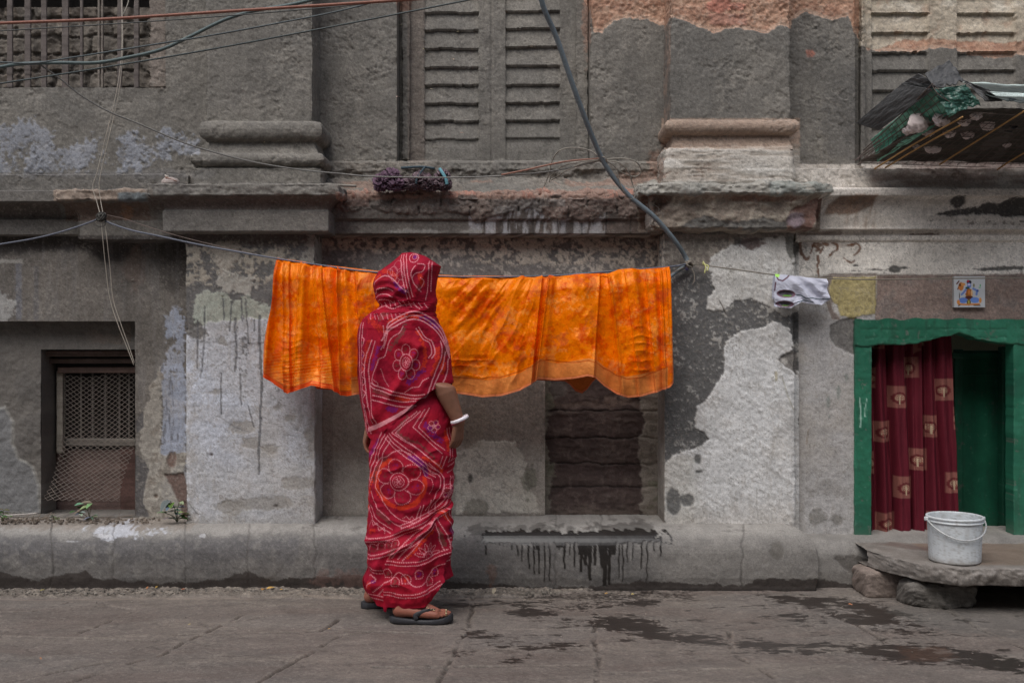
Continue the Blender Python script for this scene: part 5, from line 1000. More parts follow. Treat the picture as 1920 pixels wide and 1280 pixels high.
# ------- plants, twigs and litter
leafm=newmat('dusty_leaf',nscale=80,nvar=0.12,bump=0.3,bdist=0.001,spec=0.3)
def leaf_geo(base,dirv,up,L,Wd,col,droop=0.3,n=9):
    d=Vector(dirv).normalized(); u=Vector(up); s=d.cross(u).normalized(); u=s.cross(d).normalized()
    V=[];C=[]
    for i in range(n):
        t=i/(n-1); wv=Wd*math.sin(math.pi*min(1,t*0.92+0.04))**0.8*(1-0.35*t)
        c=Vector(base)+d*(L*t)-u*(droop*L*t*t)
        for k,f in ((-1,0.18),(0,0),(1,0.18)): p=c+s*(k*wv*0.5)+u*(f*wv); V.append(tuple(p)); C.append(D(*col)*(1.1 if k else 0.85))
    return np.array(V),quads(n,3),np.array(C)
def plant(name,base,stems,label,seed,col=(112,128,108),cat='plant'):
    r=thing(name,label,cat,base); rn=random.Random(seed); sp=[];lv=[];b=0;V=[];Q=[];C=[]
    for dx,dy,h,nl,L in stems:
        tip=Vector(base)+Vector((dx,dy,h)); mid=Vector(base)+Vector((dx*0.3,dy*0.4,h*0.6))
        sp.append(([tuple(base),tuple(mid),tuple(tip)],0.0018,{'seg':5,'n':5}))
        for k in range(nl):
            a=rn.uniform(0,6.28); dv=(math.cos(a)+dx*6,-abs(math.sin(a))*0.7,rn.uniform(-0.1,0.5)); pos=mid.lerp(tip,rn.uniform(0.1,1) if k else 1)
            cc=tuple(int(c*rn.uniform(0.7,1.1)) for c in (col if rn.random()<0.7 else (70,96,48)))
            v,q,c=leaf_geo(pos,dv,(0,-0.3,1),L*rn.uniform(0.6,1.1),L*rn.uniform(0.4,0.55),cc,rn.uniform(0.1,0.5)); V.append(v);Q.append(q+b);C.append(c);b+=len(v)
    tubes('stem',sp,simple('plant_stem',(84,84,60),0.8),r); raw('leaves',np.vstack(V),np.vstack(Q),np.vstack(C),mat=leafm,parent=r)
    return r
def base_at(px,Y,z): return (X_(px,Y),Y,z)
plant('weed',base_at(332,4.99,0.292),[(-0.03,-0.02,0.11,3,0.085),(0.02,-0.03,0.10,4,0.055),(-0.01,-0.02,0.06,5,0.04),(-0.05,-0.03,0.05,4,0.045),(0.05,-0.03,0.05,5,0.04),(0.06,-0.03,0.03,4,0.03),(-0.02,-0.05,0.03,4,0.03)],'dusty broad-leaved weed growing at the foot of the left pilaster',4)
plant('weed',base_at(168,5.02,0.292),[(-0.03,0,0.085,3,0.07),(0.02,-0.02,0.09,3,0.07),(-0.06,-0.02,0.05,4,0.04),(0.03,-0.03,0.03,5,0.035)],'small pale green weed on the ledge below the mesh window',7,(120,142,118))
plant('weed',base_at(6,5.0,0.292),[(0.0,0,0.06,5,0.04),(-0.02,-0.02,0.04,5,0.035),(0.03,-0.02,0.03,4,0.03)],'tiny green weed on the ledge at the left edge',9,(74,100,56))
plant('weed',base_at(100,5.0,0.292),[(0.0,0,0.03,4,0.02),(0.03,-0.01,0.02,4,0.02)],'sparse low weed on the ledge between two larger weeds',12,(90,104,66))
rn=random.Random(21)
tw=[]
for k in range(26):
    px=rn.choice([rn.uniform(-100,260),rn.uniform(0,110),rn.uniform(180,225)]); Y=rn.uniform(4.92,5.05); a=rn.uniform(-0.6,0.6)+(0 if rn.random()<.7 else 1); L=rn.uniform(0.03,0.1)
    p=Vector((X_(px,Y),Y,0.298)); q=p+Vector((math.cos(a)*L,rn.uniform(-.3,.3)*L,abs(math.sin(a))*L*0.6)); tw.append(([tuple(p),tuple((p+q)/2+Vector((0,0,.006))),tuple(q)],rn.uniform(0.001,0.0022),{'seg':5,'n':3}))
tag(tubes('twig_litter',tw,simple('dry_twig',(108,96,84),0.9)),'scattered dry twigs and stalks on the ledge under the mesh window','twigs',kind='stuff')
tag(tubes('plastic_strip',[(P3([(12,966,4.98),(40,964,4.98),(70,962,4.99)]),0.004,{'seg':6,'n':4})],simple('pale_plastic',(150,144,138),0.6)),'pale strip lying on the ledge at far left','strip')
cr_m=newmat('dusty_crumbs',nscale=80,nvar=0.3,bump=0.6)
V=[];Q=[];C=[];b=0; rs=np.random.RandomState(6)
cube=np.array([(-1,-1,-1),(1,-1,-1),(1,1,-1),(-1,1,-1),(-1,-1,1),(1,-1,1),(1,1,1),(-1,1,1)],float); cq=np.array([[3,2,1,0],[4,5,6,7],[0,1,5,4],[1,2,6,5],[2,3,7,6],[3,0,4,7]])
def crumbs(n,fx,col,smin,smax):
    global b
    for k in range(n):
        p=fx(); s=rs.uniform(smin,smax)*np.array([1,rs.uniform(.6,1.2),rs.uniform(.4,.8)]); a=rs.uniform(0,3.14); v=cube*(0.75+0.35*rs.rand(8,3))*s
        v=np.stack([v[:,0]*math.cos(a)-v[:,1]*math.sin(a),v[:,0]*math.sin(a)+v[:,1]*math.cos(a),v[:,2]],-1)+np.array(p); V.append(v);Q.append(cq+b);b+=8; C.append(np.tile(D(*col)*rs.uniform(.6,1.3),(8,1)))
crumbs(900,lambda:(rs.uniform(-2.9,0.2),rs.uniform(4.68,4.80),0.012),(108,102,94),0.0015,0.006)
crumbs(320,lambda:(rs.uniform(-2.9,-1.75),rs.uniform(4.92,5.08),0.296),(104,94,84),0.002,0.008)
crumbs(160,lambda:(rs.uniform(-2.9,2.6),rs.uniform(3.6,4.7),0.004),(120,112,104),0.001,0.0028)
tag(raw('rubble_grit',np.vstack(V),np.vstack(Q),np.vstack(C),smooth=False,mat=cr_m),'loose grit and plaster crumbs along the foot of the plinth and on the ledge','grit',kind='stuff')
V=[];Q=[];C=[];b=0
def lf(px,py,L,col,z=None,Y=None):
    global b
    if Y is None: Y=CH*F/(py-640.0); p=(X_(px,Y),Y,0.016)
    else: p=at(px,py,Y)
    a=rs.uniform(0,6.28); dv=(math.cos(a),math.sin(a)*0.6,rs.uniform(0,.4)); v,q,c=leaf_geo(p,dv,(0,-.4,1),L,L*0.45,col,0.3,7); V.append(v);Q.append(q+b);C.append(c);b+=len(v)
for q in ((292,1108,.03,(150,120,50)),(275,1110,.025,(140,90,50)),(286,1104,.02,(170,160,70)),(430,1104,.035,(160,120,50)),(420,1105,.02,(150,110,50)),(492,1112,.05,(170,120,40)),(500,1110,.04,(180,140,60)),(530,1110,.02,(170,130,60)),(340,1111,.02,(140,80,50)),(75,1113,.02,(120,110,50)),(1590,1138,.02,(160,100,60)),(358,1176,.012,(170,150,90)),(615,1186,.012,(180,140,60)),(75,1240,.016,(150,100,60)),(925,1119,.05,(140,130,110)),(1140,1118,.02,(170,130,60)),(1190,1120,.03,(170,150,80))): lf(*q)
tag(raw('fallen_leaves',np.vstack(V),np.vstack(Q),np.vstack(C),mat=leafm),'scattered yellow and brown fallen leaf scraps in the grit along the plinth','leaf litter',kind='stuff')
V=[];Q=[];C=[];b=0
for q in ((747,48,.03,(140,130,104)),(743,182,.035,(150,128,118)),(856,60,.02,(150,140,110)),(851,112,.035,(140,120,100)),(803,168,.03,(140,130,112)),(862,250,.022,(150,110,90)),(1000,88,.018,(160,140,120)),(1094,62,.02,(170,150,130)),(794,92,.02,(150,150,100)),(832,276,.014,(160,150,120)),(849,220,.014,(160,150,120)),(1025,113,.014,(150,140,120)),(495,268,.016,(150,136,116)),(418,557,.028,(150,150,120)),(434,516,.02,(150,146,126)),(252,524,.022,(160,156,146))): lf(q[0],q[1],q[2],q[3],Y=5.30 if q[0]>745 else (5.17 if q[1]<500 and q[0]>500 else (4.955 if q[1]<500 or q[0]>300 else 5.09)))
tag(raw('leaf_scraps',np.vstack(V),np.vstack(Q),np.vstack(C),mat=leafm),'small dry leaf scraps caught on the wall and the shuttered window','leaf scraps',kind='stuff')
# ------------------------------------------------------------------ orange cloth over the line
def Dr(*c): return np.minimum(lin(c)/K,0.92)
def orange():
    kt=[(520,497),(555,546),(600,600),(636,641),(662,676),(830,848),(1012,1001),(1030,1008),(1128,1118),(1150,1172),(1240,1238),(1255,1257)]
    bt=[(490,703),(497,706),(520,722),(546,736),(565,730),(590,721),(630,727),(640,738),(655,741),(672,738),(700,736),(760,738),(850,735),(880,739),(905,743),(940,740),(975,730),(1000,716),(1008,709),(1040,712),(1075,708),(1098,703),(1112,706),(1130,722),(1155,738),(1175,744),(1200,741),(1235,731),(1250,724),(1257,716),(1265,716)]
    nu,nv=820,250; u=np.linspace(520,1255,nu)[None,:]; v=np.linspace(0,1,nv)[:,None]
    tx=u+0*v; bx=np.interp(u,[a for a,b in kt],[b for a,b in kt])+0*v
    vv=v**0.9; px=tx+(bx-tx)*vv
    # left edge wobble
    px=px+np.where(u<545,(545-u)/25*(6*np.sin(v*5.5)*(1-v)-2*np.sin(v*11)),0)
    ty=np.interp(u,[520,530,560,600,640,700,760,860,1000,1030,1130,1140,1160,1185,1200,1240,1255],[483,485,489,496,500,507,512,517,517,516,512,513,505,503,505,502,500])
    by=np.interp(bx,[a for a,b in bt],[b for a,b in bt]); py=ty+(by-ty)*v
    g=lambda d,w: np.exp(-(d/w)**2)
    def sharp(d,w): return np.where(d<0,np.exp(-(d/(w*0.18))**2),np.exp(-np.abs(d)/w))       # rises steeply on its left side
    def sharpr(d,w): return sharp(-d,w)
    H=np.zeros(px.shape)
    def ln(a,b,c=None): # line position at this height, a top px, b bottom px
        return a+(b-a)*v
    for a,b,w,am,k in ((524,500,6,.020,'g'),(534,540,6,.022,'s'),(545,552,9,.016,'r'),(566,562,12,.018,'s'),(590,612,14,.016,'s'),(575,572,5,.010,'g'),(604,634,9,.024,'r'),(634,645,7,.034,'s'),(648,668,8,.018,'g'),(668,690,14,.018,'s'),(1016,994,20,.026,'r'),(1029,1004,7,.030,'s'),(1036,1016,6,.010,'g'),(1124,1108,14,.020,'r'),(1140,1166,9,.032,'s'),(1150,1186,8,.012,'g'),(1170,1196,5,.010,'s'),(1187,1214,10,.014,'g'),(1208,1226,8,.014,'s'),(1236,1242,8,.030,'s'),(1246,1250,4,.018,'g'),(1253,1256,4,.022,'g'),(1090,1112,16,.016,'g'),(1060,1070,20,.008,'g'),(700,720,30,.012,'g'),(562,575,20,.022,'g'),(622,618,14,.022,'g'),(1082,1098,30,.022,'g'),(1180,1200,16,.022,'g'),(1222,1232,9,.020,'g'),(905,868,42,.014,'g'),(980,945,22,.014,'g'),(840,800,20,.010,'g')):
        d=px-ln(a,b); wv=w*(0.7+0.6*v); f=g(d,wv) if k=='g' else sharp(d,wv) if k=='s' else sharpr(d,wv); H+=am*1.9*f*(0.5+0.5*v)
    # creases radiating from the gathers
    def rad(cx,cy,x0,x1,am,sc,seed,lim=400):
        dx=px-cx; dy=py-cy; th=np.arctan2(dy,dx); r=np.hypot(dx,dy); n=fbm(th*sc,r/170,seed,4,0.5); n=1-np.abs(n)*2.0
        m=sst(x0-8,x0+25,px)*sst(x1+4,x1-22,px); return am*n*m*sst(0,60,r)
    H+=rad(1060,380,830,1012,0.013,5.5,501)+rad(1180,380,1030,1130,0.006,4,505)+rad(720,330,640,850,0.007,6,509)+rad(590,300,520,636,0.006,8,513)
    # sagging cross-wrinkles
    def sag(cx,w,y0,y1,am,per,seed,k=0.02):
        q=py+k*(px-cx)**2*0.3*(-1)+fbm(px/30,py/30,seed,3)*6; m=g(px-cx,w)*sst(y0-10,y0+20,py)*sst(y1+10,y1-15,py); return am*m*(1-np.abs(np.sin(q/per*math.pi)))**1.2
    H+=sag(1200,20,600,706,0.005,15,521,0.03)+sag(550,20,610,730,0.003,12,523,-0.02)+sag(600,20,600,725,0.0025,19,525,0.01)+sag(880,40,660,720,0.004,15,527,0.004)
    H+=fbm(px/40,py/60,531,4)*0.004+fbm(px/7,py/9,533,4)*0.0012+fbm(px/60,py/110,535,3)*0.020*(0.3+v)
    # colour: dyed satin with printed blotches and a plain border
    nA=fbm(px/34,py/34,541,5); nB=fbm(px/11,py/11,543,5); nC=fbm(px/4,py/4,545,3)
    S={'C':np.tile(Dr(200,96,0),px.shape+(1,)),'H':0*px,'R':np.full(px.shape,0.30)}
    lay(S,sst(-0.1,0.5,nA)*sst(-0.6,0.2,nB)*0.7,Dr(172,50,0)); lay(S,sst(0.0,0.5,-nA)*0.3,Dr(196,104,4)); lay(S,sst(0.2,0.5,nB)*0.45,Dr(168,44,0)); lay(S,sst(0.3,0.6,nC)*0.2,Dr(220,130,10))
    bl=fbm((px+py*0.6)/46,(py-px*0.3)/46,547,3); m=sst(0.22,0.36,bl)*sst(-0.35,0.1,nB+nC*0.7); lay(S,m*0.4,Dr(160,62,34)); S['R']=S['R']+m*0.2
    bl2=fbm((px+900)/38,py/30,549,2); m=sst(0.42,0.5,bl2)*sst(-0.3,0.1,nB+nC); lay(S,m*0.35,Dr(200,128,60))
    lf_=(px<640); lay(S,lf_*sst(0.1,0.5,fbm(px/6,py/60,551,4))*0.4,Dr(192,54,8)); lay(S,lf_*sst(640,690,py)*(np.sin(py*1.1+px*0.15)>0.5)*0.35,Dr(214,140,70))
    bw=np.interp(px,[700,850,1000,1010,1060,1110,1140,1200,1258],[30,32,34,36,32,30,36,38,40]); db=by-py
    bd=sst(-1,1,bw-db+fbm(px/40,px*0,553,2)*3)*(px>664)*(px<1246); lay(S,bd,Dr(176,104,50)); lay(S,bd*sst(0,0.5,nA)*0.3,Dr(164,86,38)); S['R']=S['R']*(1-bd)+0.42*bd
    lay(S,sst(1.4,0.5,np.abs(db-bw+fbm(px/40,px*0,553,2)*3))*(px>664)*(px<1246),Dr(150,64,16)); lay(S,sst(1.2,0.5,np.abs(db-5))*(px>664)*0.7,Dr(158,84,40)); lay(S,sst(4,3,db)*(px>664)*0.5,Dr(186,104,84))
    hm=(px<664)*sst(9,8,db); lay(S,hm,Dr(186,50,10)); lay(S,(px<664)*sst(1.2,.4,np.abs(db-9)),Dr(150,50,10)); lay(S,(px<664)*sst(30,26,db)*(np.sin(db*1.6)>0.6)*0.4,Dr(220,150,80))
    Y0=4.815+ np.interp(u,[520,1140,1255],[0,0,0.05])
    Y=Y0-0.008-0.028*sst(0,0.15,v)*1.0-H
    Y=np.where(v<0.03,Y*0+Y0-0.012-H*0.5+ (0.03-v)*0.5,Y)
    P=np.stack([X_(px,Y0),Y,Z_(py,Y0)],-1)
    # rear fall of the cloth
    B=P[:, ::2].copy(); bxx=px[:,::2]; lowb=np.interp(bx[:,::2],[490,540,585,592,636,640,690,1000,1004,1060,1070,1080,1092,1102,1112,1130,1300],[690,715,716,729,733,700,700,700,713,715,722,734,738,730,716,700,700])
    B[...,2]=Z_(ty[:,::2]+(lowb-ty[:,::2])*v,Y0[:,::2]); B[...,1]=Y0[:,::2]+0.012+0.012*np.sin(bxx/14)+0.02*v+ (0.0)*v
    CB=S['C'][:, ::2]*np.array([0.95,0.8,0.8]); 
    o=join_raw('orange_cloth',[(P,quads(nv,nu),S['C'],S['R']),(B,quads(nv,B.shape[1])[:,::-1],CB,S['R'][:,::2])],M['satin'])
    return tag(o,'long bright orange patterned satin cloth drying over the line between the pilasters','cloth')
orange()
# ------------------------------------------------------------------ the woman in the red sari
W=thing('person','person in a red patterned sari drawn over the head, seen from behind, black flip-flops','person',(X_(765,4.38),4.38,0.0))
# --- drawn pattern of the fabric, in cloth millimetres laid out flat
PX0,PY0,SC=660,465,3
cw,ch=int(210*SC),int(680*SC)
canvas={k:np.zeros((ch,cw),np.float32) for k in ('w','o','p','g','k')}
def splat(k,x,y,r,a=1.0):
    cx=(x-PX0)*SC; cy=(y-PY0)*SC; r=r*SC; x0=int(max(0,cx-r-1)); x1=int(min(cw-1,cx+r+2)); y0=int(max(0,cy-r-1)); y1=int(min(ch-1,cy+r+2))
    if x1<=x0 or y1<=y0: return
    yy,xx=np.mgrid[y0:y1,x0:x1]; m=np.clip(r+0.5-np.hypot(xx-cx,yy-cy),0,1)*a
    canvas[k][y0:y1,x0:x1]=np.maximum(canvas[k][y0:y1,x0:x1],m)
rs=np.random.RandomState(11)
def stroke(pts,k='w',r=1.15,pitch=3.1,sm=True,cl=False,jit=0.2,a=1.0):
    r=r*0.85
    if cl: pts=list(pts)+[pts[0]]
    q=smooth_pts(pts,14) if sm else np.array(smooth_pts([pts[0],pts[0]],1).tolist()[:0]+[list(p) for p in pts],float)
    if not sm:
        out=[]
        for p0,p1 in zip(q[:-1],q[1:]): out+=[p0+(p1-p0)*t for t in np.linspace(0,1,20)]
        q=np.array(out)
    d=np.r_[0,np.cumsum(np.hypot(*np.diff(q,axis=0).T))]; n=int(d[-1]/pitch)
    for s in np.arange(0,n+1)*pitch:
        x=np.interp(s,d,q[:,0]); y=np.interp(s,d,q[:,1]); splat(k,x+rs.uniform(-jit,jit),y+rs.uniform(-jit,jit),r,a)
        x2=np.interp(s+pitch*0.5,d,q[:,0]); y2=np.interp(s+pitch*0.5,d,q[:,1]); splat(k,x2,y2,r*0.55,a*0.7)
def dbl(pts,off=6,n=2,k='w',**kw):
    q=np.array(pts,float); t=np.gradient(q,axis=0); nn=np.stack([-t[:,1],t[:,0]],-1); nn/=np.linalg.norm(nn,axis=1,keepdims=True)+1e-9
    for i in range(n): stroke(q+nn*off*i,k,**kw)
def band(pts,w,k,a=0.9):
    q=smooth_pts(pts,10)
    for x,y in q:
        for _ in range(3): splat(k,x+rs.uniform(-w,w),y+rs.uniform(-w,w),1.7,a)
def circ(cx,cy,r,ry=None,a0=0,a1=360,n=18): return [(cx+r*math.cos(R(t)),cy+(ry or r)*math.sin(R(t))) for t in np.linspace(a0,a1,n)]
def flower(cx,cy,r,pet,np_,rot=0,sx=1,sy=1):
    stroke([(cx+(x-cx)*sx,cy+(y-cy)*sy) for x,y in circ(cx,cy,r)]); stroke([(cx+(x-cx)*sx,cy+(y-cy)*sy) for x,y in circ(cx,cy,r*0.62)],r=0.9); 
    for i in range(5): stroke([(cx+(x-cx)*sx,cy+(y-cy)*sy) for x,y in circ(cx+r*0.25*math.cos(i*1.257),cy+r*0.25*math.sin(i*1.257),r*0.2,n=8)],r=0.7)
    for i in range(np_):
        a=rot+i*2*math.pi/np_; R1=r+pet; c=(cx+math.cos(a)*R1,cy+math.sin(a)*R1); w=R1*math.sin(math.pi/np_)*0.98
        pts=[]
        for t in np.linspace(-2.45,2.45,14): pts.append((c[0]+math.cos(a+t)*w*(1.0),c[1]+math.sin(a+t)*w))
        stroke([(cx+(x-cx)*sx,cy+(y-cy)*sy) for x,y in pts],r=0.95)
        canvas_k='g' if i%2 else 'p'
        for _ in range(8): splat(canvas_k,cx+(c[0]+rs.uniform(-w,w)*0.4-cx)*sx,cy+(c[1]+rs.uniform(-w,w)*0.4-cy)*sy,1.3,0.5)
# skirt
band(circ(756,897,42,44,100,250),3,'o'); band(circ(756,897,42,46,-10,90),3,'o'); band(circ(756,897,46,48,180,240),3,'g',.6); band(circ(760,893,44,44,-70,-15),3.5,'p',.8)
flower(756,895,16,12,6,0.35)
stroke([(712,862),(722,853),(734,850),(745,842),(758,838),(768,841),(776,846)])
for o_ in (0,6): stroke([(784+o_,768),(744+o_,806),(790,838+0),(832-o_,874-o_),(838-o_,850)],sm=False)
dbl([(738,808),(770,836),(806,866),(826,878)],6,3); stroke([(798,764),(778,796),(806,822),(831,846)],sm=False); stroke([(806,762),(787,796),(812,820),(836,840)],sm=False)
band([(770,776),(756,806),(788,826),(818,852)],2.2,'g',.7); band([(796,850),(824,866),(834,880)],2.5,'o'); band([(800,790),(812,806),(828,822)],5,'p',.8)
flower(815,795,3.2,4,5,0.2)
dbl([(734,812),(722,838),(708,880),(697,920),(690,960)],6,3); stroke([(712,905),(730,940),(755,962),(780,970)],r=1.1); stroke([(704,916),(720,948),(742,968),(762,978)],r=1.1)
stroke([(742,818),(728,845),(716,880),(712,905)]); band([(706,880),(698,920),(690,950)],3,'o'); band([(700,850),(716,820)],3,'p',.6)
stroke([(800,862),(812,880),(826,885),(828,900),(818,925),(806,940),(800,948)]); stroke([(807,862),(822,876),(832,884),(834,902),(824,930),(812,945)]); stroke([(795,868),(800,885),(812,892),(812,908),(806,918)],r=0.9)
stroke([(790,940),(782,966)]); stroke([(796,938),(792,950),(790,962)]); stroke([(810,930),(806,954),(820,954),(822,930)],sm=False); stroke([(763,962),(768,958),(772,964),(776,958),(780,964)],sm=False,r=0.8)
stroke(circ(838,915,8,12),r=0.9); flower(842,918,4,4,5); dbl([(850,890),(842,925),(826,948),(795,962),(760,980)],5,2)
dbl([(688,1004),(712,1000),(742,994),(780,976),(820,958),(852,928)],6,2)
for i in range(5): stroke(circ(700+i*13,1019-i*3.2,6,6,180,400,10),r=0.95); splat('g',700+i*13,1019-i*3.2,3,.6)
dbl([(688,1036),(720,1029),(748,1018),(772,1006),(790,992)],6,2); band([(692,1028),(720,1022),(750,1010)],2,'g',.35)
stroke([(700,990),(702,975),(708,968),(712,976),(718,972),(720,985),(728,980),(730,992)],r=.9); band([(690,970),(700,990),(712,985)],3,'o',.6); dbl([(700,940),(712,958),(728,975),(745,984)],7,2); band([(720,952),(738,972)],3,'g',.6)
# near panel
dbl([(738,1036),(764,1040),(790,1037),(815,1030),(836,1022)],6,2)
stroke([(764,1036),(790,1000),(818,973),(828,1010),(832,1024)],sm=False); stroke([(757,1034),(784,994),(821,962),(836,1000),(840,1020)],sm=False); stroke([(748,1032),(772,998),(800,972)],sm=True); stroke([(830,952),(842,980),(846,1000)],sm=False); stroke([(836,948),(850,976)],sm=False)
band([(770,1030),(790,1006),(812,984)],2.4,'o'); band([(822,984),(832,1014)],2.6,'g',.8); band([(828,950),(840,970)],3,'o'); band([(842,985),(848,1000)],3,'p',.7); band([(742,1030),(750,1018)],3,'g',.7)
stroke(circ(803,1030,9,9,180,360,10)); stroke(circ(803,1030,4.5,4.5,180,360,8),r=.8)
for a_ in (195,225,255,285,315,345): stroke([(803+8*math.cos(R(a_-14)),1030+8*math.sin(R(a_-14))),(803+17*math.cos(R(a_-9)),1030+17*math.sin(R(a_-9))),(803+24*math.cos(R(a_)),1030+24*math.sin(R(a_))),(803+17*math.cos(R(a_+9)),1030+17*math.sin(R(a_+9))),(803+8*math.cos(R(a_+14)),1030+8*math.sin(R(a_+14)))],r=.9)
stroke([(733,1078),(745,1072),(757,1058),(765,1062),(774,1078),(785,1083),(796,1078),(808,1064),(820,1052),(836,1048)])
for cx,cy,k in ((741,1060,'g'),(753,1075,'g'),(768,1070,'o'),(787,1062,'p'),(806,1076,'g'),(818,1062,'p')):
    stroke([(cx-5,cy+7),(cx-6,cy-4),(cx,cy-9),(cx+6,cy-3),(cx+5,cy+6)],r=.95,cl=True)
    for _ in range(12): splat(k,cx+rs.uniform(-3,3),cy+rs.uniform(-5,4),1.3,.7)
dbl([(729,1092),(746,1094),(766,1098),(790,1093),(812,1086),(826,1078)],5.5,2)
# left panel and right tail
for y in (1056,1062): stroke([(694,y),(706,y-2),(722,y+2),(734,y)])
stroke([(690,1100),(692,1082),(700,1070),(712,1068),(716,1076),(706,1084),(700,1094)]); stroke([(712,1098),(722,1088),(730,1080)]); stroke([(718,1104),(728,1092)]); band([(700,1084),(708,1088)],4,'o',.5); splat('p',714,1078,3,.8)
for y in (1104,1111): stroke([(700,y-4),(714,y),(732,y+2)])
for y in (1003,1010): stroke([(838,y),(845,y-1),(853,y-2)])
for x in (841,846,851): stroke([(x-3,1018),(x,1034)],r=1.0,a=.8)
for y in (1040,1047): stroke([(838,y+2),(846,y),(853,y-1)])
for y in (860,868,880): stroke([(842,y+2),(850,y-1),(856,y-3)])
dbl([(846,800),(850,830),(848,860)],5,2); band([(838,806),(842,840)],2.5,'o',.8)
# veil: head
dbl([(764,478),(768,505),(773,535),(779,560)],5,3); stroke([(806,492),(806,520),(804,545),(800,565)]); stroke([(811,494),(811,520),(809,548)])
stroke(circ(779,486,8,9)); stroke(circ(780,484,4,5),r=.8); splat('p',781,484,4,.9)
stroke([(788,498),(800,500),(796,512),(784,516),(778,526),(784,540),(794,550)]); stroke([(792,524),(798,530),(794,540),(788,546)]); stroke([(783,502),(778,510),(776,520),(780,534)]); band([(790,518),(796,536)],3,'o',.7); band([(786,540),(790,546)],3,'g',.4)
for cx,cy,r_ in ((744,512,7),(752,500,7),(757,520,6),(745,524,5),(737,514,5),(758,534,5)): stroke(circ(cx,cy,r_,r_*1.3,n=10),r=.8,a=.8)
stroke([(704,534),(716,524),(730,520),(745,528),(758,542),(772,552)],r=1.4); band([(720,510),(738,514),(750,524)],3,'o',.7); band([(705,526),(716,518)],2,'o'); band([(748,536),(760,546),(766,552)],3,'p',.9); band([(700,500),(725,492)],3,'p',.5)
for y in (545,556,566): stroke([(706,y+6),(716,y-2),(732,y-2),(744,y+4)],r=1.2)
band([(706,548),(730,542)],2.5,'k',.6)
stroke([(704,578),(716,580),(728,574),(742,580),(760,574),(778,572),(790,580)],r=1.2)
for x in range(708,800,9): stroke([(x,566+abs(x-750)*0.1),(x+5,574+abs(x-750)*0.1)],r=1.1)
for x in range(700,770,8): stroke([(x,590),(x+4,600)],r=1.1,a=.8)
# veil: shoulders and back
for i in range(3): stroke([(726+i*4,626-i*6+12),(738,614-i*7+6),(775,600-i*7),(805,608-i*7),(830,634-i*8),(844,672-i*7)],r=1.5,pitch=2.6)
band([(738,604),(768,594),(790,596)],3,'o'); band([(790,594),(812,604),(824,616)],3.5,'p',.9); band([(732,590),(720,600)],4,'g',.5); band([(702,600),(716,612),(728,620)],5,'o',.6)
stroke([(762,613),(756,624),(744,632),(738,640),(732,660),(728,668),(720,672),(716,684),(708,700),(704,712),(712,720)],r=1.2); stroke([(752,612),(736,616),(732,640),(728,652)],sm=False); stroke([(728,612),(730,640),(724,655)],r=1.1)
dbl([(790,614),(802,632),(814,640),(818,660),(812,672)],5,2,r=1.3); stroke([(828,640),(828,665),(818,695),(804,735),(798,742)],r=1.5); stroke([(836,660),(828,690),(812,728)],r=1.5); stroke([(841,672),(836,700),(826,722)],r=1.5)
band([(822,650),(820,675),(812,700)],3,'o',.8); band([(832,672),(828,700)],3,'o'); band([(838,650),(834,664)],3,'g',.6); band([(765,612),(756,632),(738,655)],3.5,'g',.75); band([(788,620),(798,645),(802,670),(796,690)],3,'o',.8); band([(800,690),(786,705),(770,715)],4,'p',.85); band([(722,650),(710,676),(704,690)],3.5,'p',.7)
flower(768,678,13,7,7,0.2,0.85,1.15)
dbl([(702,716),(722,724),(750,732),(780,738),(800,736)],6,2,r=1.5); dbl([(708,738),(732,744),(760,750),(784,748)],9,2,r=1.4); band([(710,730),(735,738)],3,'g',.6); band([(752,742),(770,746)],4,'o',.8); band([(735,762),(748,766)],4,'p',.8); stroke([(766,732),(778,724),(790,722),(796,712),(806,706)],r=1.1); stroke([(722,690),(728,710),(736,722)],r=1,a=.7); stroke([(706,708),(716,716),(714,724)],r=.9)
for i in range(4): stroke([(694,806-i*2),(720,795-i*2),(745,781-i*1.6),(778,760-i*1.2)],r=1.6,pitch=2.2)
for x in (680,686): stroke([(x,606),(x-3,660),(x-1,720),(x+6,780),(x+12,812)],r=1.2)
for i in range(7): 
    y=632+i*24; stroke([(684,y),(692,y+5),(690,y+14),(683,y+18)],r=1.1); splat('gpok'[i%4],688,y+10,3.0,.7)
dbl([(712,640),(702,670),(698,700),(704,760),(712,790)],7,2,r=1.2); band([(700,640),(694,680)],3,'o',.5)
def cloth_colour(px,py,U,V,seed,back=False):
    S={'C':np.tile(Dr(130,6,34),px.shape+(1,)),'H':0*px,'R':np.full(px.shape,0.8)}
    n=fbm(px/30,py/30,seed,4); n2=fbm(px/8,py/8,seed+3,3); lay(S,sst(-.2,.6,n)*0.35,Dr(106,4,30)); lay(S,sst(0,.6,-n)*0.3,Dr(142,6,20)); lay(S,sst(.2,.7,n2)*0.15,Dr(90,4,24))
    fx=np.clip((px-PX0)*SC,0,cw-2); fy=np.clip((py-PY0)*SC,0,ch-2); x0=fx.astype(int); y0=fy.astype(int); tx=fx-x0; ty=fy-y0
    def sm_(k):
        A=canvas[k]; return (A[y0,x0]*(1-tx)+A[y0,x0+1]*tx)*(1-ty)+(A[y0+1,x0]*(1-tx)+A[y0+1,x0+1]*tx)*ty
    lay(S,sm_('g')*0.8,Dr(86,58,52)); lay(S,sm_('p')*0.8,Dr(84,20,96)); lay(S,sm_('k')*0.8,Dr(60,20,20)); lay(S,sm_('o')*0.85,Dr(176,44,16)); lay(S,sm_('w')*0.78,Dr(200,134,142))
    return S
YC=4.38
def tab(px_,t): return np.interp(px_,[a for a,b in t],[b for a,b in t])
def pcloth(P): return
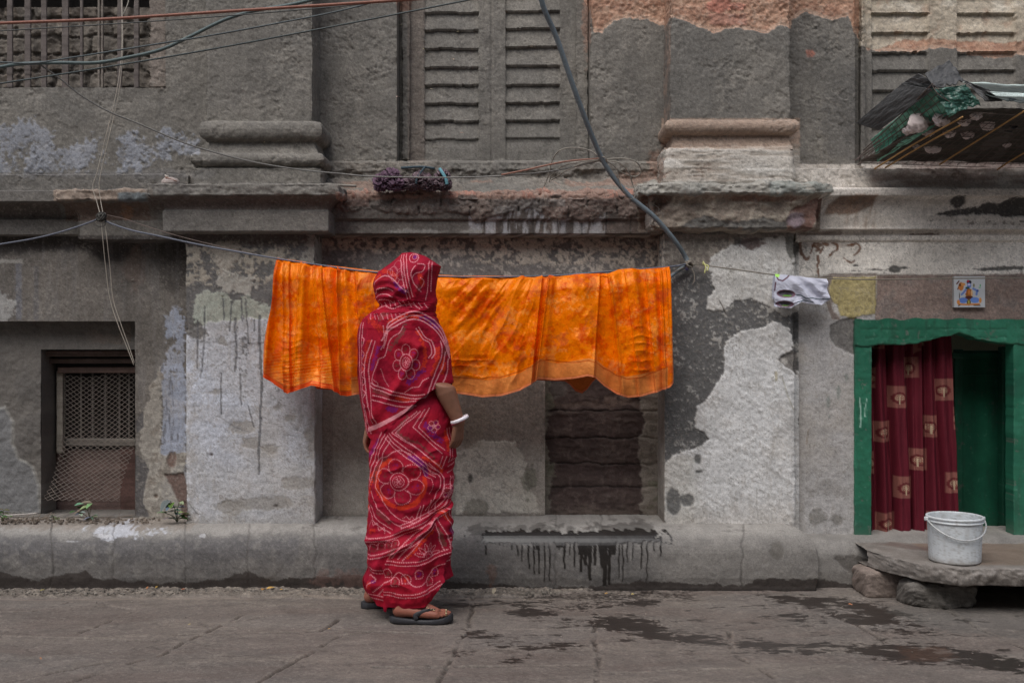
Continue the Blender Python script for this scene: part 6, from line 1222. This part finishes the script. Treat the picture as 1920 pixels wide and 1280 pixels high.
def wearable(name,P,px,py,seed,U,V,keep=None,thick=0.002):
    S=cloth_colour(px,py,U,V,seed); o=raw(name,P,quads(*P.shape[:2],keep),S['C'],S['R'],True,M['cloth'],W)
    m=o.modifiers.new('thick','SOLIDIFY'); m.thickness=thick; m.offset=-1; return o
# skirt
def skirt():
    nu,nv=640,330; a=np.linspace(0,1,nu)[None,:]; v=np.linspace(0,1,nv)[:,None]; th=math.pi-2*math.pi*a; c=np.cos(th); s=np.sin(th)
    hemf=tab(c,[(-1,1112),(-.85,1122),(-.5,1128),(-.42,1131),(-.38,1122),(0,1124),(.3,1121),(.5,1112),(.64,1096),(.72,1083),(.76,1080),(.78,1076),(.9,1082),(1,1078)]); hemb=1092+0*c
    hem=np.where(s>0,hemf,hemb*(-np.minimum(s,0))**0.5+hemf*(1-(-np.minimum(s,0))**0.5))
    py=690+(hem-690)*v
    L=tab(py,[(690,700),(740,700),(800,692),(850,690),(950,689),(1000,688),(1050,687),(1090,684),(1110,688),(1130,694)]); Rr=tab(py,[(690,820),(735,836),(760,846),(790,852),(850,857),(890,853),(950,849),(1000,849),(1040,850),(1090,851),(1130,851)])
    cx=(L+Rr)/2; hw=(Rr-L)/2
    # cross section: squarish ellipse
    ex=0.82; cc=np.sign(c)*np.abs(c)**ex; ss=np.sign(s)*np.abs(s)**ex; 
    px=cx+hw*c; HW=hw*YC/F; hd=HW*0.78
    fold=0.009*np.sin(th*6+py/170)*sst(0.25,0.7,v)+0.005*np.sin(th*11-py/150+1)*sst(.3,.9,v)+fbm(th*1.6+py/150,py/190+th*0.2,601,4)*0.012*(0.3+v)+fbm(px/14+py/40,py/50,603,4)*0.003
    drape=(1-np.abs(fbm((px+py*1.9)/95,(py-px*0.5)/55,605,3))*2)*0.007*sst(700,850,py)
    sdp=sdf_poly(px,py,[(735,1160),(733,1050),(744,1028),(775,1000),(815,965),(862,925),(870,1000),(842,1010),(832,1078),(826,1160)]); fr=sst(0.05,0.55,s+0*py)
    stp=0.018*sst(-1.5,1.5,sdp)*fr+0.010*np.exp(-(sdp/7)**2)*(sdp>0)*fr
    ln2=dist_line(px,py,[(688,1008),(730,1000),(780,975),(860,928)]); stp=stp+0.014*np.exp(-(ln2/6)**2)*fr+0.010*np.exp(-(dist_line(px,py,[(690,1045),(740,1025),(800,975)])/6)**2)*fr
    ln3=dist_line(px,py,[(740,790),(755,850),(800,900),(850,915)]); stp=stp+0.009*np.exp(-(ln3/8)**2)*fr+0.010*np.exp(-(dist_line(px,py,[(700,1120),(715,1060),(745,1000)])/6)**2)*fr+0.008*np.exp(-(dist_line(px,py,[(850,960),(842,1020),(845,1075)])/4)**2)*fr+0.008*np.exp(-(dist_line(px,py,[(700,830),(702,900),(694,980)])/6)**2)*fr+0.008*np.exp(-(dist_line(px,py,[(770,950),(810,935),(850,905)])/6)**2)*fr
    r=fold+drape+stp
    X=(cx-960)*YC/F+(HW*cc*0.5+HW*c*0.5)+c*(r-0.006); Y=YC+0.02-(hd*ss*0.5+hd*s*0.5)-s*r; Zz=Z_(py,YC)
    P=np.stack([X,Y,Zz+0*c],-1); wearable('sari_skirt',P,px+0*v,py+0*c,611,a+0*v,v+0*a)
skirt()
def veil():
    nu,nv=680,420; a=np.linspace(0,1,nu)[None,:]; v=np.linspace(0,1,nv)[:,None]; th=math.pi-2*math.pi*a; c=np.cos(th); s=np.sin(th)
    hf=tab(c,[(-1,812),(-.9,822),(-.75,820),(-.5,806),(-.2,788),(.1,768),(.35,748),(.6,730),(.8,722),(1,716)]); hb=770+0*c; k=(-np.minimum(s,0))**0.6
    hem=hf*(1-k)+hb*k
    vv=np.where(v<0.12,0.12*(v/0.12)**1.9,v); py=473+(hem-473)*vv
    L=tab(py,[(473,765),(475,752),(480,748),(489,738),(497,728),(509,710),(521,702),(535,700),(550,703),(560,707),(569,713),(576,712),(586,696),(598,681),(616,672),(640,670),(700,671),(740,675),(780,682),(825,692)])
    Rr=tab(py,[(473,770),(475,782),(480,797),(489,811),(494,819),(499,827),(509,825),(521,821),(545,817),(570,817),(585,817),(595,819),(606,824),(616,830),(640,840),(670,846),(712,847),(760,840),(825,838)])
    cx=(L+Rr)/2; hw=(Rr-L)/2; px=cx+hw*c; HW=hw*YC/F
    hd=HW*tab(py,[(473,1.0),(560,0.98),(585,.95),(620,.78),(700,.70),(820,.72)])
    r=fbm(th*1.2+py/120,py/90,701,4)*0.008+fbm(px/12,py/14,703,4)*0.002
    neck=np.exp(-((py-582)/16)**2); r=r-0.004*neck+neck*0.006*(1-np.abs(fbm(px/50+py/14,py/7-px/60,705,3))*2)
    d1=dist_line(px,py,[(716,588),(745,578),(790,590),(815,600)]); fr=(s>-0.2)*1.0; r=r+0.008*np.exp(-(d1/6)**2)*fr
    for q,am,w_ in (([(722,590),(724,630),(712,700),(706,780)],.016,7),([(700,600),(694,660),(692,760)],.010,6),([(760,545),(735,560),(712,566)],.011,5),([(770,565),(740,575),(714,578)],.010,4),([(785,600),(818,630),(832,690)],.012,8),([(790,650),(770,690),(742,735)],.014,7),([(735,600),(760,640),(800,650)],.008,8),([(820,560),(800,580),(770,590)],.010,5),([(712,545),(735,540),(765,552)],.010,4),([(704,560),(730,556),(762,566)],.009,4),([(706,530),(735,528),(768,545)],.007,5),([(760,720),(720,760),(700,800)],.010,9),([(830,650),(815,690),(790,730)],.008,7),([(690,640),(686,720),(694,790)],.008,5),([(812,500),(790,530),(780,565)],.007,5),([(772,479),(738,503),(712,535)],.007,5),([(800,488),(775,515),(768,550)],.006,5)): r=r+am*np.exp(-(dist_line(px,py,q)/w_)**2)*fr
    r=r+0.020*np.exp(-((th-0.45)/0.5)**2)*sst(655,715,py)
    # hem flutter
    r=r+0.006*np.sin(th*7)*sst(.85,1,v)+0.006*sst(0.9,1,v)
    X=(cx-960)*YC/F+HW*c+c*r*0.6; Y=YC+0.005-hd*s-s*r; Z=Z_(py,YC)+0*c
    P=np.stack([X,Y,Z],-1)
    thm=((th[:,1:]+th[:,:-1])/2)*180/math.pi; pym=(py[1:,1:]+py[:-1,:-1])/2
    op=(thm<3)&(thm>-82)&(pym>487+0.0*thm)&(pym<596)
    el=((thm+40)/44)**2+((pym-542)/56)**2
    wearable('sari_veil',P,px+0*v,py+0*c,711,a+0*v,v+0*a,keep=~((el<1)))
veil()
# --- body: one continuous skin grown from tapered limbs
caps=[]
def cap(a,b,ra,rb): caps.append((np.array(a,float),np.array(b,float),ra,rb))
f=np.array([0.78,0.62,0]); rt=np.array([0.62,-0.78,0]); up=np.array([0,0,1.0])
hc=np.array([X_(768,4.40),4.40,1.425])
cap(hc+up*.03-f*.012,hc+up*.0+f*.012,.083,.080); cap(hc-up*.01+f*.03,hc-up*.075+f*.055,.062,.030); cap(hc+up*.04+f*.03,hc+up*.02-f*.03,.076,.080)
cap(hc+f*.088+up*.005,hc+f*.104-up*.030,.009,.013); cap(hc+f*.078+up*.03+rt*.03,hc+f*.078+up*.03-rt*.03,.012,.012); cap(hc+f*.082-up*.058+rt*.014,hc+f*.082-up*.058-rt*.014,.008,.008); cap(hc+f*.070-up*.085,hc+f*.066-up*.09,.017,.017)
for s_ in (-1,1): cap(hc+rt*s_*.082-up*.0,hc+rt*s_*.084-up*.03-f*.002,.012,.009)
nk=np.array([X_(762,4.40),4.40,1.31]); cap(hc-up*.07-f*.01,nk-f*.01-up*.03,.048,.052)
ch=nk-up*.10; rs_=np.array([-0.345,4.335,1.235]); ls_=np.array([-0.545,4.475,1.235])
cap(nk-up*.05,ch,.06,.085); cap(rs_-np.array([.02,-.01,.01]),ls_+np.array([.02,-.01,-.01]),.052,.052); cap(ch+rt*.05,ch+rt*.045-up*.18,.095,.085); cap(ch-rt*.05,ch-rt*.045-up*.18,.095,.085)
hp=np.array([X_(770,4.40),4.40,0.82]); cap(ch-up*.18,hp,.095,.115); cap(hp+rt*.045,hp+rt*.055-up*.04,.105,.105); cap(hp-rt*.045,hp-rt*.055-up*.04,.105,.105)
el=np.array([-0.303,4.30,1.02]); wr_=np.array([-0.2265,4.31,0.838]); cap(rs_,el,.050,.043); cap(el,el+(wr_-el)*.3,.043,.043); cap(el+(wr_-el)*.3,el+(wr_-el)*.75,.044,.032); cap(el+(wr_-el)*.75,wr_,.032,.026)
def hand(w,d,side,n_,s=1.0):
    d=np.array(d,float); d/=np.linalg.norm(d); n_=np.array(n_,float); n_-=d*np.dot(n_,d); n_/=np.linalg.norm(n_); b=np.cross(d,n_)*side
    cap(w,w+d*.02,.024*s,.022*s)
    for k in (-1.5,-.5,.5,1.5): cap(w+d*.015+b*k*.010,w+d*.078+b*k*.017,.015*s,.0115*s)
    for i,(k,L) in enumerate(zip((-1.5,-.5,.5,1.5),(.058,.070,.074,.066))):
        p0=w+d*.080+b*k*.0185; d1=d*.93+n_*.36; p1=p0+d1*L*.45; d2=d*.70+n_*.71; p2=p1+d2*L*.32; d3=d*.42+n_*.9; p3=p2+d3*L*.25; cap(p0,p1,.0090*s,.0082*s); cap(p1,p2,.0082*s,.0075*s); cap(p2,p3,.0075*s,.0062*s)
    p0=w+d*.022+b*.024+n_*.006; p1=p0+d*.030+b*.020+n_*.012; p2=p1+d*.026+b*.006+n_*.010; cap(p0,p1,.0125*s,.0105*s); cap(p1,p2,.0105*s,.0085*s)
hand(wr_,(-0.10,0.22,-1.0),1,(-0.6,0.5,0.0),0.95)
le=np.array([-0.615,4.52,0.965]); lw=np.array([X_(694,4.47),4.47,0.815]); cap(ls_,le,.048,.040); cap(le,lw,.040,.025); hand(lw,(-0.16,-0.05,-1.0),-1,(0.9,-0.25,0.0),0.92)
# legs and feet
def leg(kn,an,heel,toe,side):
    kn,an,heel,toe=map(lambda q:np.array(q,float),(kn,an,heel,toe)); hip=hp+(rt if side>0 else -rt)*.06-up*.05
    cap(hip,kn,.090,.058); mid=kn+(an-kn)*.35; cap(kn,mid,.056,.056); cap(mid,an+up*.03,.056,.036); cap(an+up*.03,an,.036,.034)
    d=toe-heel; L=np.linalg.norm(d); d/=L; b=np.cross(up,d)*1.0
    cap(an,heel+d*.03+up*.004,.034,.031); hb=heel+d*.028; cap(hb,hb+d*.015,.0305,.030)
    ball=heel+d*(L-.062)
    for k in (-1,0,1): cap(hb+b*k*.006+up*.004,ball+b*k*.024-up*.006,.027,.0165)
    cap(an+d*.012-up*.005,ball-d*.015+up*.008,.031,.017); cap(an+d*.03-up*.02,ball+up*.003,.028,.016)
    for k,(o_,l_,r_) in enumerate(((.032,.050,.0125),(.014,.052,.0092),(-.002,.046,.0085),(-.017,.038,.0082),(-.030,.028,.008))):
        q=ball+b*o_*side*(1)-up*.010+d*(-.004*k); m_=q+d*l_*.55+up*.004; e=q+d*l_-up*.002; cap(q,m_,r_*1.05,r_); cap(m_,e,r_,r_*.9)
nh_=np.array([X_(737,4.27),4.265,0.052]); nt_=np.array([X_(846,4.27),4.250,0.044]); leg((-0.44,4.31,.46),(X_(757,4.27),4.27,.102),nh_,nt_,1)
fh=np.array([X_(684,4.50),4.485,0.052]); ft=np.array([X_(684,4.50)+.235,4.55,0.044]); leg((-0.53,4.46,.45),(X_(702,4.50),4.495,.105),fh,ft,-1)
def capgeo(a,b,ra,rb,seg=16,rings=6):
    T=b-a; L=np.linalg.norm(T)+1e-9; T=T/L; A=np.cross(T,[0.31,0.52,0.79]); A/=np.linalg.norm(A); B=np.cross(T,A); th=np.linspace(0,2*math.pi,seg+1)[:-1]; rows=[]
    for t in np.linspace(-math.pi/2+.02,0,rings): rows.append(a+T*ra*math.sin(t)+0*A); 
    V=[];
    for t in np.linspace(-math.pi/2+.15,0,rings): V.append(a+T*ra*math.sin(t)+(np.outer(np.cos(th),A)+np.outer(np.sin(th),B))*ra*math.cos(t))
    for t in np.linspace(0,math.pi/2-.15,rings): V.append(b+T*rb*math.sin(t)+(np.outer(np.cos(th),A)+np.outer(np.sin(th),B))*rb*math.cos(t))
    return np.vstack(V),len(V)
import bmesh
bm=bmesh.new()
for a,b,ra,rb in caps:
    V,nr=capgeo(a,b,ra,rb); vs_=[bm.verts.new(p) for p in V]; sg=16
    for i in range(nr-1):
        for j in range(sg): bm.faces.new((vs_[i*sg+j],vs_[i*sg+(j+1)%sg],vs_[(i+1)*sg+(j+1)%sg],vs_[(i+1)*sg+j]))
    bm.faces.new([vs_[j] for j in range(sg)][::-1]); bm.faces.new([vs_[(nr-1)*sg+j] for j in range(sg)])
bmesh.ops.recalc_face_normals(bm,faces=bm.faces)
me=bpy.data.meshes.new('body_src'); bm.to_mesh(me); bm.free(); tmp=bpy.data.objects.new('body_src',me); COL.objects.link(tmp)
r_=tmp.modifiers.new('r','REMESH'); r_.mode='VOXEL'; r_.voxel_size=0.0036; r_.use_smooth_shade=True
s_=tmp.modifiers.new('s','SMOOTH'); s_.factor=0.5; s_.iterations=5
dg=bpy.context.evaluated_depsgraph_get(); me2=bpy.data.meshes.new_from_object(tmp.evaluated_get(dg)); bpy.data.objects.remove(tmp)
n_=len(me2.vertices); co=np.zeros(n_*3,np.float32); me2.vertices.foreach_get('co',co); co=co.reshape(-1,3)
co=co.astype(np.float64)
pyv=640-(co[:,2]-CH)*F/YC
SL=tab(pyv,[(690,700),(740,700),(800,692),(850,690),(1130,690)]); SR=tab(pyv,[(690,820),(735,832),(760,842),(790,848),(850,852),(950,845),(1130,846)])
VL=tab(pyv,[(473,765),(480,733),(490,718),(505,708),(545,702),(572,710),(590,702),(600,684),(612,676),(630,671),(700,669),(740,674),(825,692)]); VR=tab(pyv,[(473,767),(480,795),(487,808),(503,825),(570,817),(595,818),(606,824),(620,832),(640,840),(670,846),(712,847),(825,838)])
def clampin(co,Lp,Rp,kd,cyo,qm,wt):
    cx=((Lp+Rp)/2-960)*YC/F; hw=(Rp-Lp)/2*YC/F; hd=hw*kd; cy=YC+cyo; q=np.sqrt(((co[:,0]-cx)/hw)**2+((co[:,1]-cy)/hd)**2)+1e-9
    k=np.where(q>qm,(qm*(1-0.0)+0.02*np.tanh((q-qm)))/q,1.0); k=1-(1-k)*wt; co[:,0]=cx+(co[:,0]-cx)*k; co[:,1]=cy+(co[:,1]-cy)*k
def dseg(a,b):
    d=b-a; t=np.clip(((co-a)@d)/(d@d),0,1); return np.linalg.norm(co-a-t[:,None]*d,axis=1)
far=np.minimum(np.minimum(dseg(el,wr_),dseg(wr_,wr_+np.array([-.02,.04,-.19]))),np.minimum(dseg(le,lw),dseg(lw,lw+np.array([-.04,0,-.19]))))
clampin(co,SL,SR,0.78,0.02,0.80,((far>0.062)&(co[:,2]<1.0)).astype(float)*sst(0.12,0.20,co[:,2]))
clampin(co,VL,VR,tab(pyv,[(473,1.0),(560,0.98),(585,.95),(620,.78),(700,.70),(820,.72)]),0.005,0.84,sst(0.985,1.03,co[:,2]))
me2.vertices.foreach_set('co',co.astype(np.float32).ravel()); me2.update()
skinc=np.tile(Dr(112,78,62),(n_,1)); lowm=sst(0.16,0.10,co[:,2])[:,None]; skinc=skinc*(1-lowm)+Dr(128,80,66)*lowm; nn=fbm(co[:,0]*40,co[:,2]*40+co[:,1]*20,801,4); skinc*=(1+0.12*nn)[:,None]
a_=me2.color_attributes.new('Col','FLOAT_COLOR','POINT'); a_.data.foreach_set('color',np.hstack([skinc,np.ones((n_,1))]).astype(np.float32).ravel())
b_=me2.attributes.new('Rgh','FLOAT','POINT'); b_.data.foreach_set('value',np.full(n_,0.55,np.float32))
me2.polygons.foreach_set('use_smooth',np.ones(len(me2.polygons),bool))
link('body',me2,newmat('skin',nscale=90,nvar=0.06,bump=0.2,bdist=0.0008,bscale=500,spec=0.35,sub=0.06),W)
# hair under the veil, eyes
def ell(name,c,r3,mat,ax=(f,rt,up),seg=28,cut=None):
    th=np.linspace(0,2*math.pi,seg+1)[None,:]; ph=np.linspace(0.01,math.pi-0.01,seg//2+1)[:,None]
    d=[np.sin(ph)*np.cos(th),np.sin(ph)*np.sin(th),np.cos(ph)+0*th]
    P=np.array(c)+sum(d[i][...,None]*np.array(ax[i])*r3[i] for i in range(3)); keep=None
    if cut is not None: keep=(d[0][:-1,:-1]*r3[0]<cut)
    return raw(name,P,quads(*P.shape[:2],keep),mat=mat,parent=W)
ell('hair',hc+up*.025-f*.010,(.098,.091,.093),simple('black_hair',(30,26,25),0.5),cut=.055); ell('hair_bun',hc-f*.10+up*-.01,(.045,.05,.045),simple('black_hair',(30,26,25)))
for s_ in (-1,1): ell('eye',hc+f*.079+rt*s_*.030+up*.010,(.011,.013,.010),simple('eye_white',(170,165,160),0.2),seg=14); ell('iris',hc+f*.0875+rt*s_*.030+up*.010,(.004,.0055,.0055),simple('dark_iris',(30,20,18),0.2),seg=12)
# sandals
sm_=newmat('black_rubber',base=D(44,44,48),rough=0.5,attr=False,nscale=60,nvar=0.15,bump=0.2,bdist=0.001,spec=0.45)
def sandal(heel,toe,side):
    heel=np.array(heel,float);toe=np.array(toe,float); heel[2]=0;toe[2]=0; d=toe-heel; L=np.linalg.norm(d)+.022; d/=np.linalg.norm(d); b=np.cross(up,d); h0=heel-d*.014
    r=thing('sandal',None,None) if False else None
    t=np.linspace(0,1,60); w=np.interp(t,[0,.03,.08,.2,.45,.7,.88,.96,1],[.004,.020,.029,.033,.030,.043,.036,.022,.004]); cx_=np.interp(t,[0,.5,.75,1],[0,-.003,.002,.008])*side
    k=np.linspace(-1,1,14); rows=[]
    zt=lambda t: 0.026+0.004*np.cos(t*6)-0.003*np.sin(t*3.1)+0.012*sst(.85,1.05,t)
    zb=lambda t: 0.002+0.007*sst(.82,1.05,t)+0*t
    top=np.array([[h0+d*L*ti+b*(ci+wi*kk)+up*zt(ti) for kk in k] for ti,wi,ci in zip(t,w,cx_)]); bot=np.array([[h0+d*L*ti+b*(ci+wi*kk)+up*zb(ti) for kk in k] for ti,wi,ci in zip(t,w,cx_)])
    mid1=(top[:,:1]*.75+bot[:,:1]*.25)-b*.003; mid2=(top[:,:1]*.25+bot[:,:1]*.75)-b*.003; m3=(top[:,-1:]*.75+bot[:,-1:]*.25)+b*.003; m4=(top[:,-1:]*.25+bot[:,-1:]*.75)+b*.003
    P=np.concatenate([top,m3,m4,bot[:,::-1],mid2,mid1,top[:,:1]],1); o=raw('sandal_sole',P,quads(*P.shape[:2]),mat=sm_,parent=W)
    post=h0+d*L*.80+b*(.010*side)+up*.030
    for s_ in (-1,1):
        e=h0+d*L*.44+b*(s_*.036)+up*.028; m_=(post+e)/2+up*.030+b*s_*.012+d*.0; q=[tuple(post-up*.006),tuple(post+up*.020-d*.006),tuple(m_+d*.012),tuple(m_-d*.012-up*.004+b*s_*.006),tuple(e+up*.012),tuple(e-up*.004)]
        v_,q_=tube_geo(q,[.004,.005,.008,.011,.011,.010],seg=10,n=8,flat=0.45); raw('sandal_strap',v_,q_,mat=sm_,parent=W)
    return h0,d,L,b,post
A1=sandal(nh_,nt_,1); sandal(fh,ft,-1)
# anklets, toe ring and bangle
gold=simple('dull_gold',(176,158,118),0.35,metal=0.7,spec=0.6)
def beads(name,c,r,tilt,n,rb,mat,ax=None):
    V=[];Q=[];b0=0
    ux=np.array(ax[0] if ax else (1,0,0),float); uy=np.array(ax[1] if ax else (0,1,0),float)
    for i in range(n):
        a=i/n*2*math.pi; p=np.array(c)+ux*r[0]*math.cos(a)+uy*r[1]*math.sin(a)+np.array([0,0,tilt*math.cos(a)]); rr=rb*(1+0.35*math.sin(i*2.3))
        vv,nr=capgeo(p,p+np.array([0,0,.0006]),rr,rr,8,3); V.append(vv)
        for k in range(nr-1):
            for j in range(8): Q.append([b0+k*8+j,b0+k*8+(j+1)%8,b0+(k+1)*8+(j+1)%8,b0+(k+1)*8+j])
        b0+=len(vv)
    return raw(name,np.vstack(V),np.array(Q),mat=mat,parent=W)
beads('anklet',(X_(760,4.27),4.27,0.095),(0.046,0.041),0.014,44,.0032,gold); beads('anklet',(X_(760,4.27),4.27,0.091),(0.046,0.041),0.015,36,.0024,gold); beads('anklet',(X_(703,4.5),4.495,0.104),(0.041,0.038),0.006,36,.003,gold)
beads('toe_ring',(X_(837,4.25),4.238,0.047),(0.012,0.012),0.0,12,.0028,gold,ax=((0,1,0),(0,0,1)))
beads('strap_trim',(X_(808,4.25),4.225,0.066),(0.016,0.003),-0.006,9,.002,gold)
dw=(wr_-el)/np.linalg.norm(wr_-el); e1=np.cross(dw,[0,1,0]); e1/=np.linalg.norm(e1); e2=np.cross(dw,e1)
def bangle(c,r,th_,wd,mat):
    n=48; a=np.linspace(0,2*math.pi,n+1); m=10; pr=[(wd*math.cos(t),th_*math.sin(t)) for t in np.linspace(0,2*math.pi,m+1)]
    P=np.array([[np.array(c)+dw*x_+(e1*math.cos(t)+e2*math.sin(t))*(r+y_) for t in a] for x_,y_ in pr]); return raw('bangle',P,quads(*P.shape[:2]),mat=mat,parent=W)
bangle(wr_-dw*.012+np.array([.008,0,0]),.037,.0045,.0075,simple('white_bangle',(206,196,216),0.35)); bangle(wr_-dw*.001,.033,.002,.003,simple('red_bangle',(140,40,60),0.35))
